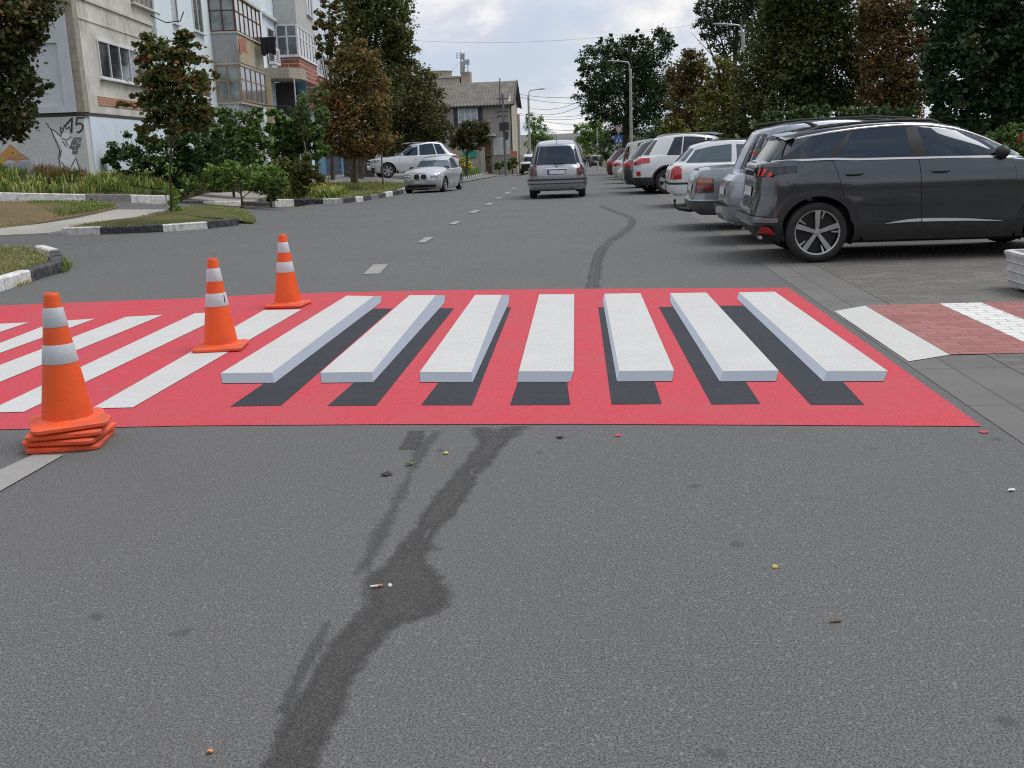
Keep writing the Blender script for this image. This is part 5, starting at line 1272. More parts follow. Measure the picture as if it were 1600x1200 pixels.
# right side ----------------------------------------------------------
M_R1 = leaf_mat('right dark leaves', [(0, (.010, .022, .009)), (.45, (.018, .035, .012)), (.8, (.03, .046, .015)), (1, (.06, .06, .02))], .15)
tree('broadleaf_tree', 'big dark tree with a ragged top behind the right-hand lamp post', 74, (975, 235),
     [(930, 95, 26), (960, 85, 22), (985, 80, 24), (1015, 85, 22), (1035, 65, 18), (948, 65, 11, 0, 1.5), (990, 55, 9, 0, 1.6), (1008, 60, 10), (1030, 52, 12), (945, 125, 32), (985, 120, 34), (1025, 115, 32), (925, 150, 24), (960, 160, 34), (1005, 155, 36), (1040, 150, 28), (925, 178, 18), (970, 190, 26), (1015, 190, 28), (1045, 185, 22), (915, 108, 12), (1046, 72, 9), (912, 130, 12)], 15000, .16, M_R1, .3, clump=.3, shell=.4)
tree('broadleaf_tree', 'brownish tree between the big dark tree and the green-gold one', 62, (1085, 240),
     [(1080, 100, 22), (1065, 130, 24), (1090, 125, 22), (1070, 165, 28), (1100, 150, 22), (1060, 190, 22), (1095, 190, 24), (1083, 85, 9), (1072, 88, 8)], 6000, .15, leaf_mat('brown right leaves', [(0, (.035, .035, .012)), (.5, (.07, .05, .018)), (1, (.12, .07, .028))], .22), .2)
tree('broadleaf_tree', 'tall dark tree with loose twigs against the sky behind the far lamp', 58, (1140, 240),
     [(1115, 20, 26), (1145, 10, 28), (1110, 50, 22), (1150, 45, 30), (1175, 25, 26), (1095, 45, 12), (1130, 75, 20), (1180, 65, 26), (1160, -20, 36), (1200, 0, 34), (1100, 12, 14), (1195, 90, 26)], 5200, .14, leaf_mat('loose dark leaves', [(0, (.014, .024, .012)), (.5, (.024, .038, .016)), (1, (.045, .06, .026))], .2), .2, shell=.2, per=20, top=(1155, -20))
tree('broadleaf_tree', 'reddish-gold tree in front of the parked cars\' hedge, below the far lamp', 48, (1130, 240),
     [(1125, 110, 18), (1140, 130, 22), (1115, 140, 20), (1130, 165, 28), (1155, 155, 20), (1110, 185, 24), (1145, 195, 24), (1122, 98, 10)], 5200, .12, M_GOLD, .14)
tree('broadleaf_tree', 'huge green-gold tree filling the sky above the dark SUV', 36, (1270, 240),
     [(1250, 20, 50), (1300, 10, 44), (1210, 55, 40), (1270, 70, 55), (1325, 60, 36), (1190, 110, 42), (1240, 120, 50), (1300, 125, 50), (1345, 115, 30), (1180, 160, 36), (1230, 170, 44), (1290, 175, 44), (1345, 165, 34), (1270, -30, 60), (1215, 10, 26), (1180, 190, 30), (1360, 140, 20)], 21000, .12, leaf_mat('green gold big', [(0, (.014, .026, .008)), (.45, (.03, .044, .012)), (.72, (.055, .06, .016)), (.9, (.11, .085, .022)), (1, (.18, .11, .03))], .2, 1.0, .45), .26)
tree('broadleaf_tree', 'rusty brown tree between the green-gold tree and the dark tree at the right edge', 34, (1395, 240),
     [(1385, 40, 36), (1410, 20, 26), (1375, 80, 34), (1415, 80, 34), (1390, 120, 36), (1425, 130, 26), (1375, 150, 30), (1410, 165, 34), (1370, 10, 26), (1440, 60, 14), (1365, 45, 22)], 9500, .10, leaf_mat('rusty right leaves', [(0, (.035, .038, .014)), (.4, (.065, .046, .018)), (.75, (.10, .055, .024)), (1, (.14, .07, .028))], .25), .17, shell=.3)
tree('broadleaf_tree', 'dark green tree overhanging the right edge above the SUV bonnet', 25, (1570, 250),
     [(1480, 20, 40), (1530, 10, 48), (1590, 20, 50), (1470, 75, 32), (1520, 75, 46), (1580, 80, 50), (1490, 125, 42), (1545, 130, 46), (1600, 140, 44), (1500, 170, 34), (1560, 175, 40), (1620, 60, 60), (1455, 110, 16), (1540, -40, 60), (1470, 160, 20), (1620, 180, 40)], 12000, .135, leaf_mat('dark near leaves', [(0, (.008, .019, .009)), (.5, (.016, .032, .013)), (.85, (.03, .048, .018)), (1, (.06, .07, .025))], .15), .2, elong=1.3)
HEDGE = 'hedge bushes behind the parked cars'
for lab, Y_, bl, mt, n_ in (('dark hedge bush under the big dark tree, behind the road sign', 78, [(955, 212, 16), (980, 210, 16), (1005, 212, 16), (940, 222, 12)], M_DARK, 2600), ('dark hedge bush under the brownish tree, behind the white SUV', 66, [(1030, 208, 18), (1060, 212, 18), (1090, 210, 18), (1115, 212, 16)], M_DARK, 3000),
                        ('yellow-green bush behind the white SUV roof', 42, [(1040, 205, 14), (1060, 200, 16), (1050, 215, 16), (1075, 210, 14), (1045, 188, 7)], M_GOLD, 1500),
                        ('olive hedge bush above the estate car roof', 36, [(1100, 215, 18), (1125, 210, 20), (1150, 215, 18), (1175, 205, 18)], M_OLIVE, 2600),
                        ('dark hedge bush behind the silver minivan roof', 30, [(1205, 195, 22), (1240, 190, 24), (1280, 190, 24), (1320, 190, 24), (1220, 215, 24), (1290, 215, 26)], M_SHRUBD, 4200),
                        ('dark hedge bush below the overhanging tree, right of the SUV bonnet', 27, [(1490, 215, 26), (1530, 220, 28), (1570, 225, 28), (1610, 225, 28)], M_SHRUBD, 3000),
                        ('dark hedge bush behind the dark SUV windscreen', 25, [(1370, 195, 26), (1420, 200, 30), (1470, 205, 30), (1400, 225, 30), (1460, 235, 30)], M_SHRUBD, 4200)):
    b0 = P(bl[0][0], 240, Y_); tree('hedge_bush', lab, Y_, None, bl+[(b[0], b[1]+22, b[2]) for b in bl], n_, .12, mt, .05, 'shrub', HEDGE, base_world=Vector((b0.x, b0.y, T(b0.x, b0.y))))
rb = P(1585, 230, 20)
rose = tree('flower_bush', 'leafy rose bush with red blooms beyond the SUV bonnet', 20, None, [(1560, 215, 16), (1585, 225, 22), (1600, 210, 22), (1570, 240, 22), (1600, 245, 26), (1535, 240, 14)], 1500, .07, M_SHRUB, .03, 'shrub', base_world=Vector((rb.x, rb.y, 0)))
m = MB()
for px, py in ((1597, 212), (1593, 216), (1590, 224), (1602, 219)):
    c_ = P(px, py, 19.7)
    for k in range(14):
        a_, b_ = random.uniform(0, 6.28), random.uniform(-.6, 1.4); d = Vector((math.cos(a_)*math.cos(b_), math.sin(a_)*math.cos(b_), math.sin(b_)))*.035; s_ = d.orthogonal().normalized()*.025
        m.poly([c_+d*.2-s_, c_+d-s_*.8, c_+d*1.1+s_*.8, c_+d*.2+s_])
m.build('bloom', pm('red petal', (.5, .015, .02), (.4, .01, .02), 9, .6), rose)
# flowers on the verge
def flowers(name, pxs, n_, mat, s_=.035, spread=.28, lift=.32):
    pts = []
    for px, py in pxs:
        g = G(px, py)
        for _ in range(n_): pts.append((g.x+random.gauss(0, spread), g.y+random.gauss(0, spread*1.2), T(g.x, g.y)+.14+lift*random.uniform(.4, 1.2)))
    V, F = leaf_mesh(np.array(pts), s_, up=1.2, elong=1.0, fold=.0); tag(emit(name, V, F, mat), kind='stuff')
flowers('orange_flowers', [(425, 308), (440, 305), (455, 307), (470, 311), (495, 312), (510, 311)], 60, pm('orange petals', (.55, .25, .02), (.6, .38, .03), 9, .7), .05)
flowers('pink_flowers', [(468, 300), (472, 298), (478, 302)], 34, pm('coral petals', (.6, .12, .08), (.5, .09, .07), 9, .7), .055, .2, .45)
flowers('red_flowers', [(500, 290), (520, 291), (480, 293), (540, 290)], 26, pm('rust petals', (.34, .09, .05), (.28, .12, .06), 9, .7), .05, .35, .5)
b0 = G(726, 271); tree('flower_bush', 'yellow-leaved bush at the kerb behind the silver hatchback', b0.y, None, [(722, 262, 8), (730, 258, 8), (718, 252, 7), (728, 250, 6)], 500, .14, leaf_mat('yellow leaves', [(0, (.12, .15, .02)), (.5, (.3, .24, .02)), (1, (.42, .3, .03))], .3), .03, 'shrub', base_world=b0)
for lab, bl, Y_ in (('clipped round bush at the foot of the house, beside the utility pole', [(800, 254, 8), (806, 252, 7), (794, 257, 6)], 91), ('dark low shrub below the white garage door of the house', [(780, 258, 6), (787, 254, 5), (774, 259, 5)], 91), ('climbing plant beside the brown house door', [(760, 250, 6), (764, 242, 5), (757, 258, 6)], 92)):
    b0 = P(bl[0][0], 262, Y_); tree('shrub', lab, Y_, None, bl, 420, .17, M_SHRUB, .03, 'shrub', base_world=Vector((b0.x, b0.y, T(b0.x, b0.y))))
# ---------------------------------------------------------------- apartment block on the left
def fpos(s, o, z): return Vector((C0.x, C0.y, 0))+FU*s+FN*o+Vector((0, 0, z))
def FP(px, py, o=0.0):
    """(s, z) on the facade plane, o metres in front of it"""
    d = ray(px, py); q = fpos(0, o, 0)-CAM; k = q.dot(FN)/d.dot(FN); p = CAM+d*k
    return (p-fpos(0, 0, 0)).dot(FU), p.z
def EP(px, py, s=0.0):
    """(o, z) on the end wall plane"""
    d = ray(px, py); q = fpos(s, 0, 0)-CAM; k = q.dot(FU)/d.dot(FU); p = CAM+d*k
    return (p-fpos(0, 0, 0)).dot(FN), p.z
class FB(MB):
    def fbox(s, s0, s1, o0, o1, z0, z1, mi=0):
        v = [fpos(a, b, c) for c in (z0, z1) for a, b in ((s0, o0), (s1, o0), (s1, o1), (s0, o1))]
        return s.add(v, [(0, 1, 2, 3), (7, 6, 5, 4), (4, 5, 1, 0), (5, 6, 2, 1), (6, 7, 3, 2), (7, 4, 0, 3)], mi)
def plaster(name, c, c2, streak=(.16, .15, .13), k=.5, sc=1.2):
    n = NT(name); v = n.coord(); f = n.noise(sc, 7, .65); mp = n.n('ShaderNodeMapping'); n.l(v, mp.inputs['Vector']); mp.inputs['Scale'].default_value = (3, 3, .35)
    g = n.noise(2.2, 6, .7, mp.outputs[0]); h = n.noise(30, 4, .7)
    col = n.mix(n.ramp(f, [(.35, 0.), (.68, 1.)]), c, c2); col = n.mix(n.ramp(g, [(.55, 0.), (.75, k)]), col, streak)
    n.bsdf(col, .92, normal=n.bump(h, .12, .01), spec=.2); MATS[name] = n.mat; return n.mat
PL_GREY = plaster('grey panel', (.60, .62, .66), (.52, .54, .58), (.3, .29, .28), k=.25)
PL_RAW = plaster('weathered concrete', (.72, .70, .64), (.46, .44, .39), (.13, .115, .10), .85, 1.1)
PL_GRAF = plaster('plinth concrete', (.62, .62, .63), (.53, .535, .54), (.36, .35, .34), .3)
PL_BLUE = plaster('pale blue plaster', (.72, .79, .87), (.64, .72, .81), k=.2)
PL_WHITE = plaster('white blue plaster', (.76, .84, .88), (.70, .79, .84), k=.15)
PL_CREAM = plaster('cream cladding', (.55, .55, .53), (.48, .48, .47), k=.2)
PL_BEIGE = plaster('beige fascia', (.42, .38, .32), (.37, .34, .29), k=.4)
PL_TEAL = plaster('teal wall', (.10, .25, .35), (.08, .21, .31), k=.3)
PL_YEL = plaster('yellow render', (.55, .44, .27), (.45, .36, .22), k=.3)
def stripe_metal(name, c, c2, per, axis='X'):
    n = NT(name); mp = n.n('ShaderNodeMapping'); n.l(n.coord(), mp.inputs['Vector']); 
    w_ = n.n('ShaderNodeTexWave'); w_.bands_direction = axis; w_.inputs['Scale'].default_value = per; w_.inputs['Distortion'].default_value = 0; n.l(n.coord(), w_.inputs['Vector'])
    f = n.noise(2, 6, .6); col = n.mix(n.ramp(f, [(.4, 0.), (.7, 1.)]), c, c2)
    n.bsdf(col, .6, normal=n.bump(w_.outputs['Fac'], .35, .02)); MATS[name] = n.mat; return n.mat
CORR = stripe_metal('corrugated sheet', (.42, .42, .43), (.33, .32, .31), 3.2)
CORR_RUST = stripe_metal('corrugated sheet stained', (.46, .43, .36), (.50, .36, .12), 3.2, 'Y')
FR_WHITE = pm('white frame', (.74, .75, .76), (.62, .63, .64), 6, .5)
FR_RED = pm('red brown frame', (.115, .03, .03), (.09, .025, .025), 8, .6)
FR_BROWN = pm('brown frame', (.30, .19, .12), (.40, .33, .26), 3, .7)
def brick_mat(name, c1, c2, mort, bw=.5, bh=.11, vec='XZ'):
    n = NT(name); sp_ = n.n('ShaderNodeSeparateXYZ'); n.l(n.coord(), sp_.inputs[0]); cm = n.n('ShaderNodeCombineXYZ')
    n.l(n.math('ADD', sp_.outputs['X'], sp_.outputs['Y']), cm.inputs['X']); n.l(sp_.outputs['Z'], cm.inputs['Y'])
    br = n.n('ShaderNodeTexBrick'); n.l(cm.outputs[0], br.inputs['Vector']); br.inputs['Scale'].default_value = 1; br.inputs['Brick Width'].default_value = bw; br.inputs['Row Height'].default_value = bh; br.inputs['Mortar Size'].default_value = .02
    br.inputs['Color1'].default_value = (*c1, 1); br.inputs['Color2'].default_value = (*c2, 1); br.inputs['Mortar'].default_value = (*mort, 1)
    n.bsdf(br.outputs['Color'], .85, normal=n.bump(br.outputs['Fac'], -.3, .01)); MATS[name] = n.mat; return n.mat
BRICK = brick_mat('red brick', (.26, .075, .05), (.36, .115, .07), (.50, .40, .34), .7, .24)
BRICK_O = brick_mat('orange brick', (.50, .17, .09), (.42, .14, .08), (.4, .28, .2), .26, .08)
CURT = pm('net curtain', (.50, .50, .46), (.40, .40, .38), 3, .9)
# window glass in old balconies reads as pale curtains behind glass
CURTGLASS = (lambda n: (n.bsdf(n.mix(n.ramp(n.noise(1.3, 5, .6), [(.4, 0.), (.62, 1.)]), (.34, .38, .37), (.16, .18, .18)), .12, 0, None, .6, .5), n.mat)[-1])(NT('curtained glass'))
DARKGLASS = (lambda n: (n.bsdf(n.mix(n.ramp(n.noise(.9, 5, .6), [(.42, 0.), (.6, 1.)]), (.035, .04, .045), (.13, .145, .15)), .06, 0, None, .7, .5), n.mat)[-1])(NT('dark window glass'))
apt = thing('apartment_building', 'grey and pale blue panel apartment block with glazed balconies and a graffiti end wall', 'building', tuple(fpos(0, 0, 0)))
zp = EP(138, 178)[1]                      # top of the plinth
s1 = FP(245, 100)[0]; s2 = FP(411, 100)[0]; ZT = 14.5
f = FB(); f.fbox(0, s1, -11, 0, zp+.06, ZT); f.build('wall', PL_RAW, apt)
f = FB(); f.fbox(s1, s2+1.5, -11, .12, zp-1.6, ZT); f.build('wall', PL_WHITE, apt)
f = FB(); f.fbox(s2+1.5, 74, -11, .10, -2.0, ZT); f.build('wall', PL_BLUE, apt)
f = FB(); f.fbox(.05, s1, -10.9, -.04, -.6, zp-.03); f.fbox(0, .55, -11, -.02, -.6, zp-.05); f.build('plinth', [PL_GRAF], apt)
f = FB(); f.fbox(.35, s1+.02, -.04, .02, -.6, zp-.03); f.build('plinth_face', PL_BLUE, apt)
f = FB(); f.fbox(-.02, s1, -11.02, .03, zp-.035, zp+.055); f.build('ledge', pm('dark joint', (.05, .05, .05), (.07, .065, .06), 5, .9), apt)
# end wall relief: raised rim round a recessed panel
def e2(px, py): return EP(px, py)
oR, z_r1 = e2(117, 66)[0], e2(117, 66)[1]; z_r0 = e2(124, 165)[1]; oR = -.46; oL = oR-3.6
zq = e2(122, 21)[1]
f = FB(); o_c = -.165
f.fbox(-.09, .0, oR, o_c, zp+.06, zq); f.fbox(-.09, 0, -11, oL, zp+.06, zq); f.fbox(-.09, 0, oL, oR, z_r1, zq); f.fbox(-.09, 0, oL, oR, zp+.06, z_r0); f.build('end_panel', PL_GREY, apt)
f = FB(); f.fbox(-.015, .0, oL, oR, z_r0, z_r1); f.build('recessed_panel', PL_GREY, apt)
f = FB(); f.fbox(-.09, 0, -11, o_c, zq+.16, zq+3.2); f.build('end_panel', plaster('stained concrete', (.30, .29, .28), (.22, .21, .2), (.10, .09, .085), .8), apt)
f = FB(); f.fbox(-.11, 0, -11, o_c+.02, zq+.10, zq+.14); f.build('flashing', GALV, apt)
f = FB(); f.fbox(-.02, .35, -.16, .05, zp+.06, ZT-.1); f.build('corner_joint', plaster('corner mortar', (.40, .37, .31), (.26, .23, .19), (.12, .1, .09), .6, 4), apt)
f = FB()
for pz in (2, 41): pass
zl = FP(136, 3)[1]; f.fbox(.4, s1-.05, 0, .05, zl, zl+.10); zl2 = FP(136, 33)[1]; f.fbox(.4, s1-.05, 0, .025, zl2, zl2+.05); f.build('string_course', PL_RAW, apt)
sa, za = FP(152, 150); sb_, _ = FP(226, 165); f = FB(); f.fbox(sa, sb_, 0, .02, FP(152, 164)[1], za); f.build('brick_infill', BRICK_O, apt)
def window(s0, s1_, z0, z1, o, nv, fmat, gmat, nh=0, fw=.06, par=apt, sill=True, name='window', transom=None):
    f = FB(); d = .05
    f.fbox(s0, s1_, o, o+d, z0, z0+fw); f.fbox(s0, s1_, o, o+d, z1-fw, z1)
    f.fbox(s0, s0+fw, o, o+d, z0+fw, z1-fw); f.fbox(s1_-fw, s1_, o, o+d, z0+fw, z1-fw)
    for k in range(1, nv): c = lerp(s0, s1_, k/nv); f.fbox(c-fw*.45, c+fw*.45, o, o+d*.9, z0+fw, z1-fw)
    for t in ([transom] if transom else [k/(nh+1) for k in range(1, nh+1)]): c = lerp(z0, z1, t); f.fbox(s0+fw, s1_-fw, o, o+d*.8, c-fw*.4, c+fw*.4)
    wo_ = f.build(name, fmat, par)
    g = FB(); g.fbox(s0+fw*.5, s1_-fw*.5, o-.01, o+.018, z0+fw*.5, z1-fw*.5); g.build('pane', gmat, wo_)
    if sill: g = FB(); g.fbox(s0-.06, s1_+.06, o-.02, o+.13, z0-.04, z0-.002); g.build('sill', FR_WHITE, wo_)
    return wo_
sA, zA1 = FP(149, 60); sB, _ = FP(228, 82); zA0 = FP(151, 121)[1]
window(sA, sB, zA0, zA1, .0, 5, FR_WHITE, DARKGLASS)
# timber loggia above
s_a, z_a = FP(205, 8); s_b = FP(243, 20)[0]
window(s_a, s_b, FP(205, 4)[1], FP(205, -60)[1], .02, 5, FR_BROWN, CURTGLASS, 1)
for (pa, pb, py0, py1) in ((270, 278, 36, -40), (303, 317, 48, -40)):
    sa_, z0_ = FP(pa, py0, .12); sb2 = FP(pb, py0, .12)[0]; window(sa_, sb2, z0_, FP(pa, py1, .12)[1], .12, 1 if pb-pa < 10 else 2, FR_WHITE, DARKGLASS)
sa_, z0_ = FP(303, 118, .12); sb2 = FP(325, 118, .12)[0]
window(sa_, sb2, FP(303, 150, .12)[1], FP(303, 108, .12)[1], .12, 2, FR_WHITE, DARKGLASS)
# balcony stack one
def PO(px, py, s):
    """(o, z) on the plane facing the camera at distance s along the facade"""
    return EP(px, py, s)
o1 = 1.15; sb0 = FP(330, 60, .12)[0]
o1 = EP(370, 60, sb0)[0]; sb1 = FP(409, 60, o1)[0]
zB = [EP(350, y, sb0)[1] for y in (-5, 50, 97, 158)]
bal = FB(); bal.fbox(sb0+.03, sb1-.03, .12, o1-.03, zB[3]-.12, zB[3]); bal.fbox(sb0+.03, sb1-.03, .12, o1-.03, zB[2]-.10, zB[2]); bal.fbox(sb0-.05, sb1+.05, .12, o1+.05, zB[1]-.05, zB[1]+.02); bal.fbox(sb0-.08, sb1+.08, .12, o1+.08, EP(350, -8, sb0)[1], EP(350, -12, sb0)[1])
bo_ = bal.build('balcony', PL_RAW, apt)
f = FB(); f.fbox(sb0, sb0+.03, .12, o1, zB[2], zB[1]-.05); f.build('balcony_panel', CORR, bo_)
f = FB(); f.fbox(sb0+.03, sb1, o1-.03, o1, zB[2], zB[1]-.05); f.build('balcony_panel', CORR_RUST, bo_)
def side_glaze(s, o0, o1_, z0, z1, n_, fm, gm, fw=.06, transom=.55):
    f = FB(); f.fbox(s-.02, s+.03, o0, o1_, z0, z0+fw); f.fbox(s-.02, s+.03, o0, o1_, z1-fw, z1)
    for k in range(n_+1): c = lerp(o0+fw/2, o1_-fw/2, k/n_); f.fbox(s-.025, s+.03, c-fw/2, c+fw/2, z0+fw, z1-fw)
    if transom: c = lerp(z0, z1, transom); f.fbox(s-.018, s+.03, o0+fw, o1_-fw, c-fw*.4, c+fw*.4)
    w_ = f.build('glazing', fm, bo_); g = FB(); g.fbox(s, s+.02, o0+.02, o1_-.02, z0+.02, z1-.02); g.build('pane', gm, w_)
side_glaze(sb0, .12, o1, zB[1]+.02, zB[0]+.15, 2, FR_RED, CURTGLASS, .05)
window(sb0+.06, sb1, zB[1]+.02, zB[0]+.15, o1-.04, 6, FR_RED, CURTGLASS, 0, .06, bo_, False, 'glazing', .55)
side_glaze(sb0, .12, o1, zB[3], zB[2]-.10, 2, FR_BROWN, CURTGLASS, .07)
window(sb0+.06, sb1, zB[3], zB[2]-.10, o1-.04, 5, FR_BROWN, DARKGLASS, 0, .07, bo_, False, 'glazing', .6)
f = FB(); f.fbox(sb0+.1, sb1-.1, .12, o1-.2, -.5, zB[3]-.12); f.build('plinth', PL_GRAF, apt)
# bay between the stacks
sa_, z1_ = FP(416, 41, .12); window(sa_, FP(426, 41, .12)[0], FP(416, 60, .12)[1], z1_, .12, 1, FR_WHITE, DARKGLASS)
f = FB(); sc_, zc = FP(409, 22, .12); f.fbox(sc_, FP(432, 30, .12)[0], .12, .28, zc, zc+.14); f.build('ledge', FR_WHITE, apt)
sac, zac = FP(418, 100, .12); f = FB(); f.fbox(sac, sac+1.5, .2, .55, zac, zac+.85); ac = f.build('air_conditioner', FR_WHITE, apt)
f = FB()
for k in range(6): f.fbox(sac+.2, sac+1.2, .55, .558, zac+.12+.11*k, zac+.17+.11*k)
f.fbox(sac-.006, sac, .25, .5, zac+.15, zac+.7); f.build('grille', pm('grille grey', (.15, .16, .16), (.1, .1, .1), 8, .6), ac)
# balcony stack two (white glazing over brick), entrance below
sd0 = FP(432, 70, .12)[0]; o2 = EP(465, 60, sd0)[0]; sd1 = FP(494, 80, o2)[0]
zD = [EP(445, y, sd0)[1] for y in (-60, 38, 52, 88, 124)]
f = FB(); f.fbox(sd0, sd1, .12, o2, zD[1], zD[0]); b2 = f.build('balcony', PL_CREAM, apt)
window(sd0+4, sd0+6.2, EP(445, 8, sd0)[1], EP(445, -40, sd0)[1], o2, 2, FR_WHITE, DARKGLASS, 0, .06, b2)
f = FB(); f.fbox(sd0+.02, sd1-.02, .12, o2-.02, zD[4], zD[3]-.06); f.build('parapet', BRICK, b2)
f = FB(); f.fbox(sd0-.05, sd1+.05, .12, o2+.05, zD[3]-.06, zD[3]); f.build('sill', FR_WHITE, b2)
bo_ = b2
side_glaze(sd0, .12, o2, zD[3], zD[1], 2, FR_WHITE, DARKGLASS, .09, .62)
window(sd0+.06, sd1, zD[3], zD[1], o2-.05, 6, FR_WHITE, DARKGLASS, 0, .09, b2, False, 'glazing', .62)
f = FB(); f.fbox(sd0+.3, sd0+.35, .12, o2-.1, zD[3], zD[1]); f.build('curtain', CURT, b2)
# neighbouring balcony farther on
f = FB(); f.fbox(sd1+2.5, sd1+7, .12, o2*.8, zD[4]-1.2, zD[3]-.4); b3 = f.build('balcony', BRICK, apt); window(sd1+2.5, sd1+7, zD[3]-.4, zD[2]-.1, o2*.8-.06, 4, FR_WHITE, DARKGLASS, 0, .08, b3, True, 'glazing')
# canopy and entrance
sk0 = FP(413, 115, .12)[0]; ok_ = EP(466, 120, sk0)[0]; zk0, zk1 = EP(440, 122, sk0)[1], EP(440, 105, sk0)[1]; sk1 = FP(479, 120, ok_)[0]
f = FB(); v_ = [fpos(a, b, 0) for a, b in ((sk0, .1), (sk0, ok_*.75), (sk0+1.5, ok_), (sk1, ok_), (sk1, .1))]; f.prism([Vector((p.x, p.y, zk0)) for p in v_], (0, 0, zk1-zk0)); f.build('entrance_canopy', PL_BEIGE, apt)
f = FB(); f.fbox(sk0+3.0, sk0+3.1, .1, ok_*.95, -.5, zk0-.02); f.build('wall', PL_TEAL, apt)
f = FB(); f.fbox(sk0+2.9, sk0+2.98, .12, 1.25, -.3, zk0-.02); dd = f.build('door', pm('entrance door', (.035, .035, .05), (.06, .05, .06), 4, .5), apt); f = FB(); f.fbox(sk0+2.86, sk0+2.895, 1.0, 1.05, .8, 1.1); f.build('handle', GALV, dd)
f = FB(); f.fbox(sk0-.3, sk0+.0, .12, .42, -.5, zk0-.02); f.build('pilaster', PL_YEL, apt)
f = FB(); pp = fpos(sk0+.4, EP(458, 130, sk0)[0], 0); f.tube([(pp.x, pp.y, -.3), (pp.x, pp.y, zk0)], .035, 8); f.build('canopy_post', FR_WHITE, apt)
# blue timber doors farther along the ground floor
s5 = FP(492, 240, .15)[0]; s6 = FP(541, 240, .15)[0]
f = FB(); f.fbox(s5, s6, .10, .2, -.6, 2.3); f.build('wall', pm('dark blue boards', (.018, .045, .085), (.012, .025, .05), 3, .7), apt)
for a, b in ((.02, .22), (.72, .97)):
    f = FB(); f.fbox(lerp(s5, s6, a), lerp(s5, s6, b), .2, .28, -.5, 2.0); f.build('door', pm('blue door', (.07, .20, .32), (.05, .15, .25), 3, .6), apt)
# graffiti strokes on the plinth (end wall)
def gz(L): return [(x/6.667, 150+y/6.667) for x, y in L]
def wallpt(px, py, lift):
    o, z = EP(px, py, -lift); return fpos(-lift, o, z)
def stroke(L, wpx, mat, name, lift=.006, par=apt, label=None):
    m = MB()
    for poly in L:
        pts = gz(poly); fine = []
        for i in range(len(pts)-1): fine += [tuple(lerp(a, b, k/4) for a, b in zip(pts[i], pts[i+1])) for k in range(4)]
        fine.append(pts[-1]); vs = []
        for i, p in enumerate(fine):
            a, b = fine[max(i-1, 0)], fine[min(i+1, len(fine)-1)]; dx, dy = b[0]-a[0], b[1]-a[1]; l_ = math.hypot(dx, dy) or 1
            nx, ny = -dy/l_*wpx/2, dx/l_*wpx/2; vs += [wallpt(p[0]+nx, p[1]+ny, lift), wallpt(p[0]-nx, p[1]-ny, lift)]
        m.add(vs, [(2*i, 2*i+1, 2*i+3, 2*i+2) for i in range(len(fine)-1)])
    o = m.build(name, mat, par)
    if label: o['label'] = label
    return o
def fillp(L, mat, name, lift=.004, label=None):
    m = MB(); m.poly([wallpt(*p, lift) for p in gz(L)]); o = m.build(name, mat, apt)
    if label: o['label'] = label
SPRAYK = pm('black spray', (.02, .02, .022), (.05, .05, .052), 7, .7); SPRAYW = pm('white spray', (.82, .84, .87), (.72, .75, .79), 5, .8)
stroke([[(672, 318), (712, 272), (750, 228), (747, 300), (744, 388)], [(882, 226), (802, 226), (792, 300), (830, 280), (862, 305), (858, 345), (832, 372), (798, 380)]], 2.6, SPRAYK, 'house_number', .012, label='black spray-painted number 15')
fillp([(640, 400), (700, 380), (745, 420), (740, 520), (760, 600), (790, 660), (835, 780), (850, 830), (640, 800), (625, 640), (640, 530), (560, 400), (500, 290), (560, 360), (630, 425)], SPRAYW, 'graffiti_figure', .004, 'white robed figure raising one arm')
stroke([[(482, 280), (530, 345), (555, 410), (600, 510), (620, 560), (612, 650), (625, 720), (628, 830)], [(530, 340), (570, 365), (635, 425), (640, 380), (665, 350)], [(635, 385), (625, 320), (660, 350), (670, 300), (695, 345), (720, 320), (735, 365)], [(640, 440), (700, 460), (740, 420)], [(640, 690), (690, 750), (715, 790), (750, 720), (785, 650)], [(790, 650), (815, 720), (830, 770), (800, 790), (850, 800)], [(605, 800), (660, 790), (700, 825), (760, 825), (850, 830)], [(650, 470), (690, 530)], [(680, 470), (710, 520)], [(640, 560), (625, 640)]], 1.4, SPRAYK, 'graffiti_outline', .008)
fillp([(770, 430), (850, 430), (835, 490), (838, 520), (812, 545), (805, 600), (750, 605), (760, 555), (715, 545)], pm('grey spray', (.10, .105, .115), (.2, .2, .21), 9, .7), 'graffiti_tablet', .009, 'dark tablet held by the painted figure')
stroke([[(775, 455), (830, 460), (800, 480), (835, 500)], [(745, 510), (800, 520)], [(770, 560), (800, 570)]], .6, SPRAYW, 'graffiti_scribble', .012)
rnd = random.Random(3); L = []
for _ in range(26):
    x, y = rnd.uniform(215, 540), rnd.uniform(260, 600); a = [(x, y)]
    for _ in range(6): x += rnd.uniform(-32, 34); y += rnd.uniform(-24, 24); a.append((x, y))
    L.append(a)
stroke(L, .8, pm('faint white spray', (.72, .725, .73), (.66, .665, .67), 5, .8), 'graffiti_scribble', .005)
stroke([[(405, 870), (405, 750), (370, 690), (330, 650)], [(415, 870), (415, 740), (440, 680), (450, 620)], [(400, 760), (385, 650)], [(415, 760), (425, 640)], [(395, 730), (350, 610)]], .9, SPRAYW, 'graffiti_tree', .005, label='white painted bare tree')
fillp([(-60, 640), (60, 560), (100, 500), (215, 600), (300, 655), (190, 660), (180, 690), (80, 650), (30, 720), (-60, 800)], pm('yellow spray', (.50, .38, .08), (.55, .28, .10), 3, .8), 'graffiti_shape', .004, 'yellow and orange pointed shape')
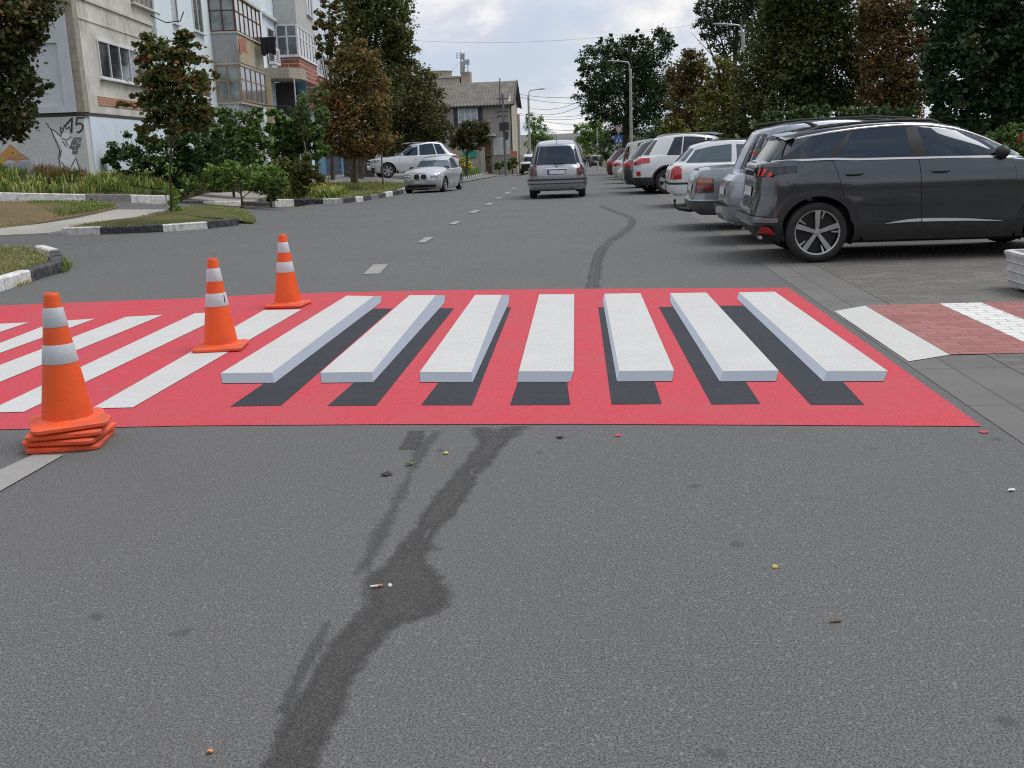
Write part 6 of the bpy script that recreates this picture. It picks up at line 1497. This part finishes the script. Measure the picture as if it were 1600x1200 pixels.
stroke([[(100, 505), (215, 600), (305, 658)], [(60, 660), (180, 630), (240, 610)], [(80, 660), (190, 660), (300, 655)], [(190, 690), (215, 640)]], 1.1, pm('pink spray', (.45, .14, .20), (.5, .2, .2), 5, .8), 'graffiti_outline', .008)
fillp([(60, 700), (320, 680), (330, 830), (60, 830)], pm('lavender spray', (.36, .38, .44), (.38, .395, .42), 3, .85), 'graffiti_shape', .003, 'pale lavender patch')
# satellite arm and laundry
m = FB(); sD, zD_ = FP(240, 24, .1); e_ = fpos(sD, .9, zD_-.1)
m.tube([fpos(sD, 0, zD_), fpos(sD, .5, zD_-.25), fpos(sD+.1, .95, zD_-.2), fpos(sD+.1, 1.1, zD_+.1)], .02, 6); m.build('bracket', DARKMETAL, apt)
ls, lz = FP(401, 58, o1+.3); le, lez = FP(440, 66, o1+.3)
line = MB(); pA, pB = fpos(ls, o1+.3, lz), fpos(le, o1+.3, lez+.3)
line.tube([pA, pA.lerp(pB, .5)-Vector((0, 0, .06)), pB], .012, 5); tag(line.build('clothes_line', DARKMETAL, None, None, tuple(pA)), 'clothes line stretched beside the corrugated balcony panel', 'clothes line')
def cloth(name, label, t0, t1, dz, mat):
    m = MB(); a, b = pA.lerp(pB, t0), pA.lerp(pB, t1)
    def fn(u, v):
        p = a.lerp(b, u); p = p+FN*(.05*math.sin(u*17)*v+.03); return p-Vector((0, 0, dz*v*(1+.12*math.sin(u*9))+.02))
    m.grid(fn, 16, 8); m.grid(lambda u, v: fn(u, v)-FN*.025, 16, 8); tag(m.build(name, mat, None, 60, tuple(a)), label, 'laundry')
cloth('garment', 'black garments hanging on the clothes line beside the balcony', .12, .72, .75, pm('black cloth', (.006, .006, .008), (.010, .010, .013), 5, .95, spec=.08))
cloth('garment', 'small pinkish cloth hanging beside the black garments over the balcony panel', -.62, -.38, .55, pm('pink cloth', (.42, .20, .15), (.36, .16, .12), 5, .95))

# ---------------------------------------------------------------- house with corrugated roof
HY = 95.0
def hp(px, py, dy=0): return P(px, py, HY+dy)
hx0, hx1 = hp(636, 200).x, hp(797, 200).x; hz0 = -2.2; hze = hp(760, 160).z; hzr = hp(760, 128, 4.5).z
house = thing('house', 'two-storey grey house with a corrugated asbestos roof and one white barred window', 'building', ((hx0+hx1)/2, HY, 0))
PL_H = plaster('house render', (.36, .335, .31), (.30, .275, .25), (.2, .17, .14), .5, .6); PL_H2 = plaster('house side', (.50, .46, .38), (.40, .36, .30), (.25, .16, .11), .7, 1.2)
m = MB(); m.box(hx0, hx1-.15, HY, HY+9, hz0, hze); m.build('wall', PL_H, house)
m = MB(); m.prism([(hx1-.15, HY-.02, hz0), (hx1-.15, HY+9, hz0), (hx1-.15, HY+9, hze), (hx1-.15, HY+4.5, hzr-.1), (hx1-.15, HY-.02, hze)], (.25, 0, 0)); m.build('gable_wall', PL_H2, house)
ROOFM = pm('asbestos sheet', (.20, .185, .165), (.12, .108, .095), 1.4, .95, bump=.3)
m = MB(); nx = 340
def rf(u, v):
    x = lerp(hx0-.3, hx1+.45, u); y = lerp(HY-.55, HY+4.5, v); z = lerp(hze-.25, hzr, v)+.035*math.sin(x*2*math.pi/.30)
    return Vector((x, y, z))
m.grid(rf, nx, 3); m.grid(lambda u, v: Vector((rf(1-u, v).x, 2*(HY+4.5)-rf(1-u, v).y, rf(1-u, v).z)), nx, 3); m.grid(lambda u, v: rf(1-u, v)-Vector((0, 0, .08)), nx, 3); m.build('roof', ROOFM, house, 60)
m = MB(); m.tube([(hx1+.46, HY-.55, hze-.27), (hx1+.46, HY+4.5, hzr), (hx1+.46, HY+9.5, hze-.27)], .09, 6); m.box(hx0, hx1+.4, HY-.5, HY-.4, hze-.42, hze-.30); m.build('barge_board', DARKMETAL, house)
wx0, wx1, wz0, wz1 = hp(717, 192).x, hp(746, 192).x, hp(730, 191).z, hp(730, 167).z
m = MB(); 
for k in range(4): c = lerp(wx0, wx1, k/3); m.box(c-.06, c+.06, HY-.06, HY-.005, wz0, wz1)
for z in (wz0, wz1, lerp(wz0, wz1, .5)): m.box(wx0-.06, wx1+.06, HY-.055, HY-.004, z-.06, z+.06)
wn = m.build('window', FR_WHITE, house); m = MB(); m.box(wx0, wx1, HY-.02, HY-.003, wz0, wz1); m.build('pane', pm('blind glass', (.42, .52, .55), (.34, .44, .48), 2, .25), wn)
m = MB()
for k in range(9): z = lerp(wz0, wz1, (k+.5)/9); m.box(wx0, wx1, HY-.09, HY-.075, z-.015, z+.015)
m.build('bars', FR_WHITE, wn)
for a, b in ((hp(709, 180).x, wx0-.1), (wx1+.1, hp(754, 180).x)):
    m = MB(); m.box(a, b, HY-.05, HY-.004, wz0-.5, wz1+.06); m.build('shutter', pm('dark shutter', (.035, .03, .05), (.06, .05, .055), 3, .7), house)
m = MB(); m.box(hp(704, 170).x, hp(756, 170).x, HY-.035, HY-.003, wz1+.07, hze-.45); m.build('lintel', pm('dark lintel', (.09, .075, .065), (.07, .06, .05), 3, .9), house)
m = MB(); m.box(hp(750, 210).x, hp(775, 210).x, HY-1.3, HY-.01, hp(760, 213).z, hp(760, 209.5).z); m.build('porch_roof', PL_CREAM, house)
m = MB(); m.box(hp(754, 230).x, hp(767, 230).x, HY-.08, HY-.01, hz0, hp(760, 214).z); dr = m.build('door', pm('brown door', (.16, .06, .035), (.10, .045, .03), 2, .7), house); m = MB(); m.box(hp(764, 230).x, hp(765, 230).x, HY-.14, HY-.08, -.1, .15); m.build('handle', GALV, dr)
m = MB(); m.box(hp(771, 230).x, hp(797, 230).x, HY-.07, HY-.012, hp(780, 242).z, hp(780, 215).z); m.build('garage_door', pm('white sheet', (.60, .61, .62), (.48, .49, .48), 2, .7), house)
m = MB(); m.tube([(hx1+.12, HY-.06, hze-.4), (hx1+.12, HY-.06, hz0)], .06, 6); m.build('downpipe', DARKMETAL, house)
m = MB(); m.tube([hp(781, 165, -.3), hp(781, 122, -.3)], .05, 6); m.build('service_mast', DARKMETAL, house)
# yard fence with a green panel
fx0, fx1 = P(690, 240, 90).x, P(757, 240, 90).x
fence = thing('fence', 'pale rendered yard wall carrying a turquoise panel, left of the brown door', 'fence', ((fx0+fx1)/2, 90, -1))
m = MB(); m.box(fx0, fx1, 90, 90.2, -2, P(720, 232, 90).z); m.build('wall', PL_H2, fence)
m = MB(); m.box(P(724, 240, 90).x, P(744, 240, 90).x, 89.9, 89.99, P(733, 247, 90).z, P(733, 236, 90).z); m.build('panel', pm('turquoise', (.04, .33, .27), (.03, .27, .22), 4, .7), fence)
m = MB(); 
for px in (715, 752): q = P(px, 240, 89.8); m.box(q.x-.1, q.x+.1, 89.75, 89.95, -2, P(px, 228, 89.8).z)
m.build('post', CONCRETE_POST, fence)
# larger block behind
bk = thing('apartment_building', 'pale flat-roofed block rising behind the corrugated roof with a drum-like roof hut', 'building', (P(690, 200, 140).x, 140, 0))
bp_ = lambda px, py: P(px, py, 140)
m = MB(); m.box(bp_(600, 140).x, bp_(719, 140).x, 140, 152, -3, bp_(700, 122).z); m.box(bp_(600, 140).x-.2, bp_(719, 140).x+.2, 139.8, 152.2, bp_(700, 122).z, bp_(700, 119.5).z); m.build('wall', plaster('far pale block', (.52, .49, .43), (.46, .43, .37)), bk)
m = MB(); c_ = bp_(678, 112); m.lathe([(1.75, bp_(678, 122).z), (1.75, bp_(678, 109).z), (1.95, bp_(678, 108.5).z), (1.7, bp_(678, 107).z), (.01, bp_(678, 106.6).z)], 20, Matrix.Translation((c_.x, 145, 0))); m.build('roof_hut', plaster('hut', (.36, .34, .30), (.30, .28, .25)), bk, 40)
m = MB(); m.box(bp_(720, 120).x, bp_(735, 120).x, 140, 142, bp_(727, 130).z-1, bp_(727, 112).z); m.build('chimney', plaster('chimney render', (.55, .47, .38), (.48, .42, .35)), bk)
ant = thing('antenna_mast', 'mobile phone antenna panels and mast on the chimney behind the house', 'antenna', tuple(P(724, 112, 139.5)))
m = MB()
for px, y0, y1, r_ in ((720, 116, 81, .08), (725, 116, 83, .10), (731, 116, 93, .06), (713.5, 92, 82, .03)): m.tube([P(px, y0, 139.5), P(px, y1, 139.5)], r_, 6)
for y in (84, 87, 90): m.tube([P(713, y, 139.5), P(720, y, 139.5)], .03, 5)
m.tube([P(701, 112, 139.5), P(719, 98, 139.5)], .02, 4); m.build('mast', GALV, ant)
for px, y0, y1, w_ in ((723.5, 93, 84, .22), (724, 107, 96, .26), (730.5, 101, 93, .26), (722, 112, 107, .22)):
    m = MB(); a, b = P(px, y0, 139.3), P(px, y1, 139.3); m.box(a.x-w_, a.x+w_, 139.1, 139.4, a.z, b.z); m.build('panel', pm('antenna panel', (.42, .43, .45), (.36, .37, .39), 4, .5), ant)

# ---------------------------------------------------------------- poles, lamps, cables, signs
def pole(name, label, cat, pxb, Y, pxt, pyt, r0, r1, mat, arm=None, group=None, head=True):
    b = P(pxb, 250, Y); b.z = T(b.x, Y)-.1; t_ = P(pxt, pyt, Y)
    o = thing(name, label, cat, tuple(b), group)
    m = MB(); m.tube([b, b.lerp(t_, .5), t_], [r0, (r0+r1)/2, r1], 10); m.build('post', mat, o, 60)
    if arm:
        pts = [P(px, py, Y) for px, py in arm]; m = MB(); m.tube(pts, .05, 8); m.build('arm', GALV, o, 60)
        if head:
            d = (pts[-1]-pts[-2]).normalized(); m = MB(); e = pts[-1]
            M = Matrix.Translation(e+d*.28) @ d.to_track_quat('X', 'Z').to_matrix().to_4x4() @ Matrix.Diagonal((.42, .15, .075, 1))
            m.lathe([(math.sin(math.pi*k/8), -math.cos(math.pi*k/8)) for k in range(9)], 12, M); m.build('lamp_head', pm('lamp housing', (.30, .31, .32), (.24, .25, .26), 5, .5), o, 60)
    return o
LAMPS = 'street lamps on concrete posts'
pole('street_lamp', 'concrete street lamp before the big ragged dark tree, its arm bent to the left', 'street lamp', 986.5, 70, 985, 107, .115, .085, CONCRETE_POST, [(983.5, 112), (983.5, 101), (981, 97.5), (976, 96.5), (966, 96)], LAMPS)
pole('street_lamp', 'street lamp rising among the tall trees on the right, arm bent to the left', 'street lamp', 1162, 52, 1161, 50, .12, .09, CONCRETE_POST, [(1158.5, 56), (1158.5, 45), (1156, 40.5), (1150, 39), (1136, 38.5)], LAMPS)
pole('street_lamp', 'street lamp beside the house on the left, arm reaching right over the road', 'street lamp', 828, 118, 825.5, 150, .15, .11, CONCRETE_POST, [(826.5, 155), (826.3, 145), (828, 141.5), (834, 140.5), (842, 139.5)], LAMPS)
up = pole('utility_pole', 'grey utility pole with dark cable boxes standing in front of the house', 'utility pole', 790, 88, 785, 146, .13, .10, pm('old pole', (.20, .195, .19), (.14, .135, .13), 4, .9))
m = MB(); 
for px, py, w_, h_ in ((784.5, 198, 4, 6), (792, 197, 3.2, 6), (792, 212, 2, 6)): a = P(px, py, 87.8); s_ = 88/1600; m.box(a.x-w_*s_, a.x+w_*s_, 87.6, 87.87, a.z-h_*s_, a.z+h_*s_)
m.build('cable_box', DARKMETAL, up)
m = MB(); 
for y in (154, 174, 181): m.tube([P(776, y+.6, 88), P(794, y, 88)], .05, 6)
m.build('cross_arm', DARKMETAL, up)
pole('utility_pole', 'bare concrete pole at the corner of the house', 'utility pole', 812.5, 100, 810, 178, .16, .12, CONCRETE_POST)
pole('utility_pole', 'thin pale post in front of the light green tree on the right', 'utility pole', 934, 105, 933, 196, .09, .07, CONCRETE_POST)
pole('stake', 'thin metal stake beside the silver SUV front wheel', 'post', 596, 46, 595, 222, .035, .03, pm('grey stake', (.13, .12, .11), (.09, .085, .08), 6, .8))
CAB = pm('cable', (.05, .052, .06), (.06, .06, .07), 4, .7)
def cable(label, p0, Y0, p1, Y1, sag=.3, r_=.02):
    a, b = P(*p0, Y0), P(*p1, Y1); m = MB(); pts = []
    for k in range(13): t = k/12; p = a.lerp(b, t); p.z -= sag*4*t*(1-t); pts.append(p)
    m.tube(pts, r_, 5); tag(m.build('power_cable', CAB, None, None, tuple(a)), label, 'cable', 'overhead cables crossing the street')
for i, (lab, p0, p1, sg) in enumerate((('topmost overhead cable right of the house lamp', (805, 146), (912, 150), .25), ('second overhead cable below the lamp arm', (805, 150), (912, 161), .25), ('thick overhead cable rising to the right', (826, 168), (915, 154), .5), ('thicker lower cable rising to the right towards the dark tree', (826, 175), (915, 161), .6), ('overhead cable level with the pole shoulder', (812, 177), (915, 179), .3), ('overhead cable just under the level one', (812, 180), (915, 184), .3), ('overhead cable sloping down to the right', (828, 183), (915, 193), .3), ('lowest overhead cable above the hill', (828, 197), (915, 203), .2))):
    cable(lab, p0, 110, p1, 96, sg)
cable('faint long cable high across the sky, left tree to right trees', (560, 56), 70, (1110, 34), 70, .8, .007)
for i, (p0, p1, lab) in enumerate((((756, 176), (786, 172), 'upper cable from the house wall to the utility pole'), ((756, 182), (786, 180), 'lower cable from the house wall to the utility pole'))): cable(lab, p0, 94.5, p1, 88, .2)
cable('dark horizontal cable below the entrance canopy', (404, 163), 46, (452, 165), 46, .05, .025)
# signs
sg_ = P(966.5, 240, 66); sign = thing('road_sign', 'priority triangle above a blue square crossing sign on one post at the right kerb', 'road sign', (sg_.x, 66, T(2, 66)))
m = MB(); m.tube([(sg_.x, 66.06, T(2, 66)), P(966.5, 196, 66.06)], .035, 8); m.build('post', GALV, sign)
def sq(px0, px1, py0, py1, dy): return [P(px0, py1, 66-dy), P(px1, py1, 66-dy), P(px1, py0, 66-dy), P(px0, py0, 66-dy)]
m = MB(); m.prism(sq(960, 973.5, 211, 223.5, 0), (0, .02, 0)); m.build('sign_plate', pm('sign blue', (.02, .14, .50), (.02, .12, .44), 4, .5), sign)
m = MB(); m.poly([P(961.3, 222, 65.985), P(972.2, 222, 65.985), P(966.7, 212.2, 65.985)]); m.build('symbol', FR_WHITE, sign)
m = MB(); m.lathe([(.001, .0), (.055, 0)], 10, Matrix.Translation(P(966.8, 215.8, 65.975)) @ Matrix.Rotation(R(90), 4, 'X'))
for seg in ([(966.8, 216.6), (966.6, 219)], [(966.6, 219), (965, 221.4)], [(966.6, 219), (968.3, 221.4)], [(966.7, 217.2), (965.2, 218.6)], [(966.7, 217.2), (968.2, 218.2)]): m.tube([P(*q, 65.975) for q in seg], .022, 5)
m.build('pictogram', PLASTIC, sign)
m = MB(); m.prism([P(966.8, 209.5, 66), P(973.8, 197, 66), P(959.8, 197, 66)], (0, .02, 0)); m.build('yield_plate', pm('sign pale', (.62, .60, .60), (.55, .53, .53), 4, .5), sign)
m = MB(); q3 = [P(966.8, 209.2, 65.98), P(973.4, 197.3, 65.98), P(960.2, 197.3, 65.98)]
m.tube(q3+[q3[0]], .028, 5, caps=False); m.build('yield_border', pm('faded red', (.42, .16, .16), (.38, .15, .15), 4, .6), sign)
rsx = P(803, 246, 93)
rk = thing('notice_board', 'small red and white board at the corner of the house, left of the off-road car', 'sign', (rsx.x, 93, T(-6, 93)))
m = MB(); m.box(rsx.x-.25, rsx.x+.3, 93, 93.08, rsx.z-.75, rsx.z+.55); m.build('board', pm('board red', (.5, .06, .04), (.55, .3, .25), 5, .7), rk)
m = MB(); [m.box(rsx.x+d-.03, rsx.x+d+.03, 93.02, 93.07, T(-6, 93)-.1, rsx.z-.75) for d in (-.2, .25)]; m.build('leg', DARKMETAL, rk)
# dark plank fence with a leaning board behind the orange-brown tree
f0, f1 = P(537, 260, 64), P(585, 262, 62)
pf = thing('fence', 'dark plank fence with a pale leaning board between the blue doors and the silver SUV', 'fence', tuple(f0))
m = MB(); k_ = 16
for k in range(k_):
    a = f0.lerp(f1, k/k_); b = f0.lerp(f1, (k+.9)/k_); h_ = 1.5+random.uniform(-.08, .08); zb_ = T(a.x, a.y)
    m.prism([(a.x, a.y, zb_), (b.x, b.y, zb_), (b.x, b.y, zb_+h_+.3), (a.x, a.y, zb_+h_+.3)], (0, .04, 0))
m.build('boards', pm('grey planks', (.10, .09, .075), (.06, .055, .05), 3, .95), pf)
m = MB(); a, b = P(555, 232, 61), P(568, 262, 60.5); m.tube([a, b], .05, 4); m.build('leaning_board', pm('pale board', (.28, .26, .23), (.22, .2, .18), 4, .9), pf)

# ---------------------------------------------------------------- planter at the right edge
pb = G(1580, 470)
pl = thing('planter', 'white concrete planter tub with flared banded sides at the right edge of the pavement', 'planter', (pb.x+.42, pb.y+.40, .01))
c_ = Vector((pb.x+.56, pb.y+.42, 0)); PLM = pm('planter concrete', (.60, .60, .60), (.42, .42, .42), 7, .85, bump=.5, bscale=25)
def ring(hw_, z, c=.05):
    return [c_+Vector((sx*(hw_-dx), sy*(hw_-dy), z)) for sx, sy, ds in ((1, 1, 0), (-1, 1, 1), (-1, -1, 0), (1, -1, 1)) for dx, dy in (((0, c), (c, 0)) if ds == 0 else ((c, 0), (0, c)))]
prof = [(h_*.80, z_*.80) for h_, z_ in [(.37, .045), (.395, .05), (.405, .10), (.42, .115), (.41, .13), (.415, .21), (.43, .225), (.418, .24), (.42, .315), (.438, .33), (.428, .345), (.445, .40), (.455, .415), (.455, .445), (.44, .45), (.385, .45), (.375, .40)]]
m = MB(); vs = []
for h_, z in prof: vs += ring(h_, z)
m.add(vs, [(i*8+j, i*8+(j+1) % 8, (i+1)*8+(j+1) % 8, (i+1)*8+j) for i in range(len(prof)-1) for j in range(8)]); m.build('tub', PLM, pl, 30)
m = MB(); m.add(ring(.30, .33), [tuple(range(8))]); m.build('soil', SOIL, pl)
for sx in (-1, 1):
    for sy in (-1, 1):
        m = MB(); q = c_+Vector((sx*.2, sy*.2, 0)); m.lathe([(.09, .01), (.10, .02), (.085, .05)], 10, Matrix.Translation(q)); m.build('foot', PLM, pl)
m = MB(); m.box(c_.x-.2, c_.x-.06, c_.y-.33, c_.y-.26, .01, .05); m.build('foot', PLM, pl)

# ---------------------------------------------------------------- people far down the street
def person(label, px, Y, hgt, seed, top, trouser):
    b = P(px, 250, Y); z0 = T(b.x, Y); k = hgt/1.75
    t = thing('person', label, 'person', (b.x, Y, z0), 'people standing far down the street')
    J = {'pel': (0, 0, .95), 'wa': (0, 0, 1.1), 'ch': (0, .01, 1.33), 'nk': (0, 0, 1.49), 'hd': (0, -.02, 1.60), 'ht': (0, -.01, 1.72)}
    E = [('pel', 'wa'), ('wa', 'ch'), ('ch', 'nk'), ('nk', 'hd'), ('hd', 'ht')]; Rr = {'pel': .15, 'wa': .135, 'ch': .15, 'nk': .06, 'hd': .095, 'ht': .07}
    for s_, n_ in ((-1, 'l'), (1, 'r')):
        J.update({'sh'+n_: (s_*.19, 0, 1.40), 'el'+n_: (s_*.25, .03, 1.12), 'wr'+n_: (s_*.22, -.10, .90), 'hn'+n_: (s_*.21, -.14, .80), 'hp'+n_: (s_*.10, 0, .88), 'kn'+n_: (s_*.11, -.02*seed, .48), 'an'+n_: (s_*.12, .02, .09), 'to'+n_: (s_*.13, -.14, .03)})
        E += [('ch', 'sh'+n_), ('sh'+n_, 'el'+n_), ('el'+n_, 'wr'+n_), ('wr'+n_, 'hn'+n_), ('pel', 'hp'+n_), ('hp'+n_, 'kn'+n_), ('kn'+n_, 'an'+n_), ('an'+n_, 'to'+n_)]
        Rr.update({'sh'+n_: .075, 'el'+n_: .05, 'wr'+n_: .036, 'hn'+n_: .038, 'hp'+n_: .10, 'kn'+n_: .07, 'an'+n_: .045, 'to'+n_: .04})
    names = list(J)
    def skin(nm, keys, edges, sc, mats, mif=None, lv=1):
        me = bpy.data.meshes.new(nm); me.from_pydata([tuple(c*k for c in J[q]) for q in keys], [(keys.index(a), keys.index(b)) for a, b in edges], [])
        o = bpy.data.objects.new(nm, me); COL.objects.link(o); o.modifiers.new('skin', 'SKIN'); me.skin_vertices or None
        sv_ = me.skin_vertices[0].data if len(me.skin_vertices) else None
        if sv_:
            for i, q in enumerate(keys): sv_[i].radius = (Rr[q]*k*sc, Rr[q]*k*sc*(.8 if q in ('pel', 'wa', 'ch') else 1)); sv_[i].use_root = (i == 0)
        su = o.modifiers.new('sub', 'SUBSURF'); su.levels = su.render_levels = lv
        dg = bpy.context.evaluated_depsgraph_get(); ev = o.evaluated_get(dg); m2 = bpy.data.meshes.new_from_object(ev)
        bpy.data.objects.remove(o)
        for mm in mats: m2.materials.append(mm)
        if mif:
            for p in m2.polygons: p.material_index = mif(p.center)
        for p in m2.polygons: p.use_smooth = True
        o2 = bpy.data.objects.new(nm, m2); COL.objects.link(o2); o2.parent = t; return o2
    SKIN = pm('skin', (.42, .25, .18), (.38, .22, .16), 9, .6)
    bpy.context.view_layer.update()
    try:
        skin('body', names, E, 1.0, [SKIN, top, trouser, PLASTIC], lambda c: 0 if c.z > 1.47*k or (abs(c.x) > .17*k and c.z < .92*k and c.z > .7*k) else 1 if c.z > .93*k else 2 if c.z > .1*k else 3)
    except Exception as ex:
        print('person skin failed', ex)
    m = MB(); m.lathe([(math.sin(math.pi*q/8)*.105*k, .02*k-math.cos(math.pi*q/8)*.105*k) for q in range(3, 9)], 12, Matrix.Translation((0, .02*k, 1.66*k)))
    h_ = m.build('hair', pm('dark hair', (.02, .015, .012), (.03, .02, .015), 9, .7), t, 60)
BLK = pm('dark clothes', (.012, .012, .016), (.02, .02, .024), 5, .9)
person('person in dark clothes standing left beside the distant black car', 914, 150, 1.72, 1, BLK, BLK)
person('person in a dark top and paler trousers beside the distant black car', 919.5, 149, 1.78, -1, BLK, pm('grey trousers', (.06, .06, .07), (.05, .05, .06), 5, .9))

# ---------------------------------------------------------------- litter on the road
def litter(name, label, px, py, mk, mat, cat='litter'):
    g = G(px, py); m = MB(); mk(m, g); return tag(m.build(name, mat, None, 60, (g.x, g.y, .004)), label, cat)
def butt(m, g): m.tube([g+Vector((-.019, -.004, .008)), g+Vector((.006, .003, .008))], .0042, 8)
o = litter('cigarette_butt', 'cigarette end with an orange filter lying on the dark wet patch', 588, 919, butt, pm('paper', (.7, .68, .64), (.6, .58, .54), 30, .8))
g = G(588, 919); m = MB(); m.tube([g+Vector((.0062, .0032, .008)), g+Vector((.022, .008, .008))], .0044, 8); m.build('filter', pm('filter orange', (.55, .22, .06), (.5, .2, .06), 40, .7), o)
def scrap(r_, asp=1.0, lift=.008):
    def mk(m, g):
        n_ = 9; top = [g+Vector((r_*asp*math.cos(6.283*k/n_)*random.uniform(.6, 1.1), r_*math.sin(6.283*k/n_)*random.uniform(.6, 1.1), lift*random.uniform(.5, 1.6))) for k in range(n_)]
        c = g+Vector((0, 0, lift*1.6)); b0 = len(m.v); m.add([c]+top, [(0, 1+k, 1+(k+1) % n_) for k in range(n_)]); m.add([p-Vector((0, 0, .003)) for p in [c]+top], [(0, 1+(k+1) % n_, 1+k) for k in range(n_)])
    return mk
PAPER = pm('white paper', (.68, .68, .68), (.55, .55, .55), 40, .8); LEAFY = pm('yellow leaf', (.50, .48, .10), (.42, .36, .08), 40, .7); LEAFB = pm('brown leaf', (.17, .085, .05), (.12, .06, .035), 40, .8); LEAFG = pm('dull leaf', (.16, .17, .07), (.1, .1, .05), 40, .8); DARKL = pm('dark leaf', (.035, .03, .025), (.05, .04, .03), 40, .8)
litter('paper_scrap', 'small crumpled white scrap right of the cigarette end', 610, 917, scrap(.008), PAPER)
litter('fallen_leaf', 'tiny yellow leaf on the bare asphalt, right half of the foreground', 1211, 888, scrap(.010, 1.3), LEAFY, 'leaf')
litter('twig', 'short reddish-brown twig on the asphalt at the lower right', 1305, 973, lambda m, g: m.tube([g+Vector((-.017, -.002, .004)), g+Vector((.017, .003, .005))], [.003, .004], 6), LEAFB, 'twig')
litter('paper_scrap', 'white scrap near the right edge of the road', 1580, 768, scrap(.012, 1.5), PAPER)
litter('fallen_leaf', 'dark curled leaf left of the wet track, just below the crossing', 604, 743, scrap(.02, 1.5, .012), DARKL, 'leaf')
litter('fallen_leaf', 'pale curled leaf up and right of the dark one', 640, 727, scrap(.016, 1.6, .01), LEAFG, 'leaf')
litter('fallen_leaf', 'yellowish crumb just under the red paint beside the wet track', 697, 710, scrap(.013, 1.2), LEAFY, 'leaf')
litter('fallen_leaf', 'tiny orange scrap at the bottom left of the road', 328, 1177, scrap(.008, 1.4), pm('orange scrap', (.6, .3, .12), (.5, .25, .1), 40, .7), 'leaf')
litter('fallen_leaf', 'dark leaf crumb close to the red edge, right of the wet track', 875, 685, scrap(.014, 1.7), DARKL, 'leaf')
